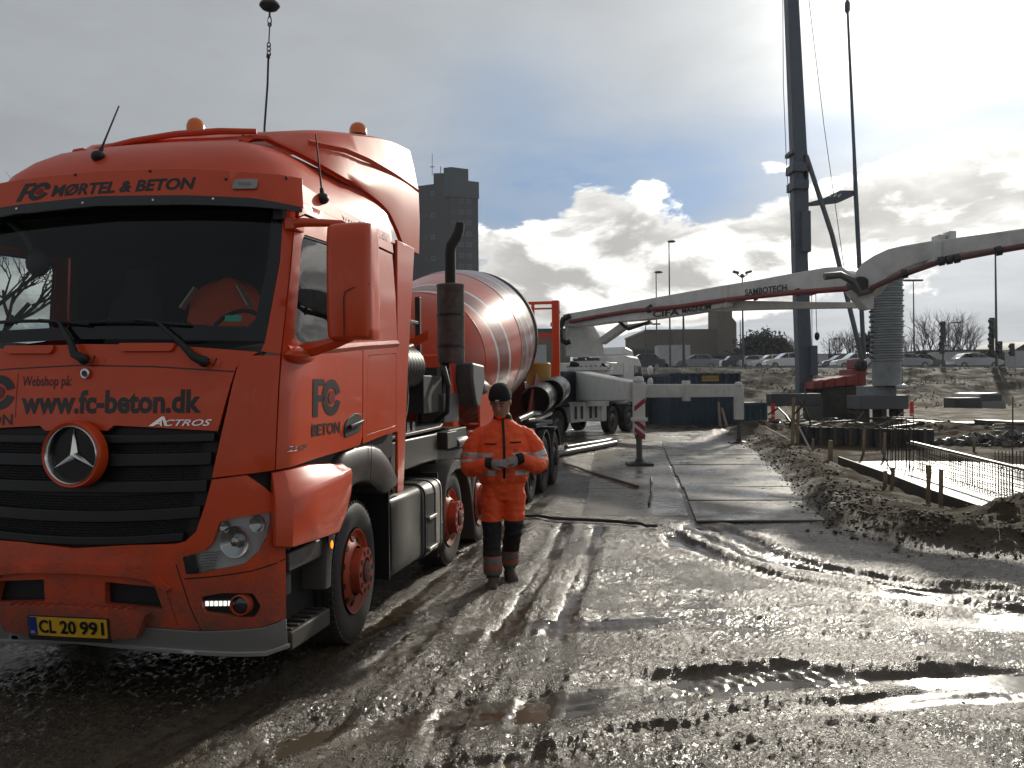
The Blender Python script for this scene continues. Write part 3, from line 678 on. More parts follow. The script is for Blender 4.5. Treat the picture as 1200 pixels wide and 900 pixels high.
for z0, z1 in ((1.515, 1.575), (1.352, 1.437), (1.2, 1.28), (1.045, 1.13)):
    z = z0
    while z < z1:
        w = float(np.interp(z, [.945, .985, 1.06, 1.214, 1.36, 1.628], [.3, .60, .70, .74, .77, .80]))
        xs = np.arange(-w, w, .019); o2 = (rows % 2) * .0095
        for x in xs:
            x += o2
            dz = -.035 * (1 - (x / w) ** 2) * (1 if z < 1.3 else .3)
            if (x - .035) ** 2 + (z - 1.5) ** 2 < .2 ** 2: continue
            k = len(msh.V); c = cabmap(x, z + dz, -.036); r = .0062
            msh.V += [(c[0] - r, c[1] - .0, c[2]), (c[0], c[1], c[2] - r), (c[0] + r, c[1], c[2]), (c[0], c[1], c[2] + r), (c[0], c[1] - .01, c[2])]
            msh.F += [(k, k + 1, k + 4), (k + 1, k + 2, k + 4), (k + 2, k + 3, k + 4), (k + 3, k, k + 4)]
        z += .0155; rows += 1
tag(msh.build('honeycomb', MESHM, GR, smooth=0, fix=False), kind='stuff')
# star
EM = MB(); ec = (.038, -.075, 1.503)
EM.lathe([(-.02, .200), (.04, .200), (.056, .190), (.05, .178), (.0, .175)], ec, (0, -1, 0), 48, caps=False); STAR = EM.build('emblem_surround', RED, GR, smooth=40)
q = MB(); q.lathe([(-.01, .18), (.012, .18)], ec, (0, -1, 0), 40); q.build('emblem_back', mat('emblem_black', (.008, .008, .009), .25), STAR)
q = MB(); q.lathe([(.0, .178), (.05, .178), (.058, .170), (.05, .162), (.0, .160)], ec, (0, -1, 0), 48, caps=False); q.build('emblem_ring', CHROME, STAR, smooth=50)
q = MB()
for k in range(3):
    a = math.pi / 2 + k * 2 * math.pi / 3; tip = Vector((math.cos(a), 0, math.sin(a))) * .163
    l = Vector((math.cos(a + math.pi / 3), 0, math.sin(a + math.pi / 3))) * .026; r_ = Vector((math.cos(a - math.pi / 3), 0, math.sin(a - math.pi / 3))) * .026
    c = Vector(ec) + Vector((0, -.018, 0)); k0 = len(q.V)
    q.V += [tuple(c + tip), tuple(c + l), tuple(c + r_), tuple(c + Vector((0, -.035, 0)))]; q.F += [(k0, k0 + 1, k0 + 3), (k0 + 2, k0, k0 + 3)]
q.build('emblem_star', CHROME, STAR, smooth=0, fix=False)

# bumper upper skin and corner
bump_half = [(0, .94), (.358, .967), (.655, .978), (.715, .993), (.78, 1.05), (.835, 1.21), (.872, 1.352), (1.07, 1.376), (1.172, 1.302), (1.276, 1.192), (1.307, .865), (1.300, .505), (1.164, .480), (.8, .468), (.47, .487), (.47, .50), (0, .50)]
headL = [(.699, .901), (.832, .941), (.880, .991), (.920, 1.105), (1.0, 1.13), (1.212, 1.152), (1.215, 1.087), (1.19, 1.0), (1.139, .918), (1.053, .853), (.9, .826), (.792, .805), (.72, .802)]
op = rounded([(.206, .748), (.525, .725), (.572, .593), (.203, .615)], .012)
fogr = rounded([(.800, .667), (.93, .692), (1.105, .684), (1.150, .60), (1.11, .538), (.822, .575)], .02)
BUMP = panel('bumper', sym(bump_half), [headL, mirror(headL), op, mirror(op), fogr, mirror(fogr)], thick=.05, step=.07)
strip('gap_crease_line', [(.66, .86), (.68, .8), (.735, .62), (.80, .47)], .006, .0015, INK, BUMP)
strip('gap_crease_line', [(.71, .775), (.9, .79), (1.1, .815), (1.302, .862)], .007, .0015, INK, BUMP)
strip('gap_crease_line', [(0, .835), (.35, .825), (.50, .80), (.59, .73), (.66, .50)], .005, .0015, mat('crease_shade_red', (.25, .03, .012), .5), BUMP)  # crease drawn as a darker red strip, its shade put into the colour
# raised lower rim of the bumper corner and brow
brow = sym([(0, .845), (.36, .835), (.53, .805), (.63, .72), (.60, .70), (.50, .765), (.35, .785), (0, .795)])
panel('bumper_brow', brow, off=.022, thick=.03, parent=BUMP, bevel=.008)
# black sheet behind the openings, standing in for their shade
q = MB(); q.loft([[cabmap(s, z, -.058) for s in np.linspace(-1.26, 1.26, 41)] for z in (.5, .8, 1.3)], caps=False, closed=False); q.build('bumper_shade_sheet', mat('void_black', (.006, .006, .006), .7), BUMP)
# step ledge with number plate
led = sym([(0, .608), (.20, .605), (.42, .598), (.50, .575), (.44, .44), (.30, .425), (0, .425)])
LEDG = panel('step_ledge', led, off=.075, thick=.12, parent=BUMP, bevel=.012)
for k in range(14):
    x = -.40 + k * .06; q = MB(); c = cabmap(x, .60, .075); q.box(c[0] - .012, c[0] + .012, c[1] + .004, c[1] + .07, .597, .611); q.build('tread_rib', RED, LEDG, bevel=.003)
# lower lip
lip = sym([(0, .505), (.458, .483), (.8, .464), (1.164, .476), (1.302, .501), (1.296, .335), (1.161, .312), (.858, .326), (0, .374)])
panel('bumper_lip', lip, off=.004, thick=.06, m=LIPG, step=.08, bevel=.008, parent=BUMP)
rail = sym([(0, .392), (.858, .346), (1.161, .332), (1.299, .352), (1.298, .328), (1.161, .305), (.858, .319), (0, .367)])
panel('lip_trim', rail, off=.02, thick=.02, m=mat('lip_trim_grey', (.38, .38, .37), .35, metal=.4, mud=.4, mudz=.5), parent=BUMP, bevel=.004)
pmap = lambda e: (lambda a, b_, o=0.: cabmap(a + .045, b_, o + e))
# number plate
PLO = patch_mesh(rounded([(-.305, .552), (.235, .552), (.235, .402), (-.305, .402)], .015), [], pmap(.082), .012, .2).build('plate_frame', BLACKP, LEDG, bevel=.003)
patch_mesh(rounded([(-.292, .545), (.222, .545), (.222, .432), (-.292, .432)], .01), [], pmap(.086), .005, .2).build('number_plate', mat('plate_yellow', (.72, .42, .03), .35, var=.1, vscale=20), PLO)
patch_mesh([(-.290, .543), (-.236, .543), (-.236, .434), (-.290, .434)], [], pmap(.088), .002, .2).build('plate_band', mat('plate_blue', (.012, .04, .22), .35), PLO)
text_mesh('CL', -.222, -.108, .449, .530, pmap(0), 'plate_letters', INK, PLO, bold=.028, off=.0885)
text_mesh('20', -.080, .025, .449, .530, pmap(0), 'plate_letters', INK, PLO, bold=.028, off=.0885)
text_mesh('991', .050, .205, .449, .530, pmap(0), 'plate_letters', INK, PLO, bold=.028, off=.0885)
text_mesh('DK', -.278, -.248, .445, .462, pmap(0), 'plate_letters', WHITEP, PLO, bold=.02, off=.0905)
text_mesh('KRONE BETON', -.105, .035, .410, .422, cabmap, 'frame_letters', mat('plate_small_grey', (.5, .5, .5), .5), PLO, bold=.0, off=.084) if False else None

# headlights
def headlight(sg):
    hl = headL if sg > 0 else mirror(headL)
    H = patch_mesh(hl, [], omap(-.045), .01, .05).build('headlight', mat('headlight_bowl', (.72, .72, .72), .42, metal=.35), BUMP)
    patch_mesh(hl, [], omap(-.002), 0, .06).build('lens', LENS, H, bevel=0)
    def cyl(s, z, r, d, m, name, o0=-.044, prof=None):
        c = cabmap(sg * s, z, o0); q = MB()
        q.lathe(prof or [(0, r), (d, r)], c, (0, -1, 0), 28, caps=prof is None); return q.build(name, m, H, smooth=40)
    cyl(1.01, .985, .085, .03, SILVER, 'reflector', prof=[(.036, .088), (.030, .076), (.014, .05), (.004, .02), (.0, .005)])
    cyl(1.01, .985, .03, .03, SILVER, 'bulb_cap', prof=[(0, .028), (.03, .026), (.036, .015), (.037, .003)])
    cyl(1.01, .985, .093, .03, CHROME, 'reflector_ring', prof=[(.03, .095), (.038, .092), (.036, .087), (.028, .088)])
    cyl(1.15, 1.085, .045, .02, SILVER, 'reflector', prof=[(.034, .048), (.022, .036), (.012, .018), (.01, .003)])
    cyl(1.15, 1.085, .05, .02, CHROME, 'reflector_ring', prof=[(.028, .052), (.036, .050), (.034, .046), (.026, .046)])
    cyl(.955, 1.075, .03, .02, SILVER, 'reflector', prof=[(.032, .034), (.02, .026), (.01, .012), (.008, .003)])
    for k in range(7):
        s0 = .79 + k * .004; z = .822 + k * .0165; s1 = .88 + k * .006
        a = cabmap(sg * s0, z, -.03); c = cabmap(sg * s1, z + .008, -.022); q = MB(); q.beam(a, c, .012, .006); q.build('indicator_rib', SILVER, H)
    q = patch_mesh([(sg * a, b_) for a, b_ in ((.705, .895), (.765, .915), (.79, .812), (.722, .806))][::sg], [], omap(-.004), .02, .1); q.build('corner_marker', mat('marker_grey', (.03, .03, .032), .3), H, bevel=.002)
headlight(1); headlight(-1)
def fog(sg):
    fr = fogr if sg > 0 else mirror(fogr)
    Fp = patch_mesh(fr, [], omap(-.05), .01, .06).build('fog_lamp', GRILLE, BUMP)
    q = patch_mesh([(sg * a, b_) for a, b_ in rounded([(.808, .642), (.985, .642), (.985, .604), (.812, .604)], .01)][::sg], [], omap(-.028), .02, .1); q.build('lamp_tray', SILVER, Fp, bevel=.003)
    for k in range(6):
        x0 = .820 + k * .027; q = patch_mesh([(sg * a, b_) for a, b_ in ((x0, .637), (x0 + .019, .637), (x0 + .019, .609), (x0, .609))][::sg], [], omap(-.024), .008, .1); q.build('running_light', LEDM, Fp, bevel=.002)
    c = cabmap(sg * 1.045, .616, -.046); q = MB()
    q.lathe([(0, .066), (.052, .062), (.056, .054), (.04, .05)], c, (0, -1, 0), 28, caps=False); q.build('lamp_bezel', RED, Fp, smooth=50)
    q = MB(); q.lathe([(.0, .052), (.03, .052), (.04, .04), (.044, .01)], c, (0, -1, 0), 24); q.build('lamp_glass', mat('fog_glass', (.03, .03, .035), .08, coat=1), Fp, smooth=50)
fog(1); fog(-1)

# sun visor and roof front
VM = lambda off: omap(off)
band = sym([(0, 3.270), (.6, 3.255), (1.05, 3.215), (1.30, 3.20), (1.30, 3.0), (1.034, 3.045), (.6, 3.075), (0, 3.098)])
VIS = panel('sun_visor', band, off=.085, thick=.03, step=.09, bevel=.006)
vb = sym([(0, 3.098), (.6, 3.075), (1.034, 3.045), (1.285, 3.005), (1.285, 2.972), (1.0, 2.992), (.6, 3.015), (0, 3.034)])
panel('visor_shade', vb, off=.10, thick=.03, m=mat('smoked_acrylic', (.009, .009, .010), .2, coat=.4), parent=VIS, bevel=.004)
q = MB(); n_ = 31; ss_ = np.linspace(-1.27, 1.27, n_); q.V = [cabmap(s, 3.04, .08) for s in ss_] + [cabmap(s, 3.06, -.03) for s in ss_]; q.F = [(i, i + 1, n_ + i + 1, n_ + i) for i in range(n_ - 1)]
q.build('visor_underside', mat('smoked_under', (.01, .01, .01), .5), VIS, fix=False)
text_mesh('MØRTEL & BETON', -.365, .672, 3.115, 3.195, omap(.085), 'visor_lettering', INK, VIS, bold=.035, shear=.2, step=.12)
ring_logo(-.495, 3.158, .225, .118, omap(.085), VIS, shear=.45)
for s in (-.99, .99):
    q = patch_mesh(rounded([(s - .078, 3.105), (s + .068, 3.105), (s + .078, 3.168), (s - .062, 3.168)], .015), [], omap(.10), .03, .1).build('marker_lamp', ALU, VIS, bevel=.005)
    q2 = patch_mesh(rounded([(s - .035, 3.128), (s + .04, 3.128), (s + .04, 3.146), (s - .035, 3.146)], .006), [], omap(.106), .01, .1).build('marker_glass', LENS, q)
for s, z in ((1.22, 3.185), (.87, 3.17), (.35, 3.245), (-.2, 3.252), (-.87, 3.2)):
    c = cabmap(s, z, .085); q = MB(); q.lathe([(0, .010), (.004, .010)], c, (0, -1, 0), 8); q.build('screw', BLACKP, VIS)
for s in (-.6, -.1, .4, .8):
    c = cabmap(s, 3.06 - .02 * abs(s), .10); q = MB(); q.lathe([(0, .009), (.006, .007)], c, (0, -1, 0), 8); q.build('screw', CHROME, VIS)

# roof: stacked rings
LV = [(3.05, 1.20, .29, 1.20), (3.15, 1.165, .30, 1.19), (3.25, 1.10, .34, 1.17), (3.35, 1.06, .40, 1.15), (3.45, .98, .50, 1.12), (3.53, .89, .62, 1.07), (3.59, .76, .78, 1.0), (3.625, .58, .98, .88), (3.64, .32, 1.2, .65)]
rings = []
for z, hw, u0, hw2 in LV:
    right = []
    rc = .30 + (z - 3.05) * .5
    for t in np.linspace(0, 1, 9): right.append((hw * .72 * t * .9, u0 + .10 * (t * .65) ** 2 * 1.0))
    x0, y0 = right[-1]
    x1, y1 = hw, u0 + .10 * .42 + rc
    for t in np.linspace(.12, 1, 8): right.append(((1 - t) ** 2 * x0 + 2 * t * (1 - t) * (hw * .96) + t * t * x1, (1 - t) ** 2 * y0 + 2 * t * (1 - t) * (y0 + .03) + t * t * y1))
    for t in np.linspace(.2, 1, 5): right.append((x1 + (hw2 - x1) * (3 * t * t - 2 * t ** 3), y1 + (2.34 - y1) * t))
    zf = lambda p: z
    rings.append([(p[0], p[1], z) for p in right] + [(-p[0], p[1], z) for p in right[::-1][:-1]])
q = MB(); q.loft(rings); ROOF = q.build('cab_roof', REDHI, TR, smooth=55)
# side skins
def side_panels(sg):
    global OFFL
    M_ = (lambda p: p) if sg > 0 else mirror
    winp = rounded([(1.392, 2.80), (1.43, 2.862), (2.33, 2.885), (2.37, 2.84), (2.35, 2.26), (1.90, 2.195), (1.46, 2.150), (1.352, 2.19)], .05)
    door = [(1.301, 2.905), (1.34, 2.955), (1.43, 2.985), (2.44, 2.995), (2.50, 2.95), (2.525, 2.2), (2.50, 1.52), (2.455, 1.462), (2.2, 1.448), (1.697, 1.428), (1.236, 1.400), (1.262, 2.2)]
    Dr = panel('door', M_(door), [M_(winp)], thick=.03, off=.004)
    panel('door_window', M_(rounded([(1.37, 2.82), (1.42, 2.885), (2.35, 2.905), (2.39, 2.85), (2.37, 2.24), (1.90, 2.175), (1.45, 2.13), (1.33, 2.17)], .04)), off=-.018, thick=0, m=SIDEGL, parent=Dr, bevel=0)
    fr = rounded([(1.392, 2.80), (1.43, 2.862), (2.33, 2.885), (2.37, 2.84), (2.35, 2.26), (1.90, 2.195), (1.46, 2.150), (1.352, 2.19)], .05)
    fi = [(1.86 + (a - 1.86) * .975, 2.52 + (b_ - 2.52) * .965) for a, b_ in fr]
    panel('window_seal', M_(fr), [M_(fi)], off=-.004, thick=.012, m=RUBBER, parent=Dr, bevel=0)
    hd = rounded([(2.15, 1.53), (2.45, 1.56), (2.475, 1.682), (2.36, 1.70), (2.20, 1.66), (2.14, 1.60)], .04)
    Hn = panel('handle', M_(hd), off=.012, thick=.02, m=RUBBER, parent=Dr)
    c0 = cabmap(sg * 2.20, 1.605, .03); c1 = cabmap(sg * 2.45, 1.632, .03); q = MB(); q.beam(c0, c1, .022, .03); q.build('handle_grip', BLACKP, Hn, bevel=.006)
    if sg > 0:
        OFFL = .0075; ring_logo(1.862, 1.818, .45, .245, cabmap, Dr); OFFL = .0025
        text_mesh('BETON', 1.625, 2.078, 1.572, 1.650, cabmap, 'door_lettering', mat('matte_vinyl', (.010, .010, .010), .7, spec=.2), Dr, bold=.028, off=.0078)
        text_mesh('2543', 1.30, 1.555, 1.500, 1.535, cabmap, 'door_badge', CHROME, Dr, bold=.02, shear=.3, off=.01)
        for pt in ((1.70, 2.02), (2.18, 2.05)):
            c = cabmap(*pt, .004); q = MB(); q.ball(c, (.006, .012, .012), 8, 5); q.build('droplet', CHROME, Dr) if False else None
    slp = [(2.535, 2.99), (3.335, 2.99), (3.335, 1.515), (2.96, 1.50), (2.515, 1.465), (2.540, 2.2)]
    hat = rounded([(2.64, 2.125), (3.30, 2.165), (3.275, 1.565), (2.575, 1.525)], .03)
    Sp = panel('sleeper_side', M_(slp), [M_(hat)], thick=.03, off=.004)
    hat2 = [(2.94 + (a - 2.94) * .985, 1.85 + (b_ - 1.85) * .985) for a, b_ in hat]
    panel('locker_flap', M_(hat2), off=.003, thick=.02, parent=Sp, bevel=.006)
    # shoulder ledge under the window
    q = MB(); L0 = [(1.30, 2.115), (1.6, 2.13), (2.0, 2.15), (2.5, 2.19), (3.33, 2.245)]
    q.loft([[cabmap(sg * s, z + .03, .0), cabmap(sg * s, z, .03), cabmap(sg * s, z - .035, .0), cabmap(sg * s, z, -.02)] for s, z in L0]); q.build('shoulder_ledge', RED, Sp, smooth=60)
    up = [(1.33, 3.06), (3.335, 3.075), (3.335, 3.0), (2.5, 3.008), (1.42, 2.998), (1.33, 2.965)]
    panel('roof_rail', M_(up), off=.016, thick=.04, bevel=.01)
    cap = [(1.30, 3.20), (2.2, 3.16), (3.335, 3.16), (3.335, 3.085), (1.30, 3.07)]
    panel('roof_side', M_(cap), off=.0, thick=.03, m=REDHI)
    # sill panel, flared out over the steps
    q = MB(); sec = []
    for s, zt, zm, zb in ((1.215, 1.385, 1.235, .955), (1.30, 1.392, 1.232, .935), (1.6, 1.398, 1.255, .925), (1.92, 1.375, 1.28, .915), (2.02, 1.36, 1.29, 1.0), (2.13, 1.355, 1.30, 1.15)):
        o = .075
        sec.append([cabmap(sg * s, zt, .0), cabmap(sg * s, (zt * .55 + zm * .45), .035), cabmap(sg * s, zm + .02, o - .01), cabmap(sg * s, zm - .012, o), cabmap(sg * s, zb, o - .012), cabmap(sg * s, zb, o - .05), cabmap(sg * s, zm - .03, -.03), cabmap(sg * s, zt, -.03)])
    q.loft(sec); q.build('sill_panel', RED, TR, smooth=28, bevel=.006)
side_panels(1); side_panels(-1)
# faint web address on the roof flank
text_mesh('www.fc-beton.dk', 2.30, 3.28, 3.092, 3.148, cabmap, 'roof_lettering', mat('faded_vinyl', (.16, .03, .02), .4), TR, bold=.01, off=.006)

# roof spoiler: ribs of an arch, front to back
sp = []
STN = [(.95, 3.665, 3.62, .76, .62), (1.12, 3.735, 3.53, .96, .80), (1.45, 3.835, 3.47, 1.08, .96), (1.9, 3.94, 3.44, 1.13, 1.03), (2.30, 4.03, 3.38, 1.16, 1.07), (2.52, 4.07, 3.26, 1.175, 1.09), (2.72, 4.10, 3.125, 1.185, 1.10), (3.08, 4.13, 3.115, 1.20, 1.12)]
def cr5(P, n=4):
    out = []; P = [np.array(p) for p in P]
    for i in range(len(P) - 1):
        p0, p1, p2, p3 = P[max(0, i - 1)], P[i], P[i + 1], P[min(len(P) - 1, i + 2)]
        for k in range(n): t = k / n; out.append(.5 * (2 * p1 + (p2 - p0) * t + (2 * p0 - 5 * p1 + 4 * p2 - p3) * t * t + (3 * p1 - p0 - 3 * p2 + p3) * t ** 3))
    return out + [P[-1]]
for u, zt, zb, w, wt_ in cr5(STN):
    half = [(0, zt), (wt_ * .5, zt - .01), (wt_ * .92, zt - .02), (wt_, zt - .05), (wt_ + (w - wt_) * .45, zt - .2 * min(1, (zt - zb) * 2.)), (w, max(zb + .02, zt - .42 * min(1, (zt - zb) * 2))), (w + .01, (zb + max(zb, zt - .42)) / 2), (w, zb)]
    inn = [(x * .97 - .0, z - .02 if i < 7 else z) for i, (x, z) in enumerate(half)]
    ring = [(x, u, z) for x, z in half] + [(x, u, z) for x, z in inn[::-1]]
    sp.append(ring)
q = MB()
for sg in (1, -1):
    q.loft([[(sg * p[0], p[1], p[2]) for p in r] for r in sp])
SPO = q.build('roof_spoiler', REDHI, TR, smooth=50)
strip_pts = [(1.2, 3.665), (1.9, 3.70), (3.02, 3.70)]
q = MB(); q.loft([[(w, u, z + .012), (w + .018, u, z), (w, u, z - .03)] for u, w, z in ((1.2, .955, 3.66), (1.6, 1.075, 3.70), (2.0, 1.12, 3.72), (2.5, 1.16, 3.72), (3.09, 1.195, 3.70))]); q.build('spoiler_ridge', REDHI, SPO, smooth=60)
# front crossbar of the spoiler with open gap below
q = MB(); q.tube([(-.62, 1.0, 3.64), (-.25, .93, 3.665), (.1, .90, 3.68), (.42, .92, 3.685), (.66, 1.0, 3.69)], [.018, .022, .024, .024, .02], 8); q.build('spoiler_bar', REDHI, SPO)
# folding side flap behind the cab
for sg in (1, -1):
    q = MB(); q.prism([(sg * 1.20, 2.38, 3.13), (sg * 1.20, 2.86, 3.13), (sg * 1.19, 2.66, 2.0), (sg * 1.18, 2.54, .98), (sg * 1.18, 2.38, .98)], (sg * .025, 0, 0)); q.build('side_flap', RED, TR, bevel=.006)
    q = MB(); q.box(min(sg * 1.12, sg * 1.20), max(sg * 1.12, sg * 1.20), 2.345, 2.39, 2.6, 3.1); q.build('flap_hinge', BLACKP, TR)
# beacons
BC = [((.80, 2.60, 4.07), .085), ((-.02, 1.35, 3.79), .075)]
for (x, y, z), r in BC:
    q = MB(); q.lathe([(0, r), (.035, r), (.04, r * .9)], (x, y, z), n=20); o = q.build('beacon', BLACKP, TR, smooth=40)
    q = MB(); q.lathe([(.04, r * .92), (.09, r * .9), (.125, r * .72), (.145, r * .35), (.148, .005)], (x, y, z), n=20); q.build('beacon_dome', AMBER, o, smooth=60)
# antennas
for base, tip in (((-.20, .47, 3.43), (-.135, .60, 3.80)), ((.56, 1.0, 3.60), (.56, 1.0, 3.66)), ((1.20, .88, 3.165), (1.16, .87, 3.60))):
    b0 = Vector(base); t0 = Vector(tip); q = MB(); q.ball(b0, (.045, .05, .04), 12, 8); q.lathe([(0, .02), (.07, .013)], b0, t0 - b0, 8); o = q.build('antenna', BLACKP, TR)
    q = MB(); q.tube([b0, b0 + (t0 - b0) * .5, t0], [.008, .006, .005], 6); q.build('antenna_rod', RUBBER, o)
# wipers
for s0, z0, s1, z1, s2, z2 in ((.06, 2.070, -.16, 2.305, -.67, 2.335), (.82, 2.045, .50, 2.29, -.24, 2.315)):
    q = MB(); pts = [cabmap(s0, z0, .05), cabmap(s0 - .06, z0 + .03, .055), cabmap((s0 + s1) / 2, (z0 + z1) / 2, .05), cabmap(s1, z1, .035), cabmap(s1 - .15, z1 + .015, .03)]
    q.tube(pts, [.030, .026, .018, .011, .008], 8); q.ball(cabmap(s0, z0, .045), .034, 10, 6); o = q.build('wiper', RUBBER, TR, smooth=60)
    q = MB(); n_ = 12; L_ = [cabmap(s1 + .20 + (s2 - s1 - .2) * k / n_, z1 - .022 + (z2 - z1 - .0) * k / n_ + .016 * math.sin(math.pi * k / n_), .012) for k in range(n_ + 1)]
    q.tube(L_, .011, 6); q.build('wiper_blade', RUBBER, o, smooth=60)
    q = MB(); q.tube([cabmap(s0 + .02, z0 + .0, .05), cabmap(s0 + .06, z0 - .025, .05), cabmap(s0 + .075, z0 + .02, .05)], .005, 6); q.build('washer_hose', RUBBER, o)
# sticker in the windscreen corner
panel('windscreen_sticker', [(.90, 2.325), (1.0, 2.322), (1.0, 2.285), (.90, 2.287)], off=-.009, thick=0, m=mat('sticker_green', (.02, .25, .17), .5), bevel=0)
# interior mirror at the left
q = MB(); q.ball((-.62, .42, 2.74), (.09, .05, .10)); q.tube([(-.80, .34, 3.04), (-.70, .40, 2.92), (-.64, .42, 2.80)], .028, 8); q.build('kerb_mirror', BLACKP, TR, smooth=60)
for sg in (1, -1):
    for y0, y1, z0, z1 in ((.35, 2.3, 2.93, 3.08), (1.43, 1.60, 2.06, 2.95), (1.60, 2.3, 2.06, 2.95)):
        q = MB(); q.box(min(sg * 1.10, sg * 1.165), max(sg * 1.10, sg * 1.165), y0, y1, z0, z1); q.build('inner_trim', INT, TR)
q = MB(); q.box(-.5, .1, .35, .5, 2.12, 2.17); q.box(-.9, -.7, .30, .42, 2.12, 2.2); q.build('dash_clutter', mat('paper_grey', (.25, .25, .24), .7), TR, bevel=.005)
# door mirror
def mirror_unit(sg):
    q = MB(); rg = []
    X0, X1 = 1.475, 1.755
    for z, f in ((2.175, .55), (2.19, .86), (2.24, .97), (2.50, 1.0), (2.78, .98), (2.85, .88), (2.872, .6)):
        cx = (X0 + X1) / 2; hw = (X1 - X0) / 2 * (.9 + .1 * f)
        y0, y1 = .34 - .10 * f, .34 + .13
        rg.append([(sg * a, b_, z) for a, b_ in rounded([(cx - hw, y0 + .025), (cx - hw * .4, y0), (cx + hw * .7, y0 + .0), (cx + hw, y0 + .05), (cx + hw, y1), (cx - hw, y1)], .04, 3)])
    q.loft(rg); Mr = q.build('door_mirror', RED, TR, smooth=45)
    q = MB(); q.box(min(sg * 1.49, sg * 1.74), max(sg * 1.49, sg * 1.74), .471, .475, 2.21, 2.84); q.build('mirror_glass', CHROME, Mr)
    q = MB(); q.tube([(sg * 1.185, .40, 2.91), (sg * 1.30, .37, 2.905), (sg * 1.55, .36, 2.885), (sg * 1.60, .37, 2.85)], [.035, .03, .022, .022], 8); q.box(min(sg * 1.17, sg * 1.24), max(sg * 1.17, sg * 1.24), .36, .50, 2.865, 2.94); q.build('mirror_arm', RED, Mr, bevel=.01)
    q = MB(); q.tube([(sg * 1.22, .42, 2.11), (sg * 1.34, .40, 2.125), (sg * 1.50, .39, 2.165), (sg * 1.60, .39, 2.20)], [.05, .045, .035, .03], 8); q.build('mirror_arm', RED, Mr)
    q = MB(); q.ball((sg * 1.255, .38, 2.085), (.07, .17, .055), 14, 8); q.build('arm_foot', RED, Mr)
    q = MB(); q.tube([(sg * 1.605, .236, 2.19), (sg * 1.605, .232, 2.42), (sg * 1.615, .232, 2.455), (sg * 1.66, .235, 2.475), (sg * 1.75, .285, 2.50)], .0035, 4); q.build('mirror_seam', INK, Mr)
mirror_unit(1)

# ---------------------------------------------------------------- wheels, steps, fenders, tank
def make_wheel(name, c, sg, r=.52, w=.31, steer=0., m=RIMRED, parent=TR, flange=.10, nb=10, hubr=.165, deep=.0):
    """wheel with its outer face towards sg along x; c is the centre of the outer sidewall plane"""
    W0 = MB(); n = 56
    x = lambda t: c[0] - sg * t
    prof = [(w, r * .62), (w - .015, r * .90), (w - .05, r * .985)]
    for k in range(5):
        a = w - .05 - (w - .10) * k / 4.; prof += [(a, r), (a - .012, r), (a - .012, r - .014), (a - .020, r - .014), (a - .020, r)] if k < 4 else [(a, r)]
    prof += [(.028, r * .985), (.006, r * .93), (-.004, r * .84), (.0, r * .74), (.012, r * .66), (.020, r * .615), (.06, r * .58)]
    W0.lathe([(-t, q) for t, q in prof][::1], (0, 0, 0), (1, 0, 0), n, caps=False)
    T0 = W0.build(name, TYRE, parent, smooth=35); T0.location = c; T0.rotation_euler = (0, 0, steer + (0 if sg > 0 else math.pi))
    tr_ = MB(); n2 = 56
    for k in range(n2):   # shoulder blocks
        a = 2 * math.pi * k / n2; e = Vector((0, math.cos(a), math.sin(a))); f = Vector((0, -math.sin(a), math.cos(a)))
        for xx in (-.045, -w + .045):
            tr_.beam(e * (r - .012) + Vector((xx - .02, 0, 0)), e * (r - .012) + Vector((xx + .028, 0, 0)), .034, .024, up=tuple(e))
    tag(tr_.build('tread_blocks', TYRE, T0, smooth=0), kind='stuff')
    q = MB(); dd = deep
    q.lathe([(-.004, r * .60), (-.010, r * .575), (-.035, r * .555), (-.05 - dd, r * .50), (-.03 - dd, r * .42), (-.004 - dd, hubr * 1.16), (.0 - dd, hubr * 1.1)], (0, 0, 0), (1, 0, 0), 48, caps=False)
    rim = q.build('rim', m, T0, smooth=40)
    hm = mat('hand_hole_shade', (.006, .006, .006), .7)  # near-black for proud discs that carry the shade of the holes
    for k in range(10):
        a = 2 * math.pi * (k + .5) / 10; rr = r * .455; q = MB(); A = Vector((1., math.cos(a) * .35, math.sin(a) * .35)).normalized()
        q.lathe([(-.012, .027), (.006, .027)], (-.036 - dd, math.cos(a) * rr, math.sin(a) * rr), A, 12); q.build('hand_hole_shade', hm, rim)
    q = MB(); q.lathe([(-.03 - dd, hubr), (flange - .02, hubr * .98), (flange - .02, hubr * 1.06), (flange, hubr * 1.05), (flange + .003, hubr * .62), (flange - .03, hubr * .58), (flange - .03, .01)], (0, 0, 0), (1, 0, 0), 40, caps=False)
    hub = q.build('hub', m, T0, smooth=40)
    for k in range(nb):
        a = 2 * math.pi * k / nb; q = MB(); rr = hubr * .84
        q.lathe([(0, .022), (.004, .022)], (flange, math.cos(a) * rr, math.sin(a) * rr), (1, 0, 0), 10); q.build('flange_hole_shade', hm, hub)  # dark discs on the flange, hole shade put into the colour
    q = MB(); q.lathe([(flange - .03, hubr * .5), (flange + .01, hubr * .46), (flange + .02, hubr * .3), (flange + .02, .01)], (0, 0, 0), (1, 0, 0), 20, caps=False); q.build('hub_cap', mat('hub_dark_red', (.12, .02, .015), .5, mud=.4), hub, smooth=40)
    return T0
FW = make_wheel('wheel', (1.19, 1.47, .52), 1, steer=R(4), flange=.07)
make_wheel('wheel', (-1.19, 1.47, .52), -1, steer=R(4), flange=.07)
W2 = make_wheel('wheel', (1.17, 4.24, .50), 1, r=.50, flange=.09)
make_wheel('wheel', (-1.17, 4.24, .50), -1, r=.50)
for sg in (1, -1):
    c = copy_tree(W2, TR); c.location = (sg * 1.17, 5.6, .50)
    if sg < 0: c.rotation_euler = (0, 0, math.pi)
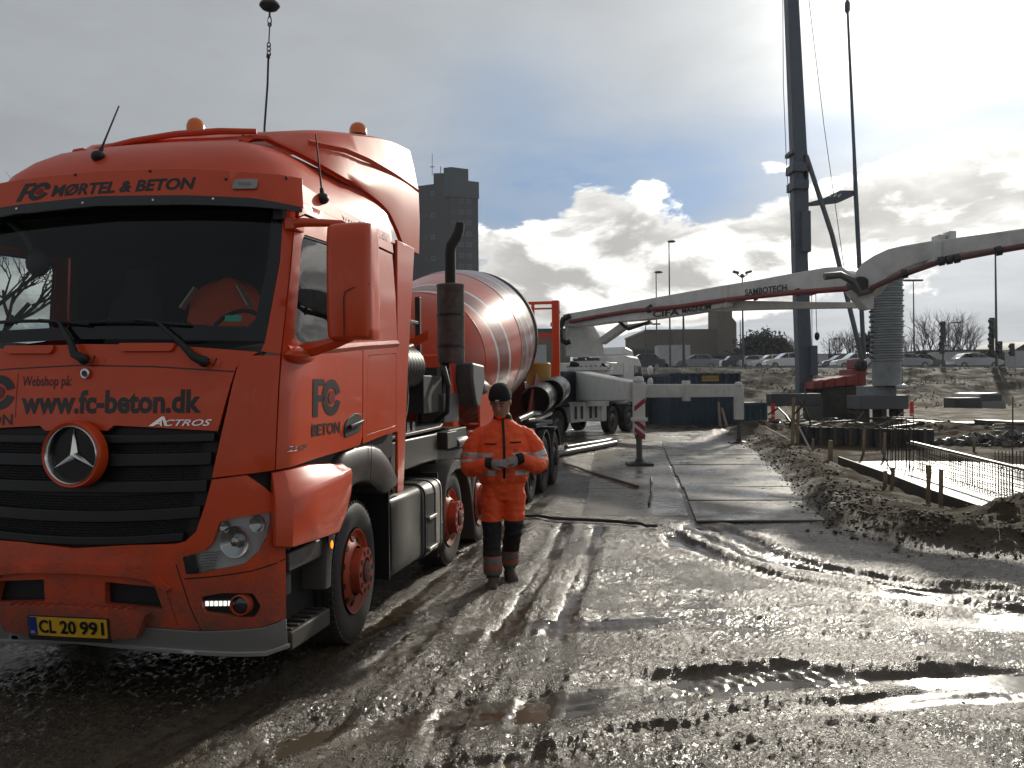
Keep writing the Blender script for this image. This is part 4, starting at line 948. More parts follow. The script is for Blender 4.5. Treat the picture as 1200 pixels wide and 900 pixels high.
# arches
def arch(name, c, pts_out, pts_in, x0, x1, m, parent=TR, bulge=.03, label=None):
    """fender: strip between two curves in the (u, z) plane, wrapped from x0 (inner) to x1 (outer)"""
    n = len(pts_out); q = MB(); rings = []
    for (a, b_), (c2, d2) in zip(pts_out, pts_in):
        rings.append([(x0, a, b_), (x1 - .03, a, b_), (x1, a * .9 + c2 * .1, b_ * .9 + d2 * .1), (x1 + bulge * .3, (a + c2) / 2, (b_ + d2) / 2), (x1, c2 * .9 + a * .1, d2 * .9 + b_ * .1), (x1 - .03, c2, d2), (x0, c2, d2)])
    q.loft(rings); return q.build(name, m, parent, smooth=45)
def arc_pts(cu, cz, r, a0, a1, n=20, rz=None): return [(cu - r * math.cos(R(a0 + (a1 - a0) * k / n)), cz + (rz or r) * math.sin(R(a0 + (a1 - a0) * k / n))) for k in range(n + 1)]
outp = [(.75, .55), (.765, .72), (.82, .92), (.90, 1.08), (.96, 1.20), (.985, 1.32), (1.05, 1.40), (1.16, 1.44), (1.35, 1.455), (1.55, 1.455), (1.75, 1.435), (1.92, 1.39), (2.06, 1.32), (2.18, 1.22), (2.27, 1.12)]
inp = [(.86, .55), (.875, .70), (.92, .83), (.985, .95), (1.06, 1.045), (1.13, 1.10), (1.22, 1.14), (1.32, 1.165), (1.43, 1.175), (1.55, 1.17), (1.67, 1.15), (1.79, 1.11), (1.90, 1.06), (2.02, 1.02), (2.20, 1.06)]
FE = arch('front_fender', None, outp, inp, .75, 1.245, GREYP)
arch('front_fender', None, [(a, b_) for a, b_ in outp], inp, -.75, -1.245, GREYP, bulge=-.03)
q = MB(); q.ball((1.258, .845, .83), (.008, .014, .028), 10, 8); q.build('side_marker', AMBLIT, FE, smooth=60)
q = MB(); q.box(1.235, 1.25, .81, .88, .75, .90); q.build('marker_base', BLACKP, FE, bevel=.006)
q = MB(); q.tube([(1.255, 1.62, 1.44), (1.262, 1.60, 1.35), (1.262, 1.58, 1.18)], .003, 4); q.build('fender_seam', INK, FE)
# inner wheel house
q = MB(); q.box(-.95, .95, .95, 2.1, .35, 1.2); q.build('wheel_house', mat('void_black', (.006, .006, .006), .7), TR)
# steps
STEPM = mat('step_plastic', (.018, .018, .019), .45, bump=.2, bscale=60, mud=.55, mudz=1.3)
for sg in (1, -1):
    for z0, z1, u0, u1, xo in ((.76, .885, .27, .82, 1.22), (.285, .40, .27, .86, 1.235)):
        q = MB(); q.prism([(sg * .85, u0, z1), (sg * xo, u0, z1), (sg * xo, u0, z0), (sg * .85, u0, z0)], (0, u1 - u0, 0)); st = q.build('step', STEPM, TR, bevel=.012)
        for k in range(6):
            q = MB(); y = u0 + .05 + k * (u1 - u0 - .1) / 5; q.box(min(sg * 1.0, sg * (xo - .02)), max(sg * 1.0, sg * (xo - .02)), y - .012, y + .012, z1, z1 + .012); q.build('tread_rib', STEPM, st, bevel=.003)
    q = MB(); q.box(min(sg * .8, sg * 1.08), max(sg * .8, sg * 1.08), .24, .95, .3, .95); q.build('step_back', mat('void_black', (.006, .006, .006), .7), TR)
    q = MB(); q.box(min(sg * .9, sg * 1.2), max(sg * .9, sg * 1.2), .235, .27, .34, .9); q.build('step_side', STEPM, TR, bevel=.005)
# rear of front wheel: mud flap, tank
q = MB(); q.box(.7, 1.2, 2.16, 2.18, .3, 1.05); q.build('mud_flap', RUBBER, TR)
def rsec(x0, x1, z0, z1, y, r=.1, n=5): return [(a, y, b_) for a, b_ in rounded([(x0, z0), (x1, z0), (x1, z1), (x0, z1)], r, n)]
q = MB(); q.loft([rsec(.45, 1.195, .30, .96, 2.24, .09), rsec(.45, 1.205, .28, .97, 2.28, .10), rsec(.45, 1.205, .28, .965, 3.05, .10), rsec(.45, 1.195, .29, .955, 3.07, .1)])
TK = q.build('fuel_tank_cover', TANKG, TR, smooth=50)
q = MB(); q.loft([rsec(.45, 1.21, .27, .965, 3.085, .12), rsec(.45, 1.225, .26, .975, 3.11, .13), rsec(.45, 1.225, .26, .975, 3.66, .13), rsec(.45, 1.20, .28, .96, 3.70, .12)])
TK2 = q.build('fuel_tank', ALU, TR, smooth=50)
for y in (3.10, 3.42, 3.63):
    q = MB(); q.loft([rsec(.44, 1.232, .252, .983, y, .13), rsec(.44, 1.232, .252, .983, y + .03, .13)]); q.build('tank_strap', RUBBER if y < 3.6 else ALU, TK2, smooth=50)
q = MB(); q.box(1.19, 1.2275, 3.15, 3.40, .33, .88); q.build('tank_recess_shade', mat('void_black', (.006, .006, .006), .7), TK2, bevel=.01)  # black block proud of the tank, painted as a shaded recess
for z in (.65, .36):
    q = MB(); q.box(1.20, 1.26, 3.14, 3.41, z - .018, z + .018); q.build('tank_step', ALU, TK2, bevel=.008)
for y in (2.35, 2.5, 2.62):
    q = MB(); q.tube([(1.02, y, .975), (1.02, y, 1.01), (1.12, y + .12, 1.01), (1.12, y + .12, .975)], .012, 6); q.build('tank_bracket', RUBBER, TK)
# second-axle fender
o2 = [(3.74, .22), (3.745, .45), (3.77, .65), (3.83, .84), (3.93, .98), (4.08, 1.07), (4.28, 1.10), (4.48, 1.09), (4.68, 1.04), (4.83, .95), (4.94, .80), (5.00, .62), (5.06, .40), (5.13, .12)]
i2 = [(3.78, .22), (3.79, .45), (3.815, .62), (3.87, .77), (3.95, .88), (4.09, .965), (4.28, .99), (4.46, .985), (4.62, .945), (4.75, .87), (4.85, .75), (4.93, .60), (5.01, .40), (5.09, .12)]
arch('rear_fender', None, o2, i2, .72, 1.215, GREYP)
q = MB(); q.box(.45, 1.17, 3.715, 3.74, .18, 1.02); q.build('fender_front_plate', BLACKP, TR)
q = MB(); q.ball((1.19, 3.72, .72), (.03, .012, .06), 10, 8); q.build('side_marker', AMBER, TR)
q = MB(); q.box(-.95, .95, 3.8, 5.0, .6, 1.0); q.build('wheel_house', mat('void_black', (.006, .006, .006), .7), TR)
# frame
q = MB()
for sx in (-.42, .42): q.box(sx - .05, sx + .05, 1.2, 6.9, .78, 1.06)
for y in (2.5, 3.3, 5.0, 6.5): q.box(-.4, .4, y, y + .12, .8, 1.02)
q.build('chassis_frame', DARK, TR, bevel=.005)
q = MB(); q.box(-1.0, 1.08, 2.56, 4.05, 1.12, 1.40); DECK = q.build('side_box', mat('box_black', (.012, .012, .013), .4, dust=.3), TR, bevel=.02)
q = MB(); q.prism([(-1.0, 2.56, 1.42), (1.10, 2.56, 1.42), (1.10, 4.1, 1.44), (.75, 5.6, 1.47), (-.8, 5.6, 1.47), (-1, 4.1, 1.44)], (0, 0, .03)); q.build('deck_plate', mat('deck_grey', (.10, .10, .10), .4, metal=.5, dust=.6), TR, bevel=.006)
q = MB(); q.box(.62, 1.05, 4.1, 5.4, 1.06, 1.40); q.tube([(.8, 4.3, 1.2), (1.12, 4.6, 1.25), (1.12, 5.0, 1.25), (.9, 5.2, 1.2)], .07, 10); q.box(.95, 1.16, 4.15, 4.55, 1.22, 1.4); q.build('valve_block', DARK, TR, bevel=.01)
q = MB(); q.ball((1.17, 5.05, 1.20), .03, 8, 6); q.build('work_lamp', SILVER, TR)
# air intake
q = MB(); q.lathe([(-.05, .06), (0, .17), (.05, .19), (.1, .19), (.12, .15), (.14, .08)], (.80, 3.5, 2.42), n=20); q.lathe([(-.25, .1), (0, .1)], (.80, 3.5, 2.42), n=14)
for k in range(6): q.lathe([(0, .205), (.05, .225), (.10, .205)], (.80, 3.28 + k * .10, 2.08), (0, 1, 0), 20)
q.build('air_cleaner', BLACKP, TR, smooth=50)
# exhaust
EXM = mat('exhaust_heat_shield', (.15, .14, .13), .5, metal=.5, var=.3, vscale=12)
ex = (.98, 5.0)
q = MB(); q.lathe([(2.15, .145), (2.18, .157), (3.02, .157), (3.03, .163), (3.05, .163), (3.055, .15), (3.06, .06)], (ex[0], ex[1], 0), n=28); EX = q.build('exhaust_silencer', EXM, TR, smooth=40)
for z in (2.34, 2.70): 
    q = MB(); q.lathe([(z - .015, .158), (z - .015, .164), (z + .015, .164), (z + .015, .158)], (ex[0], ex[1], 0), n=28, caps=False); q.build('band', BLACKP, EX)
q = MB(); q.tube([(ex[0], ex[1], 3.05), (ex[0], ex[1], 3.42), (ex[0] + .01, ex[1], 3.50), (ex[0] + .06, ex[1] + .02, 3.58), (ex[0] + .10, ex[1] + .04, 3.68), (ex[0] + .11, ex[1] + .05, 3.76)], [.062, .062, .062, .06, .058, .05], 14); q.build('exhaust_pipe', mat('sooty_steel', (.03, .027, .025), .6, metal=.4), EX, smooth=50)
q = MB(); q.prism([(.98, 5.15, 2.16), (.98, 5.75, 2.14), (.98, 5.80, 1.95), (.98, 5.55, 1.66), (.98, 5.42, 1.62), (.98, 5.3, 1.68), (.98, 5.15, 1.95)], (.22, 0, 0)); q.tube([(1.1, 5.78, 1.88), (1.1, 6.1, 1.86)], .09, 12); q.build('pump_cover', mat('pump_grey', (.10, .10, .10), .5, var=.2), TR, bevel=.03)
q = MB()
q.tube([(.9, 5.0, 2.15), (.95, 4.9, 1.9), (.95, 4.7, 1.75), (.8, 4.5, 1.7)], .055, 10); q.tube([(1.0, 4.6, 2.1), (1.08, 4.5, 1.9), (1.05, 4.55, 1.6), (.9, 4.6, 1.5)], .03, 8)
q.tube([(.7, 3.0, 1.5), (.85, 3.1, 1.9), (.8, 3.3, 2.2), (.85, 3.9, 2.3), (.85, 4.2, 1.8), (.8, 4.4, 1.5)], .035, 8)
q.tube([(.2, 3.0, 1.5), (.3, 3.2, 2.3), (.3, 3.6, 2.5), (.4, 4.2, 2.2), (.5, 4.3, 1.5)], .03, 8)
q.box(.55, .95, 4.0, 4.7, 1.6, 2.0); q.box(.3, .9, 4.7, 5.2, 1.5, 2.1); q.beam((.65, 4.3, 1.47), (.65, 4.3, 2.9), .06, .06); q.beam((.65, 4.8, 1.47), (.65, 4.8, 2.9), .06, .06)
q.beam((.65, 4.3, 2.6), (.65, 4.8, 2.6), .04, .04); q.beam((.65, 4.3, 2.2), (.65, 4.8, 2.2), .04, .04)
q.build('engine_pipework', DARK, TR, bevel=.008)
q = MB(); pts = [(.95, 3.0 + .35 * math.cos(t), 1.82 + .34 * math.sin(t)) for t in np.linspace(0, 2 * math.pi, 25)]; q.tube(pts, .05, 8, False); q.tube([(p[0] - .09, p[1], p[2]) for p in pts], .05, 8, False); q.build('coiled_hose', RUBBER, TR, smooth=60)
for k in range(5):
    q = MB(); q.lathe([(0, .05), (.02, .05)], (1.0, 2.75 + k * .17, 1.50), (1, 0, 0), 12); q.build('bracket_hole', BLACKP, TR)
q = MB(); q.box(.55, 1.0, 4.62, 5.25, 1.475, 1.80); q.build('battery_box', mat('battery_grey', (.13, .13, .125), .5, var=.2), TR, bevel=.015)
q = MB(); q.ball((.62, 4.45, 1.62), (.16, .14, .13), 14, 10); q.build('red_canister', RED, TR)
for x, y in ((.25, 4.5),):
    q = MB(); q.prism([(x, y, 2.2), (x + .6, y, 2.5), (x + .6, y, 2.4), (x, y, 2.1)], (0, .04, 0)); q.beam((.7, 3.0, 1.9), (.95, 2.9, 2.2), .05, .03); q.build('red_bracket', RED, TR)

# ================================================================ the mixer semi-trailer
TL = empty('mixer_trailer', (-2.6167 + math.sin(.19291) * 5.6, 5.2185 + math.cos(.19291) * 5.6, 0), -.19291, 'concrete mixer trailer with striped red and white drum behind the orange tractor', 'trailer')
O5 = 5.6
def tl(v, u, z): return (v, u - O5, z)
# drum
dm = D.materials.new('drum_paint'); dm.use_nodes = True; t = dm.node_tree; G = NG(t); bs = t.nodes['Principled BSDF']
ob = G.n('ShaderNodeTexCoord').outputs['Object']; sp_ = G.n('ShaderNodeSeparateXYZ', i_0=ob)
ang = G.m('DIVIDE', G.m('ARCTAN2', sp_.outputs[0], sp_.outputs[1]), 2 * math.pi)
hel = G.m('FRACT', G.m('ADD', G.m('MULTIPLY', sp_.outputs[2], .60), ang))
st = G.ramp(hel, [(0, (.66, .075, .024)), (.30, (.66, .075, .024)), (.31, (.8, .78, .75)), (.345, (.8, .78, .75)), (.355, (.30, .055, .045)), (.58, (.30, .055, .045)), (.59, (.8, .78, .75)), (.625, (.8, .78, .75)), (.635, (.66, .075, .024))], 'CONSTANT')
# rear part: fine spray-like bands
hel2 = G.m('FRACT', G.m('MULTIPLY', G.m('ADD', G.m('MULTIPLY', sp_.outputs[2], .60), ang), 4.)); fine = G.ramp(hel2, [(0, (.20, .05, .05)), (.5, (.16, .04, .045)), (.52, (.50, .47, .45)), (.66, (.50, .47, .45)), (.68, (.30, .07, .05)), (.93, (.55, .53, .5)), (.97, (.24, .05, .05))], 'CONSTANT')
kk = G.smooth(sp_.outputs[2], 1.95, 2.0)
st = G.mix(kk, st, fine); capk = G.smooth(sp_.outputs[2], .52, .50); st = G.mix(capk, st, (.70, .085, .025))
dn = G.noise(ob, 3., 7, .65); st = G.mix(G.m('MULTIPLY', G.smooth(dn, .42, .72), .45), st, (.22, .17, .15))
t.links.new(st, bs.inputs['Base Color']); t.links.new(G.m('ADD', .24, G.m('MULTIPLY', G.noise(ob, 9., 6, .6), .22)), bs.inputs['Roughness'])
bn = G.n('ShaderNodeBump', i_Strength=.10, i_Distance=.02); t.links.new(G.noise(ob, 2.2, 5, .5), bn.inputs['Height']); t.links.new(bn.outputs[0], bs.inputs['Normal'])
bs.inputs['Coat Weight'].default_value = .3; bs.inputs['Coat Roughness'].default_value = .12
A0 = Vector(tl(-.02, 6.55, 2.18)); A1 = Vector(tl(-.02, 12.1, 3.02)); AX = (A1 - A0).normalized()
prof = [(-.10, .12), (-.08, .34), (.0, .56), (.12, .74), (.28, .86), (.46, .93), (.50, .945), (1.2, 1.06), (1.9, 1.17), (2.3, 1.205), (2.75, 1.21), (3.1, 1.20), (3.6, 1.13), (4.3, .98), (5.0, .80), (5.45, .66), (5.5, .60)]
q = MB(); q.lathe(prof, (0, 0, 0), (0, 0, 1), 72); DR = q.build('drum', dm, TL, smooth=40); DR.location = A0; DR.rotation_mode = 'QUATERNION'; DR.rotation_quaternion = AX.to_track_quat('Z', 'Y')
q = MB(); q.lathe([(3.62, 1.125), (3.62, 1.17), (3.80, 1.15), (3.80, 1.09)], n=56, caps=False); q.build('drum_ring', ALU, DR)
for t0 in (.5, 2.0):
    q = MB(); rr = float(np.interp(t0, [p[0] for p in prof], [p[1] for p in prof])); q.lathe([(t0 - .01, rr), (t0 - .004, rr + .006), (t0 + .004, rr + .006), (t0 + .012, rr)], n=72, caps=False); q.build('weld_seam', RED, DR, smooth=60)
q = MB()
for sx in (-.42, .42): q.box(sx - .07, sx + .07, .4, 7.9, .92, 1.22)
for y in (.8, 2.4, 3.6, 5., 6.4, 7.7): q.box(-.5, .5, y, y + .12, .95, 1.18)
q.build('trailer_frame', RED, TL, bevel=.008)
q = MB(); q.prism([tl(-.7, 6.2, 1.2), tl(.7, 6.2, 1.2), tl(.55, 6.2, 2.3), tl(-.55, 6.2, 2.3)], (0, .3, 0)); q.build('drum_pedestal', RED, TL, bevel=.02)
q = MB(); q.prism([tl(-.75, 11.0, 1.2), tl(.85, 11.0, 1.2), tl(.75, 11.0, 1.95), tl(-.6, 11.0, 1.95)], (0, .35, 0)); q.prism([tl(.95, 9.9, 1.25), tl(.95, 11.2, 1.25), tl(.95, 11.3, 1.95), tl(.95, 10.9, 2.1)], (.05, 0, 0)); q.build('rear_pedestal', mat('trailer_dark_red', (.20, .02, .015), .4, dust=.3), TL, bevel=.01)
# flank guard panel with the white strokes seen under the drum
q = MB(); q.prism([tl(.98, 6.3, 1.30), tl(.98, 8.2, 1.30), tl(.98, 8.3, 1.62), tl(.98, 6.3, 2.02)], (.03, 0, 0)); SGD = q.build('guard_panel', RED, TL, bevel=.01)
for bx_ in ((.9, 1.14, .35, 2.4, 1.12, 1.22), (.5, 1.15, 4.3, 6.2, 1.15, 1.22)): MB().box(*bx_).build('side_rail', DARK, TL, bevel=.01)
# landing gear, tanks
q = MB(); q.box(.75, .9, .9, 1.05, .25, 1.1); q.box(-.9, -.75, .9, 1.05, .25, 1.1); q.box(.6, 1.0, .8, 1.15, .2, .25); q.build('landing_leg', DARK, TL)
# wheels
TW = make_wheel('wheel', (1.20, 7.75 - O5, .50), 1, r=.50, w=.36, m=mat('grey_rim', (.09, .085, .08), .5, metal=.4, mud=.6), parent=TL, flange=.05, hubr=.14)
for u in (7.75, 9.1, 10.45, 11.75):
    for sg in (1, -1):
        if u == 7.75 and sg == 1: continue
        c = copy_tree(TW, TL); c.location = (sg * 1.20, u - O5, .50); c.rotation_euler = (0, 0, 0 if sg > 0 else math.pi)
for u in (7.75, 9.1, 10.45, 11.75):
    for sg in (1, -1):
        pts = arc_pts(u - O5, .50, .60, 20, 160, 12); pin = arc_pts(u - O5, .50, .57, 20, 160, 12)
        q = MB(); q.loft([[(sg * .86, a, b_), (sg * 1.23, a, b_), (sg * 1.23, c2, d2), (sg * .86, c2, d2)] for (a, b_), (c2, d2) in zip(pts, pin)]); q.build('mudguard', mat('mudguard_grey', (.06, .06, .06), .35, metal=.5, mud=.3, mudz=1.3), TL, smooth=45)
# water tank
q = MB(); q.lathe([(0, .22), (.02, .25), (.55, .25), (.58, .22)], tl(.80, 12.3, 1.75), (0, 0, 1), 20); q.build('water_tank', mat('yellow_tank', (.55, .27, .03), .45, dust=.4), TL, smooth=40)
# spare chutes clamped beside the drum mouth
for (v, u, z) in ((1.02, 10.6, 1.60), (1.15, 11.5, 1.72)):
    q = MB(); q.lathe([(0, .20), (.0, .26), (.03, .27), (.80, .25), (.83, .24), (.83, .02)], tl(v, u, z), (.05, 1, .12), 22, caps=False); q.lathe([(.01, .24), (.02, .01)], tl(v, u, z), (.05, 1, .12), 22, caps=False)
    cc = q.build('extension_chute', mat('chute_black', (.02, .02, .022), .35, metal=.4), TL, smooth=45)
    q = MB(); pts = [Vector(tl(v, u - .015, z)) + Vector((math.cos(a) * .262, 0, math.sin(a) * .262)) for a in np.linspace(-1.2, 2.6, 16)]; q.tube(pts, .018, 6); q.build('chute_rim', ALU, cc, smooth=60)
# red rear frame with ladder and platform
RF = []
q = MB(); q.beam(tl(1.03, 13.2, 1.55), tl(1.03, 13.2, 3.64), .15, .15, (0, 1, 0)); q.build('frame_post', RED, TL, bevel=.01)
for z in (2.0, 2.35, 2.7, 3.05, 3.4):
    q = MB(); q.lathe([(0, .018), (.02, .014)], tl(1.11, 13.2, z), (1, 0, 0), 8); q.build('bolt', ALU, TL)
q = MB(); q.beam(tl(.55, 13.2, 1.6), tl(.55, 13.2, 3.62), .06, .06); q.build('frame_post', RED, TL)
for z, w in ((3.60, .06), (3.48, .035), (2.93, .05), (2.83, .035)):
    q = MB(); q.beam(tl(.3, 13.2, z), tl(1.03, 13.2, z), w * .8, w, (0, 0, 1)); q.build('frame_rail', RED, TL)
q = MB(); q.beam(tl(.2, 13.2, 2.25), tl(1.03, 13.2, 2.20), .12, .22); q.build('frame_rail', RED, TL, bevel=.01)
q = MB(); q.lathe([(0, .04), (.06, .04), (.09, .02)], tl(.96, 13.15, 3.10), n=10); q.build('tail_beacon', AMBER, TL, smooth=50)
q = MB(); q.prism([tl(-.4, 12.0, 3.2), tl(.5, 12.0, 3.2), tl(.3, 12.9, 2.0), tl(-.2, 12.9, 2.0)], (0, .06, 0)); q.build('discharge_chute', RED, TL, bevel=.01)
q = MB(); q.box(-.8, .8, 12.9 - O5, 13.25 - O5, 1.0, 1.15); q.box(-1.1, 1.1, 12.4 - O5, 12.5 - O5, .6, 1.0); q.build('rear_platform', DARK, TL)
q = MB(); q.tube([tl(1.0, 9.0, 1.33), tl(1.06, 10., 1.40), tl(1.1, 10.6, 1.38), tl(1.05, 11.3, 1.45)], .05, 8); q.tube([tl(1.05, 9.6, 1.30), tl(1.15, 10.4, 1.30), tl(1.15, 11.6, 1.35)], .03, 8); q.build('side_pipe', ALU, TL, smooth=60)

# ================================================================ the worker walking towards the camera
PX, PY = -.095, 8.27
PR = empty('person', (PX, PY, 0), R(4), 'worker in orange hi-vis jacket and trousers with black beanie walking beside the lorry, hands together', 'person')
def ring_e(c, rx, ry, n=20, tilt=0., p=1.0, rot=0.):
    out = []
    for k in range(n):
        a = 2 * math.pi * k / n; x = math.copysign(abs(math.cos(a)) ** p, math.cos(a)) * rx; y = math.copysign(abs(math.sin(a)) ** p, math.sin(a)) * ry
        out.append((c[0] + x * math.cos(rot) - y * math.sin(rot), c[1] + x * math.sin(rot) + y * math.cos(rot), c[2] + tilt * y))
    return out
q = MB()
# torso with jacket: hem to collar   (z, half width, half depth, forward offset)
TOR = [(.955, .185, .135, .0), (.97, .205, .15, .0), (1.0, .222, .165, -.005), (1.08, .232, .172, -.01), (1.18, .235, .172, -.01), (1.28, .238, .165, -.005), (1.37, .236, .15, .0), (1.42, .228, .142, .005), (1.465, .208, .128, .005), (1.505, .165, .11, .005), (1.54, .112, .095, .0), (1.56, .088, .085, -.005), (1.60, .080, .082, -.01), (1.615, .072, .076, -.01)]
q.loft([ring_e((0, y, z), w, d, 28, p=.88) for z, w, d, y in TOR])
# hips
q.loft([ring_e((0, .0, z), w, d, 24, p=.9) for z, w, d in ((.80, .175, .125), (.88, .19, .14), (.96, .19, .14), (1.02, .18, .13))])
def limb(pts, n=18):
    P = [Vector(p[:3]) for p in pts]; rings = []; ref = Vector((1, 0, 0))
    for i, p in enumerate(P):
        d = (P[min(i + 1, len(P) - 1)] - P[max(i - 1, 0)]).normalized(); r_ = (ref - d * ref.dot(d)).normalized(); c = d.cross(r_); rx, ry = pts[i][3], pts[i][4]
        rings.append([p + r_ * math.cos(a) * rx + c * math.sin(a) * ry for a in [2 * math.pi * k / n for k in range(n)]])
    q.loft(rings)
# viewer-left leg planted, viewer-right leg slightly behind
LEGL = [(-.095, 0, .90, .10, .125), (-.10, -.005, .82, .108, .125), (-.105, -.035, .70, .100, .112), (-.108, -.065, .58, .088, .098), (-.110, -.085, .50, .082, .090), (-.110, -.095, .42, .080, .085), (-.108, -.10, .32, .078, .084), (-.105, -.11, .22, .082, .088), (-.103, -.11, .15, .085, .092), (-.103, -.11, .11, .078, .088)]
LEGR = [(.095, 0, .90, .10, .125), (.098, .0, .82, .108, .125), (.095, -.02, .70, .100, .112), (.090, -.04, .58, .088, .098), (.085, -.04, .50, .082, .090), (.078, .02, .42, .080, .085), (.070, .09, .32, .078, .084), (.064, .15, .23, .082, .088), (.062, .17, .17, .085, .092), (.062, .175, .14, .078, .088)]
limb(LEGL); limb(LEGR)
# arms: shoulder, elbow out, forearm across the front
AL = [(-.15, .0, 1.445, .068, .085), (-.215, .01, 1.405, .078, .095), (-.272, .01, 1.30, .086, .098), (-.296, .0, 1.20, .084, .094), (-.300, -.03, 1.13, .082, .088), (-.275, -.11, 1.10, .078, .080), (-.21, -.185, 1.13, .070, .070), (-.16, -.22, 1.155, .060, .060), (-.135, -.235, 1.165, .052, .050)]
AR = [(.15, .0, 1.445, .068, .085), (.215, .01, 1.405, .080, .095), (.280, .01, 1.30, .088, .10), (.318, .0, 1.20, .088, .096), (.325, -.03, 1.14, .084, .090), (.290, -.11, 1.12, .080, .082), (.22, -.18, 1.16, .072, .072), (.165, -.215, 1.19, .060, .060), (.135, -.235, 1.20, .052, .050)]
limb(AL); limb(AR)
# collar, neck and head
q.loft([ring_e((0, -.01, z), w, d, 20) for z, w, d in ((1.52, .062, .066), (1.60, .058, .062), (1.66, .056, .060))])
HC = Vector((-.018, -.065, 1.722)); TI = .34
def hp(x, y, z):     # head space, pitched forward to look at the hands
    v = Matrix.Rotation(TI, 3, 'X') @ (Vector((x, y, z)) * 1.16); v = Matrix.Rotation(-.28, 3, 'Z') @ v; return tuple(HC + v)
rings = []
for z, w, f, bk in ((-.125, .030, -.055, .0), (-.11, .045, -.085, .03), (-.085, .056, -.093, .055), (-.05, .064, -.094, .078), (0, .072, -.092, .098), (.04, .075, -.092, .104), (.08, .073, -.080, .100), (.11, .062, -.06, .082), (.13, .04, -.035, .055)):
    rings.append([hp(math.cos(a) * w, (f if math.sin(a) < 0 else bk) * abs(math.sin(a)) ** .85 * 1., z) for a in [2 * math.pi * k / 20 for k in range(20)]])
q.loft(rings)
q.loft([[hp(x, y, z) for x, y in ((-.007 * s, -.088), (0, -.096 - .022 * s), (.007 * s, -.088), (0, -.08))] for z, s in ((.022, .4), (.0, .9), (-.018, 1.4), (-.030, 1.5), (-.036, .6))])
for sx in (-1, 1):
    c = hp(sx * .029, -.082, .028); q.ball(c, (.018, .010, .006), 10, 6)   # brows
    c = hp(sx * .029, -.083, .008); q.ball(c, (.012, .010, .008), 10, 6)   # eyes
    c = hp(sx * .078, .0, .0); q.ball(c, (.010, .018, .030), 10, 6)       # ears
c = hp(0, -.088, -.058); q.ball(c, (.024, .010, .006), 10, 6); c = hp(0, -.086, -.070); q.ball(c, (.020, .010, .007), 10, 6); c = hp(0, -.082, -.10); q.ball(c, (.020, .016, .014), 10, 6)
# merge everything into one continuous surface, then paint the clothes by region
me = D.meshes.new('b'); me.from_pydata(q.V, [], q.F); tmp = link(D.objects.new('b', me)); rm = tmp.modifiers.new('r', 'REMESH'); rm.mode = 'VOXEL'; rm.voxel_size = .0085
smd = tmp.modifiers.new('s', 'SMOOTH'); smd.iterations = 5; smd.factor = .5
bpy.context.view_layer.update(); me2 = D.meshes.new_from_object(tmp.evaluated_get(bpy.context.evaluated_depsgraph_get())); D.objects.remove(tmp); me2.name = 'body'
n = len(me2.vertices); co = np.empty(n * 3, np.float32); me2.vertices.foreach_get('co', co); co = co.reshape(-1, 3).astype(float)
x, y, z = co.T
# folds and creases in the cloth
cl = (z < 1.56) & (z > .12)
nr = np.empty(n * 3, np.float32); me2.vertices.foreach_get('normal', nr); nr = nr.reshape(-1, 3)
fold = .007 * pnoise(x * 7 + 3, z * 16 + y * 6, 5) + .005 * pnoise(x * 16, z * 9 + y * 12, 9) + .003 * pnoise(x * 30, z * 34 + y * 20, 12)
leg_f = np.where((z < .95), .006 * pnoise(x * 12 + 5, z * 22, 15), 0)
bag = np.where((z > .97) & (z < 1.1), .006 * np.sin(np.arctan2(y, x) * 11 + z * 8), 0)
co += nr * (np.where(cl, fold + leg_f + bag, 0) * sst(z, .12, .3))[:, None]
me2.vertices.foreach_set('co', co.astype(np.float32).ravel()); me2.update()
TROU_BLACK = mat('black_workwear', (.012, .012, .014), .75, bump=.3, bscale=60, mud=.35, mudz=.7)
HIVM = mat('hi_vis_trousers', (.92, .105, .022), .7, var=.08, bump=.3, bscale=35, mud=.5, mudz=.55)
SKIN = mat('skin', (.42, .235, .17), .5, bump=.1, bscale=80)
REFM = mat('muddy_reflective', (.26, .25, .23), .45, var=.2, mud=.7, mudz=.5)
for mm in (HIVIS, HIVM, TROU_BLACK, REFL, SKIN, REFM): me2.materials.append(mm)
mi = np.zeros(len(me2.polygons), np.int32)
fc = np.empty(len(me2.polygons) * 3, np.float32); me2.polygons.foreach_get('center', fc); fc = fc.reshape(-1, 3); X, Y, Z = fc.T
arm = (np.abs(X) > .255) | ((Y < -.165) & (Z > 1.05) & (Z < 1.28)) | ((Y < -.10) & (np.abs(X) > .215) & (Z < 1.3) & (Z > 1.0))
mi[:] = 0
mi[Z < .965] = 1
leg = Z < .965
kn = leg & (Z < .605) & (Z > .285); mi[kn] = 2
mi[leg & (Z < .275) & (Z > .20)] = 5; mi[leg & (Z < .175)] = 5
mi[(Z > 1.66) ] = 4; mi[(Z > 1.60)] = 4; mi[(Z > 1.565) & (Z <= 1.615) & (np.hypot(X, Y + .0) < .105) & (Y > -.10)] = 2
torso = ~arm & (Z > .965)
mi[torso & (Z > 1.205) & (Z < 1.255)] = 3; mi[torso & (Z > 1.045) & (Z < 1.095)] = 3
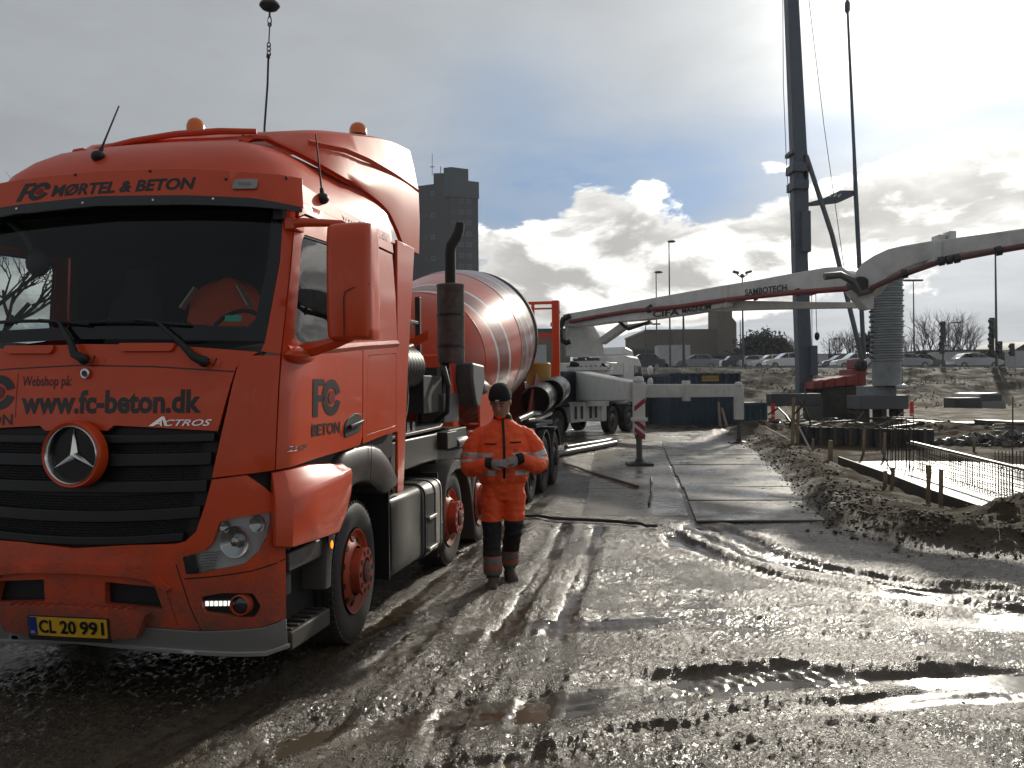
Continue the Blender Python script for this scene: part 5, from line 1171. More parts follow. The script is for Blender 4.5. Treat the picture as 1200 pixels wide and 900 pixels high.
# arm bands: by distance along the arm
for Ar in (AL, AR):
    for k, (t0, t1) in enumerate(((2.55, 3.0), (3.5, 3.95))):
        i0 = int(t0); a = Vector(Ar[i0][:3]); b_ = Vector(Ar[i0 + 1][:3]); dd = (b_ - a); L = dd.length; dd.normalize()
        s = ((X - a.x) * dd.x + (Y - a.y) * dd.y + (Z - a.z) * dd.z) / L + i0
        nearm = np.hypot(np.hypot(X - (a.x + b_.x) / 2, Y - (a.y + b_.y) / 2), Z - (a.z + b_.z) / 2) < .14
        mi[nearm & (s > t0) & (s < t1) & (np.abs(X) > .2)] = 3
me2.polygons.foreach_set('material_index', mi); me2.polygons.foreach_set('use_smooth', np.ones(len(mi), bool)); me2.update()
BODY = link(D.objects.new('body', me2), PR)
# beanie
rings = []
for zz, w, f, bk in ((.030, .082, -.100, .106), (.045, .086, -.104, .112), (.075, .086, -.100, .112), (.082, .084, -.097, .110), (.11, .078, -.084, .102), (.14, .062, -.06, .082), (.158, .04, -.03, .055), (.165, .012, -.0, .02)):
    rings.append([hp(math.cos(a) * w * (1 + .012 * math.cos(20 * a)), (f if math.sin(a) < 0 else bk) * abs(math.sin(a)) ** .85, zz - .016 * math.sin(a) * (1 if zz < .06 else 0)) for a in [2 * math.pi * k / 40 for k in range(40)]])
q = MB(); q.loft(rings); BEA = q.build('beanie', mat('black_knit', (.010, .010, .012), .85, bump=.5, bscale=120), PR, smooth=60)
q = MB(); rings[1][30]; c = Vector(hp(.0, -.106, .058)); q.beam(c + Vector((-.016, 0, 0)), c + Vector((.016, -.003, .0)), .004, .014, (0, 0, 1)); q.build('beanie_tag', REFL, BEA)
for sx in (-1, 1):
    q = MB(); q.ball(hp(sx * .029, -.090, .004), (.011, .006, .005), 8, 6); q.build('eye', mat('eye_dark', (.03, .022, .018), .3), PR, smooth=60)
    q = MB(); q.beam(hp(sx * .014, -.093, .026), hp(sx * .046, -.086, .026), .006, .008, (0, 0, 1)); q.build('eyebrow', mat('dark_hair', (.03, .022, .017), .8), PR)
q = MB(); q.beam(hp(-.022, -.090, -.064), hp(.022, -.090, -.064), .005, .005, (0, 0, 1)); q.build('mouth', mat('lip_dark', (.16, .06, .045), .5), PR)
# collar, zip, pockets, emblem
q = MB(); pts = [(.0, -.128, .975), (.001, -.176, 1.03), (.002, -.188, 1.10), (.002, -.186, 1.20), (.003, -.174, 1.30), (.002, -.154, 1.40), (.0, -.128, 1.47), (-.002, -.112, 1.53), (-.003, -.098, 1.60)]
rg = [[(p[0] - .011, p[1] + .004, p[2]), (p[0] - .008, p[1] - .009, p[2]), (p[0] + .008, p[1] - .009, p[2]), (p[0] + .011, p[1] + .004, p[2])] for p in pts]; q.loft(rg); q.build('zip', TROU_BLACK, PR)
q = MB()
for x0, x1, z0, z1 in ((-.165, -.065, 1.338, 1.342), (.055, .155, 1.350, 1.352)):
    def fy(x, z): 
        k = [t for t in TOR]; w = np.interp(z, [t[0] for t in k], [t[1] for t in k]); d = np.interp(z, [t[0] for t in k], [t[2] for t in k]); o = np.interp(z, [t[0] for t in k], [t[3] for t in k])
        return float(o - d * max(1 - (abs(x) / w) ** 2.2, 0) ** (1 / 2.2))
    xs = np.linspace(x0, x1, 6); q.loft([[(a, fy(a, z0) + .004, z0 - .007), (a, fy(a, z0) - .010, z0 - .006), (a, fy(a, z0) - .010, z0 + .006), (a, fy(a, z0) + .004, z0 + .007)] for a in xs])
q.build('pocket_zip', TROU_BLACK, PR)
pf = lambda a, b_, o=0.: (a, fy(a, b_) - .009 - o, b_)
text_mesh('FC', .088, .118, 1.268, 1.292, pf, 'jacket_emblem', INK, PR, bold=.03); text_mesh('BETON', .088, .118, 1.256, 1.263, pf, 'jacket_emblem', INK, PR, bold=.02)
# gloves: palms with five fingers each, left hand working on the right one
GLV = mat('work_glove', (.28, .27, .25), .75, bump=.4, bscale=70, var=.2)
def hand(wr, dirv, up, side, curl, name):
    """wr wrist, dirv towards the fingers, up = back of the hand, side = towards the thumb"""
    wr = Vector(wr); d = Vector(dirv).normalized(); u = Vector(up); u = (u - d * u.dot(d)).normalized(); s = d.cross(u) * side
    q = MB(); P = lambda a, b_, c: wr + d * a + s * b_ + u * c
    q.loft([[P(a, w * math.cos(t) + off, h * math.sin(t)) for t in [2 * math.pi * k / 14 for k in range(14)]] for a, w, h, off in ((-.03, .030, .026, 0), (.0, .031, .024, 0), (.03, .040, .022, .002), (.06, .046, .020, .002), (.085, .045, .017, 0), (.098, .038, .012, 0))])
    for k, (b0, L, r_) in enumerate(((.032, .074, .0105), (.011, .082, .011), (-.011, .077, .0105), (-.031, .060, .0095))):
        p = P(.088, b0, .0); pts = [p]; a = curl * (.5 + .12 * k); seg = (L * .45, L * .32, L * .23)
        for s_ in seg: p = p + (d * math.cos(a) - u * math.sin(a)) * s_ + s * (b0 * .02); pts.append(p); a += curl * .9
        q.tube([pts[0] - d * .02] + pts, [r_ * 1.15, r_ * 1.1, r_ * 1.05, r_, r_ * .75], 8)
    p = P(.022, .028, -.006); q.tube([P(.0, .015, -.004), p, p + d * .028 + s * .022 - u * .008, p + d * .054 + s * .026 - u * .018, p + d * .072 + s * .022 - u * .03], [.016, .016, .0135, .012, .009], 8)
    o = q.build(name, GLV, PR, smooth=60); rm = o.modifiers.new('r', 'REMESH'); rm.mode = 'VOXEL'; rm.voxel_size = .004; rm.use_smooth_shade = True; return o
hand((-.120, -.238, 1.168), (.82, -.28, .02), (.1, -.75, .55), 1, .35, 'glove')
hand((.120, -.242, 1.205), (-.86, -.22, -.20), (.0, -.70, .65), -1, .45, 'glove')
for c, d in (((-.132, -.236, 1.166), (.9, -.25, .03)), ((.132, -.236, 1.202), (-.9, -.22, -.1))):
    q = MB(); q.lathe([(-.03, .050), (-.026, .056), (.02, .052), (.024, .042)], c, d, 18); q.build('cuff', TROU_BLACK, PR, smooth=50)
# boots
BOOT = mat('muddy_boot', (.035, .031, .027), .6, var=.4, mud=.8, mudz=.4)
for bx, by, bz, yaw, pit in ((-.105, -.13, .0, -.12, 0), (.062, .16, .03, .12, .22)):
    q = MB(); rg = []
    for yy_, w, h0, h1 in ((.085, .030, .012, .075), (.075, .042, .0, .12), (.03, .045, .0, .15), (-.02, .044, .0, .145), (-.06, .045, .0, .112), (-.10, .050, .0, .092), (-.15, .052, .0, .082), (-.185, .044, .004, .066), (-.205, .026, .014, .045)):
        rg.append([(w * math.cos(a), yy_, (h0 + h1) / 2 + (h1 - h0) / 2 * (math.sin(a) if math.sin(a) > -.5 else -1) * 1.) for a in [2 * math.pi * k / 16 for k in range(16)]])
    q.loft(rg); q.lathe([(0.09, .058), (.15, .062), (.19, .066), (.20, .055)], (0, .02, 0), (0, 0, 1), 16); o = q.build('boot', BOOT, PR, smooth=50); o.location = (bx, by, bz - .012); o.rotation_euler = (pit, 0, yaw)
    q = MB(); q.prism([(-.044, .09, -.004), (.044, .09, -.004), (.054, -.10, -.004), (.052, -.16, -.004), (.025, -.21, -.004), (-.025, -.21, -.004), (-.052, -.16, -.004), (-.054, -.10, -.004)], (0, 0, .03)); q.build('sole', RUBBER, o, bevel=.004)
# reflective strips on the shins and a side pocket
q = MB(); q.prism([(.165, -.05, .86), (.172, .07, .86), (.165, .07, .66), (.152, -.05, .66)], (.02, 0, 0)); q.build('thigh_pocket', TROU_BLACK, PR, bevel=.01)
PR.scale = (1.07, 1.05, 1.0)

# ================================================================ background
CR, CU, CF = Vector((.99994, 0, -.0105)), Vector((.0105, -.0016, .99994)), Vector((0, 1, .0016))
def at(x, y, Y):
    d = CF + CR * ((x - 600) / 1012.8) + CU * ((450 - y) / 1012.8); return Vector((0, 0, CAMH)) + d * (Y / d.y)
def gz(x, y): return float(gheight(np.array([float(x)]), np.array([float(y)]), False)[0][0])
def attach(o, root):
    o.parent = root; o.matrix_parent_inverse = Matrix.LocRotScale(root.location, root.rotation_euler, None).inverted(); return o
def part(q, name, m, root, **k): return attach(q.build(name, m, None, **k), root)

# ---- steel road plates
PLM = D.materials.new('wet_steel_plate'); PLM.use_nodes = True; t = PLM.node_tree; G = NG(t); bs = t.nodes['Principled BSDF']; pos = G.n('ShaderNodeNewGeometry').outputs['Position']
n1 = G.noise(pos, 1.1, 7, .62); n2 = G.noise(pos, 9., 6, .65); n3 = G.noise(pos, 60., 4, .6)
k = G.m('ADD', G.m('MULTIPLY', n1, .65), G.m('MULTIPLY', n2, .35))
t.links.new(G.ramp(k, [(.36, (.15, .12, .085)), (.50, (.125, .105, .08)), (.62, (.10, .088, .073))]), bs.inputs['Base Color'])
t.links.new(G.ramp(k, [(.38, .66), (.48, .42), (.56, .24), (.66, .16)]), bs.inputs['Roughness'])
bn = G.n('ShaderNodeBump', i_Strength=.5, i_Distance=.006); t.links.new(G.m('MULTIPLY', G.m('ADD', n2, G.m('MULTIPLY', n3, .6)), G.smooth(k, .62, .42)), bn.inputs['Height']); t.links.new(bn.outputs[0], bs.inputs['Normal'])
YJ = [11.75, 13.8, 15.6, 17.6, 19.9, 22.5, 25.0, 27.6]
PLBL = ['nearest steel road plate, half covered in wet gravel', 'wet steel road plate beside the end of the berm', 'steel road plate third from the near end, with bright standing water', 'shiny wet steel road plate in the middle of the row', 'muddy brown steel road plate just past the middle of the row', 'wet steel road plate near the far outrigger foot', 'farthest steel road plate, in front of the blue container']
dirp = Vector((.1458, 1, 0))
for i in range(7):
    y0, y1 = YJ[i] + .02, YJ[i + 1] - .02; xl = 2.62 + (y0 - 11.6) * .1458; w = 2.42 + (.05 if i % 2 else 0) + RNG.uniform(-.08, .08)
    c = Vector((xl + w / 2, (y0 + y1) / 2, -.012 + .004 * (i % 3))); q = MB(); L = y1 - y0
    o = q.prism([(-w / 2 - L / 2 * .1458, -L / 2, 0), (w / 2 - L / 2 * .1458, -L / 2 - .10, 0), (w / 2 + L / 2 * .1458, L / 2 - .10, 0), (-w / 2 + L / 2 * .1458, L / 2, 0)], (0, 0, .03)).build('road_plate', PLM, None, bevel=.006)
    o.location = c; o.rotation_euler = (RNG.uniform(-.004, .004), RNG.uniform(-.004, .004), RNG.uniform(-.008, .008)); tag(o, PLBL[i], 'steel plate', 'steel road plates laid in a row')
PL2 = ['brown steel plate nearest the worker, its corner buried in mud', 'muddy steel plate beside the trailer wheels', 'dirty steel plate under the striped outrigger leg', 'dark wet steel plate in front of the pump truck']
for i, (y0, y1) in enumerate(((12.4, 15.6), (15.7, 18.7), (18.8, 21.9), (22.0, 25.0))):
    xr = 2.5 + (y0 - 11.6) * .1458; w = 1.55 + i * .12; q = MB(); L = y1 - y0; c = Vector((xr - w / 2 + .12, (y0 + y1) / 2, -.034))
    o = q.prism([(-w / 2 - L / 2 * .12, -L / 2 + .1, 0), (w / 2 - L / 2 * .1458, -L / 2 - .05, 0), (w / 2 + L / 2 * .1458, L / 2 - .05, 0), (-w / 2 + L / 2 * .12, L / 2 + .1, 0)], (0, 0, .03)).build('road_plate', PLM, None, bevel=.006)
    o.location = c; o.rotation_euler = (.002, RNG.uniform(-.006, .002), 0); tag(o, PL2[i], 'steel plate', 'steel plates left of the row')
# ---- hoses on the ground
HOSE = mat('black_hose', (.015, .014, .014), .5, mud=.6, mudz=.1)
def gtube(name, pts, r, m, label, cat, lift=0.):
    P = []; S_ = smoothline(pts, 6)
    for p in S_: P.append((p[0], p[1], gz(*p) + r * .8 + .02 + lift))
    q = MB(); q.tube(P, r, 8); o = q.build(name, m, None, smooth=60); return tag(o, label, cat)
gtube('hose', [(.12, 12.35), (.6, 12.05), (1.1, 11.85), (1.55, 11.5), (1.9, 11.40)], .022, HOSE, 'thin black hose lying across the wet mud behind the worker', 'hose')
gtube('red_hose', [(1.18, 20.3), (1.5, 18.9), (1.85, 17.4), (2.25, 15.6)], .03, mat('dirty_red_hose', (.16, .03, .02), .5, mud=.6, mudz=.15), 'dirty red hose lying on the steel plates by the trailer', 'hose')
gtube('concrete_pipe', [(1.1, 22.4), (2.2, 24.6), (3.15, 26.6)], .09, mat('pipe_grey', (.10, .10, .10), .35, metal=.5, mud=.4, mudz=.2), 'long grey delivery pipe on the ground in front of the pump truck', 'pipe')
gtube('concrete_pipe', [(1.5, 24.2), (2.4, 25.8), (3.3, 27.8)], .08, mat('pipe_grey', (.10, .10, .10), .35), 'grey delivery pipe lying just behind the long one, nearer the pump truck wheels', 'pipe', .05)
gtube('plank_seam', [(2.1, 13.4), (2.45, 15.3), (2.75, 17.2)], .02, HOSE, 'dark cable along the joint between the two rows of plates', 'cable')

# ---- pump truck
WHT = mat('pump_white', (.66, .66, .64), .42, coat=.15, dust=.32, var=.08, vscale=2.)
PTD = mat('pump_dark', (.018, .022, .028), .5, dust=.3)
ah = R(30); dh = Vector((math.sin(ah), math.cos(ah), 0)); rh = Vector((math.cos(ah), -math.sin(ah), 0))
PO = Vector((1.55, 29.3, 0)); PT = empty('pump_truck', PO, 0, 'white concrete pump truck with long folding boom and outriggers standing on the left', 'pump truck')
def pt(a, b_, z): return PO + dh * a + rh * b_ + Vector((0, 0, z))
def pbox(name, a0, a1, b0, b1, z0, z1, m, bevel=.03):
    q = MB(); q.add([pt(a0, b0, z0), pt(a1, b0, z0), pt(a1, b1, z0), pt(a0, b1, z0), pt(a0, b0, z1), pt(a1, b0, z1), pt(a1, b1, z1), pt(a0, b1, z1)], [(0, 3, 2, 1), (4, 5, 6, 7), (0, 1, 5, 4), (1, 2, 6, 5), (2, 3, 7, 6), (3, 0, 4, 7)])
    return part(q, name, m, PT, bevel=bevel)
pbox('chassis', -2.2, 7.4, -1.9, -.55, .75, 1.1, PTD)
pbox('rear_body', -2.2, .9, -2.45, -.05, 1.15, 2.2, PTD); pbox('rear_hopper', -3.4, -2.2, -2.1, -.4, .7, 1.7, PTD)
pbox('hydraulic_tank', .6, 2.2, -1.2, -.1, 1.25, 2.35, mat('tank_dark_blue', (.015, .022, .032), .4, dust=.3))
pbox('catwalk', .9, 4.6, -2.4, -.05, 1.12, 1.2, DARK, .01)
pw = make_wheel('wheel', (0, 0, 0), 1, r=.52, w=.34, m=mat('pump_rim', (.16, .15, .14), .45, metal=.5, mud=.7, mudz=1.), parent=None, flange=.03, hubr=.13)
pws = []
for a in (-1.35, 0, 4.7, 6.35):
    for b_, rz in ((.0, -ah), (-2.45, math.pi - ah)):
        w = pw if not pws else copy_tree(pw); w.location = pt(a, b_, .52); w.rotation_euler = (0, 0, rz); attach(w, PT); pws.append(w)
for a in (-.02, 4.7, 6.35):
    q = MB(); q.loft([[pt(a + x, -.40, .52 + z), pt(a + x, .04, .52 + z), pt(a + x * 1.05, .04, .52 + z * 1.06), pt(a + x * 1.05, -.4, .52 + z * 1.06)] for x, z in [(-.64 * math.cos(R(t_)), .64 * math.sin(R(t_))) for t_ in range(8, 180, 14)]]); part(q, 'mudguard', PTD, PT, smooth=50)
LB = pbox('side_locker', 1.0, 3.7, -.5, .0, .55, 1.28, WHT, .02)
for i, a in enumerate((1.25, 1.75, 2.5, 2.95)):
    q = MB(); q.add([pt(a, .012, .66), pt(a + .22, .012, .66), pt(a + .22, .012, 1.12), pt(a, .012, 1.12)], [(0, 1, 2, 3)]); attach(q.build('locker_slot_shade', PTD, None), PT)  # flat dark panels on the locker face, painted as the shade of slots
pbox('locker_frame', 3.5, 4.0, -.5, .03, .50, 1.36, WHT, .02)
# cab at the front, seen from behind
cabz = [(1.05, 0), (2.7, 0), (3.05, .12)]
q = MB(); prof_c = [(6.0, 1.05), (7.9, 1.05), (8.1, 1.35), (8.05, 2.0), (7.75, 2.72), (7.4, 3.0), (6.05, 3.05)]
q.prism([pt(a, -2.42, z) for a, z in prof_c], rh * 2.40); CABP = part(q, 'cab', WHT, PT, bevel=.08)
q = MB(); q.prism([pt(a, -.015, z) for a, z in ((6.9, 1.95), (7.85, 1.95), (7.62, 2.62), (6.95, 2.65))], rh * .02); part(q, 'cab_window', mat('dark_glass', (.01, .012, .014), .08, coat=.5), PT)
q = MB(); q.prism([pt(a, -2.2, z) for a, z in ((6.1, 3.05), (7.5, 3.02), (7.3, 3.3), (6.5, 3.42))], rh * 2.0); part(q, 'cab_roof_cap', mat('roof_white', (.6, .6, .58), .3, coat=.4), PT, bevel=.1)
for z in (2.45, 1.95):
    q = MB(); q.ball(pt(8.1, .22, z), (.12, .10, .20)); part(q, 'cab_mirror', WHT, PT, smooth=60)
q = MB(); q.lathe([(0, .08), (.12, .08), (.18, .03)], pt(6.4, -.5, 3.05), n=12); part(q, 'beacon', mat('red_orange_lens', (.6, .08, .02), .3), PT, smooth=50)
pbox('engine_deck', 4.3, 6.0, -2.3, -.1, 2.25, 2.75, WHT, .04)
pbox('engine_box', 4.3, 5.9, -2.2, -.2, 1.3, 2.2, PTD, .03)
for a, hh_ in ((4.5, .12), (4.9, .2), (5.3, .1), (5.7, .18)): pbox('deck_fitting', a, a + .22, -1.6, -1.1, 2.78, 2.78 + hh_, PTD, .02)
# pedestal and turret
PC_ = Vector((2.85, 31.9, 0))
q = MB(); q.lathe([(1.1, .72), (2.38, .72), (2.40, .86), (2.52, .86), (2.54, .72), (2.74, .70), (2.75, .50)], PC_, n=28); PED = part(q, 'pedestal', WHT, PT, smooth=40)
q = MB()
for k in range(28):
    a = 2 * math.pi * k / 28; q.lathe([(0, .025), (.05, .025)], PC_ + Vector((math.cos(a) * .80, math.sin(a) * .8, 2.52)), n=6)
tag(part(q, 'ring_bolts', DARK, PT), kind='stuff')
q = MB(); tp = [at(x, y, 31.8) for x, y in ((663, 418), (663, 372), (676, 368), (690, 374), (704, 398), (708, 418))]; q.prism([p + Vector((0, .35, 0)) for p in tp], (0, .08, 0)); q2 = MB(); q2.prism([p + Vector((0, -.35, 0)) for p in tp], (0, .08, 0)); part(q, 'turret_plate', WHT, PT, bevel=.02); TPL = part(q2, 'turret_plate', WHT, PT, bevel=.02)
q = MB(); q.add([p + Vector((0, -.27, 0)) for p in tp[:2]] + [p + Vector((0, .35, 0)) for p in tp[:2]], [(0, 1, 3, 2)]); q.prism([at(x, y, 31.6) for x, y in ((673, 372), (680, 374), (684, 384), (684, 402), (679, 408), (673, 396))], (0, .1, 0)); part(q, 'turret_arm', DARK, PT)
q = MB(); q.tube([at(x, y, 31.2) for x, y in ((668, 370), (660, 374), (656, 386), (657, 398), (664, 402), (668, 400))], .10, 8); part(q, 'boom_hose', RUBBER, PT, smooth=60)
q = MB(); q.tube([at(x, y, 31.4) for x, y in ((668, 426), (680, 429), (695, 425), (706, 428), (712, 433))], .10, 8); part(q, 'boom_hose', RUBBER, PT, smooth=60)
# boom: sections are deep boxes running towards the viewer and to the right
def boomsec(name, pts, w, m=WHT):
    """pts: (x, ytop, ybottom, Y)"""
    rings = []
    for i, (x, yt, yb, Y) in enumerate(pts):
        a = at(x, yt, Y); c = at(x, yb, Y); p0 = at(*pts[max(i - 1, 0)][:2], pts[max(i - 1, 0)][3]); p1 = at(*pts[min(i + 1, len(pts) - 1)][:2], pts[min(i + 1, len(pts) - 1)][3]); d = (p1 - p0); d.z = 0; s = Vector((d.y, -d.x, 0)).normalized() * (w / 2)
        rings.append([a - s, a + s, c + s, c - s])
    q = MB(); q.loft(rings); return part(q, name, m, PT, bevel=.02, smooth=30)
B1 = boomsec('boom_section', [(664, 369, 383, 31.6), (690, 364.5, 382, 31.), (720, 359, 378, 30.1), (760, 351.5, 375, 29.), (805, 343.5, 369, 27.7), (850, 335.7, 361.5, 26.3), (866, 333, 352, 25.8), (900, 327.5, 347, 24.9), (935, 321, 343.5, 23.9), (975, 314, 340.5, 22.8), (995, 313, 340, 22.3), (1006, 321, 352, 22.0)], .50)
boomsec('boom_section', [(836, 352, 365, 26.8), (900, 353, 363, 25.3), (944, 354, 362, 24.2), (1018, 354.5, 361, 22.6)], .35)
B2 = boomsec('boom_section', [(1003, 330, 350, 21.9), (1008, 318, 352, 21.85), (1016, 309, 350, 21.7), (1028, 300.5, 344, 21.5), (1044, 293, 325, 21.3), (1058, 289.5, 317, 21.1), (1074, 287, 311, 21.0), (1095, 283.5, 305, 20.7), (1130, 279, 298, 20.2), (1200, 269.5, 287.5, 19.3), (1330, 251, 268, 17.8)], .46)
q = MB(); q.prism([at(x, y, 21.6) for x, y in ((998, 340), (1012, 336), (1026, 330), (1024, 362), (1016, 362))], (0, .5, 0)); part(q, 'elbow_link', WHT, PT, bevel=.02)
q = MB(); p = at(1008, 334, 21.55); q.lathe([(-.1, .20), (0, .22), (.75, .22), (.8, .18)], p, (.1, 1, 0), 20); part(q, 'elbow_pin', DARK, PT, smooth=40)
q = MB(); q.tube([at(x, y, 21.4) for x, y in ((966, 324), (985, 322), (1000, 330), (1008, 344), (1022, 340), (1030, 325), (1036, 308))], .09, 8); part(q, 'elbow_pipe', mat('delivery_pipe', (.13, .125, .12), .4, metal=.4, dust=.5), PT, smooth=60)
PIPER = mat('boom_red_pipe', (.22, .03, .03), .45, dust=.4)
q = MB(); q.tube([at(x, y, Y - .42) for x, y, Y in ((668, 377, 31.5), (700, 371, 30.7), (740, 364.5, 29.6), (795, 359.5, 28.), (850, 351.5, 26.3), (923, 343.5, 24.2), (990, 338.5, 22.5), (1012, 343, 21.9))], .075, 8); part(q, 'delivery_pipe', PIPER, PT, smooth=60)
q = MB(); q.tube([at(x, y, Y - .3) for x, y, Y in ((1020, 338, 21.6), (1048, 325.5, 21.2), (1100, 307, 20.6), (1157, 296, 19.8), (1200, 288.5, 19.3), (1330, 267, 17.8))], .07, 8); part(q, 'delivery_pipe', mat('pipe_dull_red', (.14, .05, .05), .5, dust=.5), PT, smooth=60)
for x, y, Y, h_ in ((1100, 283, 20.6, 7), (1112, 282, 20.5, 10)):
    q = MB(); a = at(x - 4, y + 2, Y); c = at(x + 4, y - h_, Y); q.box(a.x, c.x, Y - .2, Y + .2, a.z, c.z); part(q, 'boom_rest', WHT, PT, bevel=.02)
for x, yt, yb, Y in ((1098, 283, 308, 20.6), (1186, 271, 291, 19.5), (854, 334, 360, 26.1), (944, 319, 344, 23.7)):
    q = MB(); a = at(x - 4, yb, Y - .3); c = at(x + 4, yt, Y - .3); q.prism([at(x - 4, yb, Y - .29), at(x + 5, yb - 1, Y - .29), at(x + 6, yt, Y - .29), at(x - 2, yt, Y - .29)], (0, .58, 0)); part(q, 'boom_collar', WHT, PT, bevel=.01)
q = MB()
for x, y, Y in ((1060, 321, 21.0), (1103, 306, 20.5), (1112, 304.5, 20.4), (1121, 303, 20.3), (885, 348, 25.3), (935, 342.5, 23.9), (760, 363, 28.9), (1170, 294, 19.6)):
    p = at(x, y, Y - .35); q.lathe([(-.06, .11), (.06, .11)], p, (1, -.3, .2), 10)
tag(part(q, 'pipe_clamps', DARK, PT), kind='stuff')
# boom cylinder
q = MB(); q.beam(at(706, 400, 31.4), at(733, 381, 30.2), .26, .26); q.beam(at(728, 383, 30.3), at(764, 378, 29.4), .10, .10); part(q, 'boom_cylinder', WHT, PT, bevel=.02)
q = MB(); q.beam(at(722, 374, 30.), at(736, 386, 30.), .08, .10); q.beam(at(736, 386, 30.), at(762, 377, 29.4), .08, .1); part(q, 'boom_linkage', DARK, PT)
# lettering on the boom side
def lettering(body, x0, x1, yt0, yb0, yt1, yb1, Y0, Y1, m, root, name='boom_lettering'):
    A, B_, C_, D_ = at(x0, yb0, Y0), at(x1, yb1, Y1), at(x0, yt0, Y0), at(x1, yt1, Y1)
    fm = lambda a, b_, o=0.: tuple((A * (1 - a) + B_ * a) * (1 - b_) + (C_ * (1 - a) + D_ * a) * b_)
    return attach(text_mesh(body, 0, 1, 0, 1, fm, name, m, None, bold=.03), root)
DKINK = mat('faded_black_print', (.03, .03, .032), .6)
lettering('CIFA', 765, 796, 364.8, 372, 361.6, 369, 28.5, 27.6, INK, PT); lettering('MAGNUM', 799, 833, 361.6, 367.4, 356.8, 362.6, 27.5, 26.45, DKINK, PT)
lettering('SAMBOTECH', 873, 922, 339, 347, 333, 341, 25.0, 23.85, DKINK, PT)
q = MB(); q.prism([at(757, 360, 28.6), at(763, 356, 28.5), at(766, 362, 28.4), at(760, 366, 28.5)], (0, .02, 0)); part(q, 'boom_logo', DKINK, PT)
# outrigger towards the viewer
FT = Vector((2.95, 20.15, 0))
q = MB(); a0, a1 = pt(2.9, -.6, 0), FT + Vector((-.05, .2, 0)); s = Vector((.17, .05, 0))
def vv(p, z): return Vector((p.x, p.y, z))
q.loft([[vv(a0 - s * 1.6, 1.30), vv(a0 + s * 1.6, 1.30), vv(a0 + s * 1.6, 2.42), vv(a0 - s * 1.6, 2.42)], [vv(a0 * .55 + a1 * .45 - s * 1.3, 1.38), vv(a0 * .55 + a1 * .45 + s * 1.3, 1.38), vv(a0 * .55 + a1 * .45 + s * 1.3, 2.2), vv(a0 * .55 + a1 * .45 - s * 1.3, 2.2)], [vv(a1 - s, 1.50), vv(a1 + s, 1.50), vv(a1 + s, 1.95), vv(a1 - s, 1.95)]]); part(q, 'outrigger_arm', WHT, PT, bevel=.03)
def outrigger_leg(c, ztop, zs0, stripes=True):
    q = MB(); q.box(c.x - .13, c.x + .13, c.y - .13, c.y + .13, zs0, ztop); L = part(q, 'outrigger_leg', WHT, PT, bevel=.01)
    q = MB(); q.lathe([(0, .10), (.04, .13), (.08, .13)], Vector((c.x, c.y, ztop)), n=14); q.lathe([(.08, .13), (.16, .1), (.17, .02)], Vector((c.x, c.y, ztop)), n=14); part(q, 'leg_cap', WHT, PT, smooth=40)
    q = MB(); q.lathe([(.05, .07), (zs0, .07)], Vector((c.x, c.y, 0)), n=14); q.lathe([(zs0 - .12, .10), (zs0, .11)], Vector((c.x, c.y, 0)), n=14); part(q, 'leg_rod', mat('dull_rod', (.12, .12, .12), .35, metal=.7, dust=.5), PT, smooth=40)
    q = MB(); q.lathe([(.03, .20), (.06, .22), (.10, .10), (.14, .09)], Vector((c.x, c.y, 0)), n=16); part(q, 'foot', DARK, PT, smooth=40)
    q = MB(); q.box(c.x - .30, c.x + .30, c.y - .25, c.y + .25, -.01, .05); part(q, 'foot_board', mat('muddy_board', (.05, .045, .04), .6, var=.3), PT, bevel=.01)
    if stripes:
        rm_ = mat('warning_red', (.30, .02, .03), .4, dust=.4)
        for z0, sg in ((1.62, 1), (1.25, 1), (.78, -1), (.98, -1)):
            if z0 + .3 > ztop: continue
            q = MB(); q.prism([(c.x - .125, c.y - .134, z0), (c.x + .125, c.y - .134, z0 + .20 * sg), (c.x + .125, c.y - .134, z0 + .20 * sg + .12), (c.x - .125, c.y - .134, z0 + .12)], (0, .003, 0)); part(q, 'warning_stripe', rm_, PT)
outrigger_leg(FT, 1.90, .72)
q = MB(); q.box(FT.x - .17, FT.x + .18, FT.y - .17, FT.y + .17, 1.02, 1.10); part(q, 'leg_collar', WHT, PT, bevel=.01)
# outrigger across, to the right
F2 = Vector((7.05, 26.9, 0)); a0 = Vector((5.2, 35.2, 0)); s = Vector((.2, .06, 0))
e0, e1 = at(757, 452, 31.5), at(870, 452, 27.0)
q = MB(); q.loft([[vv(e0, 1.38), vv(e0 + Vector((0, .35, 0)), 1.38), vv(e0 + Vector((0, .35, 0)), 1.88), vv(e0, 1.88)], [vv(e1, 1.45), vv(e1 + Vector((0, .35, 0)), 1.45), vv(e1 + Vector((0, .35, 0)), 1.85), vv(e1, 1.85)]]); part(q, 'outrigger_arm', WHT, PT, bevel=.02)
q = MB(); q.loft([[vv(e0, 1.3), vv(e0 + Vector((0, .4, 0)), 1.3), vv(e0 + Vector((0, .4, 0)), 1.95), vv(e0, 1.95)], [vv(pt(5.0, -1, 0), 1.2), vv(pt(5.0, -1.5, 0), 1.2), vv(pt(5, -1.5, 0), 2.0), vv(pt(5, -1, 0), 2.0)]]); part(q, 'outrigger_arm', WHT, PT, bevel=.02)
q = MB(); p0, p1 = at(801, 470, 29.6), at(807, 446, 29.6); q.box(p0.x, p1.x, 29.3, 29.9, p0.z, p1.z); part(q, 'arm_bracket', WHT, PT, bevel=.02)
outrigger_leg(F2, 1.75, .75, False)

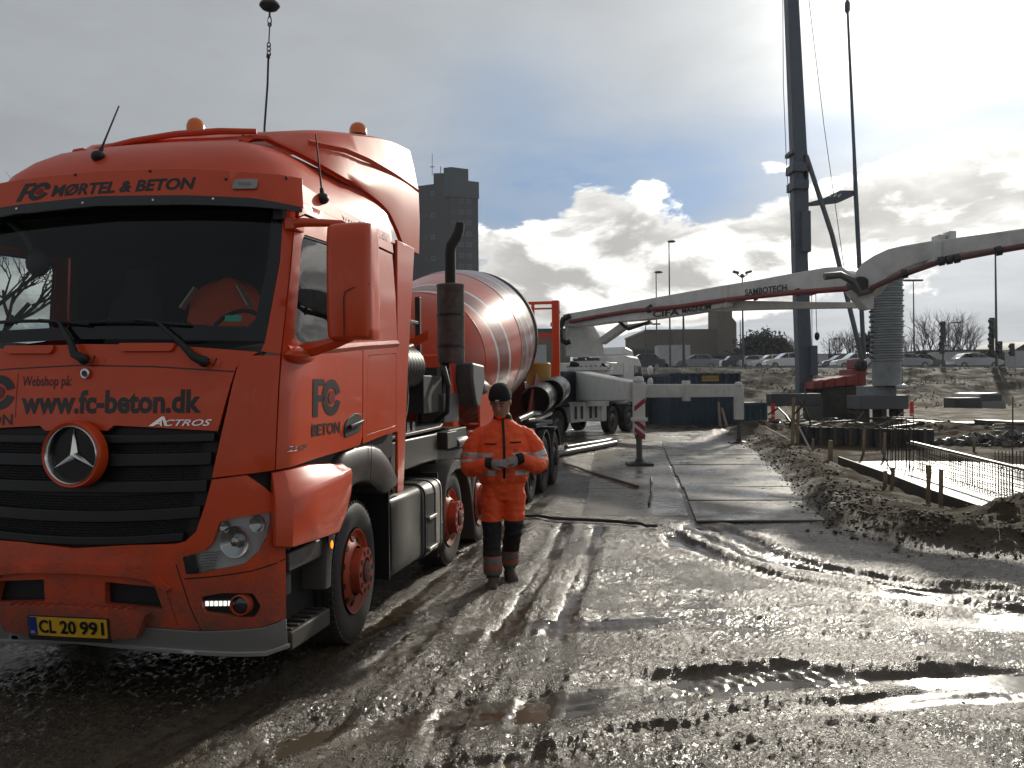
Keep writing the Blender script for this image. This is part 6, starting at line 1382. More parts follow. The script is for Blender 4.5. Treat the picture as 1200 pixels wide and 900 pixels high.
# ---- blue site container with corrugated walls
def container(name, x0, x1, yt, Y, dep, m, label, zb=None, ribs=14, skew=0., cat='container', doors=False, ytop2=None):
    a, b_ = at(x0, yt, Y), at(x1, yt, Y); zb = gz((a.x + b_.x) / 2, Y) - .02 if zb is None else zb
    c = Vector(((a.x + b_.x) / 2, Y, zb)); w = (b_ - a).length; h = (a.z + b_.z) / 2 - zb; e = empty(name, c, 0, label, cat)
    q = MB(); V = []; n = ribs * 4
    def wall(p, qn, nrm, tag_):
        qq = MB(); d = (qn - p); k = int(max(4, round(d.length / .28))); pr = []
        for i in range(k):
            for f, o in ((0, 0), (.35, 0), (.5, -.035), (.85, -.035)): pr.append(p + d * ((i + f) / k) + nrm * o)
        pr.append(qn)
        qq.V = [tuple(v + Vector((0, 0, .12))) for v in pr] + [tuple(v + Vector((0, 0, h - .1))) for v in pr]; m_ = len(pr); qq.F = [(i, i + 1, m_ + i + 1, m_ + i) for i in range(m_ - 1)]
        return part(qq, 'corrugated_wall', m, e, smooth=0, fix=False)
    A, B_ = c + Vector((-w / 2, 0, 0)), c + Vector((w / 2, 0, 0)); C_, D_ = B_ + Vector((skew, dep, 0)), A + Vector((skew, dep, 0))
    wall(A, B_, Vector((0, -1, 0)), 0); wall(D_, A, Vector((-1, 0, 0)), 0); wall(B_, C_, Vector((1, 0, 0)), 0)
    for P_ in (A, B_): 
        q = MB(); q.box(P_.x - .07, P_.x + .07, P_.y - .03, P_.y + .1, zb, zb + h); part(q, 'corner_post', m, e, bevel=.01)
    for z in (0, h - .12):
        q = MB(); q.prism([A + Vector((0, -.03, z)), B_ + Vector((0, -.03, z)), C_ + Vector((0, 0, z)), D_ + Vector((0, 0, z))], (0, 0, .12)); part(q, 'frame', m, e, bevel=.01)
    q = MB(); q.prism([A + Vector((0, 0, h)), B_ + Vector((0, 0, h)), C_ + Vector((0, 0, h)), D_ + Vector((0, 0, h))], (0, 0, .02)); part(q, 'roof', m, e)
    return e, A, B_, h
BLU = mat('container_blue', (.014, .035, .065), .5, var=.15, dust=.12)
E1, A_, B_1, h1_ = container('site_container', 786, 866, 437.5, 38.5, 6., BLU, 'dark blue corrugated container with a yellow sign, behind the outrigger beam', zb=-.15, skew=-1.)
q = MB(); p0, p1 = at(822.5, 447, 38.4), at(842.5, 440, 38.4); q.box(p0.x, p1.x, 38.40, 38.43, p0.z, p1.z); SG = part(q, 'sign', mat('sign_yellow', (.34, .22, .05), .5, var=.2), E1)
q = MB()
for k in range(6):
    x = p0.x + .1 + k * (p1.x - p0.x - .2) / 5.5; q.box(x, x + .07, 38.392, 38.40, (p0.z + p1.z) / 2 - .02, (p0.z + p1.z) / 2 + .04)
tag(part(q, 'sign_print', mat('sign_print', (.2, .12, .03), .5), E1), kind='stuff')
for k in range(9):
    p = at(801 + k * 8.2, 437.2, 38.4); q = MB(); q.box(p.x - .07, p.x + .09, 38.35, 38.6, p.z - .03, p.z + .06); part(q, 'roof_clip', ALU, E1)
container('low_container', 738, 785, 441, 41., 3., mat('container_dark', (.012, .02, .028), .6, dust=.2), 'low dark container with a wet top edge left of the blue container', zb=-.15)
container('teal_container', 870, 897, 472.5, 34.5, 1.6, mat('container_teal', (.015, .05, .07), .5, dust=.3), 'small teal skip right of the far outrigger leg', zb=-.1, cat='skip')
for i, (x0, y0, x1, y1, Y, lb) in enumerate(((842, 471, 844, 500, 37.8, 'straight timber plank leaning on the blue container'), (846, 478, 852, 500, 37.6, 'slanting timber plank leaning on the blue container'))):
    q = MB(); q.beam(at(x0, y0, Y + .6), at(x1, y1, Y), .10, .04, (0, 1, 0)); tag(q.build('plank', mat('pale_timber', (.25, .20, .13), .7, var=.2)), lb, 'plank')

# ---- piling rig
RIGB = mat('rig_blue_grey', (.075, .10, .135), .5, dust=.3, var=.1); RIGR = mat('rig_red', (.28, .02, .02), .45, dust=.4)
RG = empty('piling_rig', at(975, 478, 44) , 0, 'tall dark piling rig with leaning backstay and red lower deck', 'piling rig'); RG.location.z = gz(RG.location.x, 44)
def P4(x, y, Y=44.): return at(x, y, Y)
q = MB(); rings = []
for y, x0, x1 in ((-120, 919, 932), (0, 923.5, 936.5), (175, 930, 946), (190, 930, 948), (250, 931, 948), (300, 932, 947), (440, 937, 953), (462, 937, 953)):
    a, b_ = P4(x0, y), P4(x1, y); rings.append([a, b_, b_ + Vector((0, .7, 0)), a + Vector((0, .7, 0))])
q.loft(rings); MAST = part(q, 'mast', RIGB, RG, bevel=.03)
for x0, y0, x1, y1 in ((927, 192, 944, 202), (928, 212, 946, 222), (938, 248, 948, 296), (926, 176, 931, 181), (948, 405, 956, 440), (953, 318, 956, 345)):
    q = MB(); a, b_ = P4(x0, y1), P4(x1, y0); q.box(a.x, b_.x, 43.7, 44.9, a.z, b_.z); part(q, 'mast_fitting', RIGB, RG, bevel=.03)
q = MB(); q.prism([P4(941, 182), P4(947, 181), P4(946, 222), P4(942, 226)], (0, .3, 0)); q.prism([P4(945, 238), P4(966, 232), P4(985, 223), P4(1000, 223), P4(1003, 228), P4(985, 236), P4(960, 239), P4(946, 240)], (0, .5, 0)); part(q, 'top_arm', RIGB, RG, bevel=.02)
for x in (974, 979, 984):
    q = MB(); q.prism([P4(x - 2, 229, 43.9), P4(x + 1.4, 226.5, 43.9), P4(x + 1.4, 229, 43.9), P4(x - 2, 231.5, 43.9)], (0, .02, 0)); part(q, 'arm_patch', mat('pale_patch', (.6, .6, .6), .5), RG)  # small pale plates set on the face of the arm
q = MB(); q.tube([P4(945, 183), P4(975, 275), P4(1010, 420), P4(1014, 440)], .12, 10); part(q, 'backstay', mat('stay_grey', (.10, .11, .12), .4, dust=.4), RG, smooth=50)
q = MB(); q.tube([P4(990, -90), P4(993, 8), P4(1001, 180), P4(1003, 230), P4(1011, 390), P4(1013, 430)], [.05, .06, .09, .12, .12, .10], 8); q.lathe([(-.35, .05), (-.2, .13), (.2, .13), (.35, .05)], P4(993, 8), n=10); part(q, 'hanging_rod', RIGB, RG, smooth=50)
for pts in (((917, -60), (918, 100), (922, 200), (930, 290)), ((944, -60), (948, 0), (966, 150), (990, 320)), ((956, 345), (957, 385), (958, 392)), ((951, 318), (952, 430))):
    q = MB(); q.tube([P4(*p) for p in pts], .018, 5); part(q, 'cable', DARK, RG, smooth=0)
q = MB(); q.ball(P4(957.5, 394), (.13, .13, .22)); part(q, 'cable_hook', DARK, RG)
for i in range(4):
    q = MB(); x0 = 953 + i * 13; q.prism([P4(x0, 456 - i * 1.4, 42.6), P4(x0 + 12.3, 455 - i * 1.4, 42.6), P4(x0 + 12.3, 444.5 - i * 2.0, 42.6), P4(x0, 447.5 - i * 2.0, 42.6)], (0, 2.2, 0)); part(q, 'red_deck', RIGR, RG, bevel=.04)
q = MB(); a, b_ = P4(966, 478, 42.8), P4(1016, 452, 42.8); q.box(a.x, b_.x, 42.9, 46, RG.location.z, b_.z); part(q, 'undercarriage', mat('rig_dark', (.02, .018, .018), .6, dust=.4), RG, bevel=.05)
q = MB(); a, b_ = P4(1001, 458, 43), P4(1017, 432, 43); q.box(a.x, b_.x, 43.2, 45, a.z, b_.z); q.box(a.x + .2, b_.x - .2, 43.3, 44.5, b_.z, b_.z + .5); part(q, 'winch_house', RIGR, RG, bevel=.05)
for dx in (0, 5.5):
    q = MB(); q.lathe([(-.2, .05), (-.1, .28), (.1, .28), (.2, .05)], P4(1006 + dx, 428, 43.2), (1, 0, 0), 14); part(q, 'sheave', DARK, RG)
for x0, x1 in ((905, 962),):
    q = MB(); a, b_ = at(x0, 476, 38), at(x1, 461, 38); q.box(a.x, b_.x, 38, 38.9, a.z, b_.z); tag(q.build('steel_beam', mat('beam_grey', (.045, .05, .055), .5, dust=.35), None, bevel=.02), 'dark grey steel beam lying behind the red and white marker post', 'steel beam')

# ---- ribbed casing tower
TW_ = empty('casing_tower', at(1039, 470, 40), 0, 'grey ribbed casing tower on a square base beneath the boom elbow', 'casing tower'); TW_.location.z = gz(TW_.location.x, 40)
TWM = mat('casing_grey', (.26, .29, .30), .5, dust=.45, var=.1)
bx = at(1039.5, 425, 40).x; zt = at(1039, 322, 40).z; zb_ = at(1039, 424, 40).z
q = MB(); q.lathe([(zb_, .66), (zt, .66)], Vector((bx, 40, 0)), n=28); part(q, 'casing_core', TWM, TW_, smooth=40)
nr_ = 17
for k in range(nr_):
    z = zb_ + (zt - zb_) * k / nr_; dz = (zt - zb_) / nr_; q = MB(); q.lathe([(z + .02, .67), (z + .05, .72), (z + dz - .09, .70), (z + dz - .06, .76), (z + dz - .02, .76), (z + dz - .01, .67)], Vector((bx + .02 * math.sin(k * 2.1), 40, 0)), n=28, caps=False); part(q, 'casing_rib', TWM, TW_, smooth=35)
    if k % 1 == 0: q = MB(); q.box(bx - .86, bx - .74, 39.7, 39.9, z + .15, z + .22); part(q, 'ladder_rung', DARK, TW_)
z0 = at(1039, 452, 40).z
q = MB(); q.lathe([(z0, .64), (zb_, .64)], Vector((bx - .02, 40, 0)), n=24); part(q, 'casing_foot', TWM, TW_, smooth=40)
a, b_ = at(1018, 455, 39.6), at(1062, 431, 39.6)
q = MB(); q.box(bx - .2, b_.x, 39.9, 40.9, a.z, b_.z); part(q, 'side_frame', TWM, TW_, bevel=.03)
a, b_ = at(1008, 480, 39.3), at(1065, 463, 39.3); q = MB(); q.box(a.x, b_.x, 39.3, 40.9, a.z, b_.z); part(q, 'base_beam', mat('base_grey', (.09, .10, .11), .5, dust=.4), TW_, bevel=.03)
a, b_ = at(1015, 464, 39.8), at(1052, 452, 39.8); q = MB(); q.box(a.x, b_.x, 39.9, 41, a.z, b_.z); part(q, 'base_block', TWM, TW_, bevel=.03)
for x in (1016, 1036, 1056):
    q = MB(); a = at(x, 480, 39.5); q.box(a.x - .12, a.x + .12, 39.5, 40.5, TW_.location.z, a.z + .05); part(q, 'base_foot', DARK, TW_)
q = MB(); a, b_ = at(1051, 456, 39.4), at(1062, 450, 39.4); q.ball((a + b_) / 2, (.28, .3, .12)); tag(q.build('lamp_housing', WHT, None, smooth=50), 'small white dome beside the casing tower base', 'lamp')

# ---- marker posts
for x, y0, y1, Y, lb in ((906, 473, 499, 36.5, 'red and white marker post beside the berm, in front of the teal skip'), (1068.5, 470, 492, 36., 'red marker post by the foot of the casing tower')):
    b0 = at(x, y1, Y); b0.z = gz(b0.x, Y); top = at(x, y0, Y).z; e = empty('marker_post', b0, 0, lb, 'marker post', 'marker posts on the building site')
    q = MB(); q.lathe([(0, .16), (.08, .14)], b0, n=12); part(q, 'base', RUBBER, e)
    H = top - b0.z
    for k, (f0, f1, mm) in enumerate(((.02, .45, 0), (.45, .52, 1), (.52, 1., 0))):
        q = MB(); q.box(b0.x - .075, b0.x + .075, Y - .03, Y + .03, b0.z + H * f0, b0.z + H * f1); part(q, 'panel', [mat('marker_red', (.85, .03, .03), .45), REFL][mm], e)

# ---- wooden stakes, rebar cage, slab
TIM = mat('weathered_stake', (.26, .19, .115), .75, var=.3, bump=.3, bscale=30, mud=.5, mudz=.35)
STK = [(1037.5, 552, 600, 14.9, 'stake with a leaning bar, left one of the pair at the slab corner'), (1046.5, 548, 597, 15.2, 'right one of the pair of stakes at the slab corner'), (1088.5, 545, 588, 13.7, 'left one of the two stakes in front of the rebar cage'), (1103, 550, 592, 13.3, 'right one of the two stakes in front of the rebar cage'), (973.5, 516, 548, 20.2, 'thick short stake on the berm top'), (1012.5, 503, 532, 22.5, 'left one of two posts behind the slab'), (1037, 507, 534, 22.0, 'right one of two posts behind the slab'), (953, 514, 536, 22.5, 'thin twig-like stake on the berm behind the thick one'), (1142, 515, 528, 23, 'small stake on the spoil heap beyond the rebar cage')]
for i, (x, y0, y1, Y, lb) in enumerate(STK):
    t0, b0 = at(x, y0, Y), at(x - 1, y1, Y); b0.z = min(gz(b0.x, Y), b0.z) - .05; q = MB(); w = .055 if i not in (4,) else .085
    q.beam(b0, t0, w, w, (0, 1, 0)); tag(q.build('stake', TIM, None, bevel=.006), 'wooden ' + lb if not lb.startswith(('thick', 'thin', 'small')) else lb.replace('stake', 'wooden stake', 1), 'stake', 'wooden stakes around the slab')
q = MB(); q.tube([at(1029, 520, 15.6), at(1051, 566, 14.8)], .012, 6); tag(q.build('iron_bar', DARK), 'thin iron bar leaning against the pair of stakes at the slab corner', 'bar')
# slab: bright wet concrete in its form
SLABZ = -.10
def gp(x, y, z): 
    d = CF + CR * ((x - 600) / 1012.8) + CU * ((450 - y) / 1012.8); return Vector((0, 0, CAMH)) + d * ((z - CAMH) / d.z)
SM = D.materials.new('wet_concrete_slab'); SM.use_nodes = True; t = SM.node_tree; G = NG(t); bs = t.nodes['Principled BSDF']; pos = G.n('ShaderNodeNewGeometry').outputs['Position']
nn = G.noise(pos, .8, 6, .6); t.links.new(G.ramp(nn, [(.35, (.22, .21, .20)), (.7, (.34, .33, .31))]), bs.inputs['Base Color']); t.links.new(G.ramp(nn, [(.4, .22), (.62, .45)]), bs.inputs['Roughness'])
outl = [gp(x, y, SLABZ) for x, y in ((985, 541), (1060, 540), (1130, 541), (1260, 548))] + [gp(1330, 600, SLABZ), gp(1230, 620, SLABZ), gp(1165, 607, SLABZ), gp(1090, 581, SLABZ), gp(1040, 561, SLABZ)]
q = MB(); q.prism([p - Vector((0, 0, .15)) for p in outl], (0, 0, .15)); SL_ = q.build('concrete_slab', SM, None); tag(SL_, kind='structure')
FORM = mat('form_board', (.05, .042, .032), .6, var=.3)
q = MB(); P_ = [outl[0], outl[8], outl[7], outl[6]]
e = empty('formwork', outl[0], 0, 'dark formwork boards edging the bright wet slab beside the berm', 'formwork')
for a, b_ in zip(P_[:-1], P_[1:]):
    q = MB(); q.beam(a + Vector((-.04, 0, .0)), b_ + Vector((-.04, 0, .0)), .045, .26); part(q, 'board', FORM, e)
# rebar cage: mesh panel standing on the slab
REB = mat('rusty_rebar', (.040, .028, .022), .6, metal=.3, var=.3)
CG = empty('rebar_cage', gp(1060, 560, SLABZ), 0, 'long rebar cage standing in the bright wet slab at the right', 'rebar cage')
c0, c1 = gp(1063, 549, SLABZ), gp(1250, 608, SLABZ)
nb = 64
T0, T1 = at(1063, 519, c0.y), at(1250, 566, c1.y)
h0_, h1_2 = T0.z - SLABZ, T1.z - SLABZ
barme = None
off = Vector((.30, .12, 0))
for row in (0, 1):
    for i in range(nb):
        f = i / (nb - 1); b0 = c0.lerp(c1, f) + off * row; H = h0_ * (1 - f) + h1_2 * f
        if barme is None:
            q = MB(); q.lathe([(0, .007), (1, .007)], n=5); bo = q.build('bar', REB, None); barme = bo.data
        else: bo = D.objects.new('bar', barme); COL.objects.link(bo)
        bo.location = b0; bo.scale = (1, 1, H * (1 + .02 * math.sin(i * 3.7))); bo.rotation_euler = (RNG.normal(0, .008), RNG.normal(0, .008), 0); attach(bo, CG)
for row in (0, 1):
    for f in (.12, .35, .58, .8, 1.0):
        q = MB(); q.tube([c0 + off * row + Vector((0, 0, h0_ * f)), c1 + off * row + Vector((0, 0, h1_2 * f))], .008, 5); part(q, 'long_bar', REB, CG, smooth=0)
q = MB(); q.beam(c0 + Vector((.1, 0, h0_ + .02)), c1 + Vector((.1, 0, h1_2 + .02)), .07, .045); part(q, 'top_board', mat('cap_board', (.12, .10, .07), .5, var=.2), CG)
for i in range(26):
    f = i / 25.; b0 = c0.lerp(c1, f); q = MB(); q.tube([b0 + Vector((-.05, 0, .03)), b0 + off + Vector((.05, 0, .03))], .007, 4); part(q, 'stirrup', REB, CG, smooth=0)
# starter bars in front of the casing tower
CG2 = empty('rebar_bundle', gp(1045, 545, SLABZ), 0, 'cluster of upright rebar standing at the far end of the slab', 'rebar bundle')
for i in range(16):
    x = 1040 + (i % 8) * 4.2 + RNG.uniform(-1, 1); Y = 19.2 + (i // 8) * .7; b0 = at(x, 500, Y); zt_ = at(x, RNG.uniform(486, 522), Y).z; q = MB(); q.tube([(b0.x, Y, SLABZ), (b0.x + .02, Y, zt_)], .009, 5); part(q, 'bar', REB, CG2, smooth=0)
q = MB(); q.tube([at(1187, 465, 15.5), gp(1186, 585, SLABZ)], .012, 6); tag(q.build('tall_bar', REB), 'single tall rebar standing above the cage at the right edge', 'bar')
q = MB()
for i in range(20):
    x = 1166 + i * 4.2; Y = 19.5; b0 = at(x, 530, Y); q.tube([(b0.x, Y, -.1), (b0.x, Y, at(x, 528, Y).z)], .009, 4)
q.tube([at(1160, 534, 19.5), at(1260, 536, 19.5)], .01, 4); tag(q.build('rebar_row', REB), 'low row of short starter bars beyond the slab at the right', 'rebar', kind=None)

# ---- clutter across the middle distance
BRWN = mat('wet_timber', (.08, .066, .05), .45, var=.4, dust=.2); CLD = mat('scrap_dark', (.03, .03, .032), .5, var=.4, dust=.3)
names = ['plank', 'timber', 'steel_bar']
lbs = ['wet plank lying in the clutter %s', 'dark timber lying askew %s', 'bent steel bar sticking out %s']
spots = [('between the berm and the steel beam', 905, 960), ('below the piling rig', 960, 1010), ('in front of the casing tower', 1010, 1075)]
ordn = {5: ['leftmost', 'second from the left', 'middle one', 'second from the right', 'rightmost'], 4: ['leftmost', 'second from the left', 'third from the left', 'rightmost']}
for wn, xa, xb in spots:
    for k in range(3):
        cnt = 5 if k < 2 else 4; xsr = np.sort(xa + (xb - xa) * (np.arange(cnt) + RNG.uniform(.15, .85, cnt)) / cnt)
        for i, x in enumerate(xsr):
            Y = RNG.uniform(27, 37); g0 = at(x, 470, Y); z = gz(g0.x, Y); a = RNG.uniform(0, math.pi); L = RNG.uniform(.5, 1.7); dz = RNG.uniform(0, .35) if k == 2 else RNG.uniform(0, .05); z += RNG.uniform(.02, .25)
            d = Vector((math.cos(a) * L, math.sin(a) * L, dz)); q = MB(); c = Vector((g0.x, Y, z))
            if k < 2: q.beam(c - d / 2, c + d / 2, RNG.uniform(.1, .2), RNG.uniform(.03, .08))
            else: q.tube([c - d / 2, c + Vector((0, 0, .08)), c + d / 2 + Vector((0, 0, .2))], .018, 5)
            tag(q.build(names[k], [BRWN, CLD, REB][k], None), ordn[cnt][i] + ' of the %s %s' % (['brown wet planks', 'dark timbers', 'bent steel bars'][k], wn), ['plank', 'timber', 'bar'][k], ['planks', 'timbers', 'bars'][k] + ' lying ' + wn)
# bright plastic sheets / wet boards
for x0, x1, y, Y, lb in ((1045, 1072, 502.5, 33, 'bright wet board lying left of the red marker post'), (1080, 1108, 506, 30.5, 'bright wet board lying right of the red marker post'), (1000, 1040, 498, 34, 'long pale wet board below the casing tower base'), (982, 1000, 487, 40, 'pale wet sheet beside the piling rig tracks'), (880, 896, 493, 33.5, 'pale board lying beside the teal skip')):
    a, b_ = at(x0, y, Y), at(x1, y + 2.5, Y - 1.); zz = max(gz(a.x, Y), gz(b_.x, Y)) + .12; q = MB(); q.prism([(a.x, a.y, zz), (b_.x, b_.y, zz), (b_.x, b_.y + 1.6, zz), (a.x, a.y + 1.6, zz)], (0, 0, .04)); tag(q.build('wet_board', mat('wet_board', (.2, .19, .18), .3), None, bevel=.005), lb, 'board')
for x, y0, y1, Y, lb in ((929, 466, 538, 24.5, 'dark post pair wrapped with hoses at the end of the berm, left post'), (934.5, 476, 538, 24.6, 'dark post pair wrapped with hoses at the end of the berm, right post')):
    q = MB(); b0 = at(x, y1, Y); b0.z = gz(b0.x, Y) - .05; q.beam(b0, at(x + 1, y0, Y), .08, .08, (0, 1, 0)); tag(q.build('post', TIM, None, bevel=.01), lb, 'post')
for i, pts in enumerate((((925, 500, 24.8), (930, 486, 24.6), (938, 478, 24.4), (946, 466, 24.6), (942, 456, 24.9)), ((936, 470, 24.3), (944, 480, 24.2), (950, 496, 24.2), (944, 510, 24.), (940, 498, 24.)), ((936, 500, 24), (944, 516, 23.5), (953, 534, 22.8)), ((900, 486, 27), (912, 478, 27), (922, 488, 26), (930, 500, 25)))):
    q = MB(); q.tube([at(*p) for p in pts], .028, 6); tag(q.build('hose_loop', [HOSE, HOSE, mat('pale_cable', (.35, .34, .32), .5), HOSE][i], None, smooth=60), ['black hose draped over the post pair', 'black hose hanging in a loop right of the post pair', 'pale cable trailing down from the post pair onto the berm', 'black hose sagging between the marker post and the post pair'][i], 'hose')
# dark shuttering wall of the trench beyond the slab
e = empty('shuttering_wall', at(1000, 520, 25), 0, 'long low wall of dark shuttering panels beyond the bright slab', 'shuttering')
for k in range(9):
    x0 = 938 + k * 17.5; a, b_ = at(x0, 520, 25.5 - k * .12), at(x0 + 16.8, 500 + k * .4, 25.5 - k * .12); q = MB(); q.box(a.x, b_.x, a.y, a.y + .12, -.1, max(b_.z, .35)); part(q, 'panel', CLD, e, bevel=.01)
    q = MB(); q.box(a.x + .1, a.x + .18, a.y - .05, a.y, -.1, max(b_.z, .35) + .04); part(q, 'brace', BRWN, e)
def heap(cx, cy, rx, ry, n, lb, m_, s0=.06, s1=.28):
    q = MB()
    for i in range(n):
        a = RNG.uniform(0, 6.28); f = RNG.random() ** .6; x = cx + math.cos(a) * rx * f; y = cy + math.sin(a) * ry * f; z = gz(x, y) + (1 - f) * .45 * RNG.random(); s_ = RNG.uniform(s0, s1); d = Vector(RNG.normal(0, 1, 3)).normalized()
        q.beam(Vector((x, y, z)) - d * s_ / 2, Vector((x, y, z)) + d * s_ / 2, s_ * RNG.uniform(.4, .9), s_ * RNG.uniform(.3, .8), w1=s_ * RNG.uniform(.3, .9), h1=s_ * RNG.uniform(.2, .7))
    tag(q.build('rubble', m_, None, smooth=0), lb, 'rubble', kind='stuff')
heap(16.2, 33, 2.2, 1.2, 260, 'dark rubble heap beside the casing tower base', CLD)
heap(15.4, 25.5, 3.2, 1.3, 420, 'broken concrete and debris along the trench at the right', mat('broken_concrete', (.10, .095, .085), .5, var=.5))
heap(12.4, 34.5, 2.5, 1.2, 300, 'dark scrap and debris under the casing tower', CLD)
heap(10.6, 32.5, 1.8, 1.4, 260, 'mixed debris between the marker post and the piling rig', mat('mixed_debris', (.07, .06, .05), .4, var=.6))
# drying shed-like boards at the right edge
for i, (x0, x1, yt, yb, Y, lb, mm) in enumerate(((1132, 1163, 494, 503, 31, 'low stack of timber on the spoil heap at the right', BRWN), (1163, 1182, 491, 504, 30, 'dark crate beside the low timber stack', CLD), (1190, 1230, 493, 522, 27, 'slatted timber stack cut by the right edge', mat('stack_timber', (.2, .165, .11), .6, var=.3)))):
    a, b_ = at(x0, yb, Y), at(x1, yt, Y); e = empty('timber_stack' if i != 1 else 'crate', Vector(((a.x + b_.x) / 2, Y, a.z)), 0, lb, 'timber stack' if i != 1 else 'crate'); n = 3 if i < 2 else 9; a.z -= .2
    for k in range(n):
        q = MB(); z = a.z + (b_.z - a.z) * k / n; q.box(a.x, b_.x, Y, Y + 1.2, z, z + (b_.z - a.z) / n * .72); part(q, 'board', mm, e, bevel=.008)

# ---- the road on its embankment
RY0, RZ = 80.5, 3.42
def rz(x): return RZ - max(-60, min(60, x)) * .009
q = MB(); xs = np.linspace(-160, 160, 9)
q.V = [(x, RY0, rz(x) + .02) for x in xs] + [(x, RY0 + 16, rz(x) + .02) for x in xs]; q.F = [(i, i + 1, 10 + i, 9 + i) for i in range(8)]
tag(q.build('road', mat('wet_asphalt', (.045, .045, .047), .22, rvar=.2, vscale=.3), None, smooth=0, fix=False), kind='structure')
q = MB(); 
for x0, x1 in zip(xs[:-1], xs[1:]): q.add([(x0, RY0 - .9, rz(x0)), (x1, RY0 - .9, rz(x1)), (x1, RY0, rz(x1)), (x0, RY0, rz(x0)), (x0, RY0 - .9, rz(x0) + .14), (x1, RY0 - .9, rz(x1) + .14), (x1, RY0, rz(x1) + .14), (x0, RY0, rz(x0) + .14)], [(4, 5, 6, 7), (0, 1, 5, 4), (2, 3, 7, 6)])
tag(q.build('kerb', mat('kerb_stone', (.36, .36, .35), .12, var=.1), None, smooth=0), kind='structure')
WIN = mat('car_window', (.012, .014, .016), .06, coat=.5)
def car(x, Y, L, face, colr, label, h=1.48, van=False, group='cars on the road above the site'):
    """side-on car; face=+1 bonnet to the right"""
    p = at(x, 430, Y); z0 = rz(p.x) + .03; e = empty('car', (p.x, Y, z0), 0, label, 'car' if not van else 'van', group); f = face; Wd = 1.78
    m_ = mat('car_paint_' + colr[0], colr[1], .25, coat=.6, metal=.2)
    s = L / 4.4
    prof = [(-2.2, .35), (-2.22, .72), (-2.12, .98), (-1.3, 1.02), (1.05, .98), (1.9, .84), (2.18, .66), (2.2, .35), (1.75, .22), (-1.75, .22)] if not van else [(-2.2, .3), (-2.2, 1.0), (-2.15, 1.15), (1.1, 1.12), (1.9, .98), (2.18, .7), (2.2, .3), (1.7, .22), (-1.7, .22)]
    top = [(-1.75, .98), (-1.25, h - .06), (-.5, h), (.25, h - .03), (1.05, .96)] if not van else [(-2.18, 1.1), (-2.1, h - .08), (-1.9, h), (.4, h), (.9, h - .15), (1.5, 1.08)]
    q = MB(); q.loft([[(e.location.x + f * a * s, Y - Wd / 2 + o, z0 + b_) for a, b_ in prof] for o in (.0, .06, Wd - .06, Wd)]); part(q, 'body', m_, e, bevel=.06, smooth=40)
    q = MB(); q.loft([[(e.location.x + f * a * s * k, Y - Wd / 2 + o, z0 + b_) for a, b_ in top] for o, k in ((.08, 1.), (.22, .97), (Wd - .22, .97), (Wd - .08, 1.))]); part(q, 'roof', m_, e, bevel=.05, smooth=40)
    cx = sum(a for a, b_ in top) / len(top); cz = sum(b_ for a, b_ in top) / len(top)
    wn = [(cx + (a - cx) * .86, max(1.03 if not van else 1.18, cz + (b_ - cz) * .80)) for a, b_ in top]
    for y in (Y - Wd / 2 + .06,):
        half = [[p_ for p_ in wn if p_[0] < .0] + [(-.03, wn[-1][1]), ], [(.03, h - .12)] + [p_ for p_ in wn if p_[0] > .0] + [(.03, wn[-1][1])]]
        h0 = [(a, b_) for a, b_ in wn if a < -.05] + [(-.05, h - .10), (-.05, wn[0][1])]; h1 = [(.03, h - .10)] + [(a, b_) for a, b_ in wn if a > .05] + [(.03, wn[0][1])]
        for hh2_ in (h0, h1):
            q = MB(); q.prism([(e.location.x + f * a * s, y, z0 + b_) for a, b_ in hh2_], (0, -.02, 0)); part(q, 'window', WIN, e)
    for a in (-1.35, 1.35):
        q = MB(); q.lathe([(0, .22), (.01, .31), (.2, .31), (.21, .2)], (e.location.x + f * a * s, Y - Wd / 2 - .02, z0 + .30), (0, 1, 0), 18); w = part(q, 'wheel', TYRE, e, smooth=40)
        q = MB(); q.lathe([(-.012, .20), (0, .20)], (e.location.x + f * a * s, Y - Wd / 2 - .02, z0 + .30), (0, 1, 0), 12); part(q, 'hubcap', ALU, e)
    q = MB(); q.box(e.location.x + f * 2.12 * s - .06, e.location.x + f * 2.12 * s + .06, Y - Wd / 2 - .01, Y - Wd / 2 + .3, z0 + .60, z0 + .74); part(q, 'headlight', SILVER, e, bevel=.02)
    return e
SLV = ('silver', (.45, .46, .47)); WHC = ('white', (.70, .70, .70)); BLK = ('dark', (.03, .032, .036)); 
car(1142, 83, 4.7, 1, SLV, 'silver saloon on the road at the right, in front of the white trailer')
car(921, 83, 4.2, -1, WHC, 'white hatchback on the road left of the piling mast', 1.52)
car(1001, 84, 4.2, -1, WHC, 'white hatchback on the road between mast and casing tower', 1.55)
car(984, 88, 4.2, -1, ('deep_blue', (.02, .035, .09)), 'dark car nose showing behind the white hatchback near the tower')
car(888, 88, 4.3, 1, SLV, 'small silver car far along the road under the conifer', 1.45)
car(1064, 83, 4.0, 1, ('light_grey', (.30, .31, .32)), 'light grey car passing just right of the casing tower', 1.45)
car(1082, 87, 4.4, 1, BLK, 'dark car behind the light grey one right of the casing tower')
car(815, 86, 4.3, -1, ('dull_silver', (.22, .23, .24)), 'silver car behind the white box body above the blue container')
car(902, 86, 4.2, -1, WHC, 'white car directly behind the hatchback, left of the mast', 1.45)
car(752, 85, 4.4, -1, BLK, 'dark car beside the pump truck cab on the road', 1.5)
car(868, 89, 4.3, 1, BLK, 'dark car on the road beneath the double street lamp')
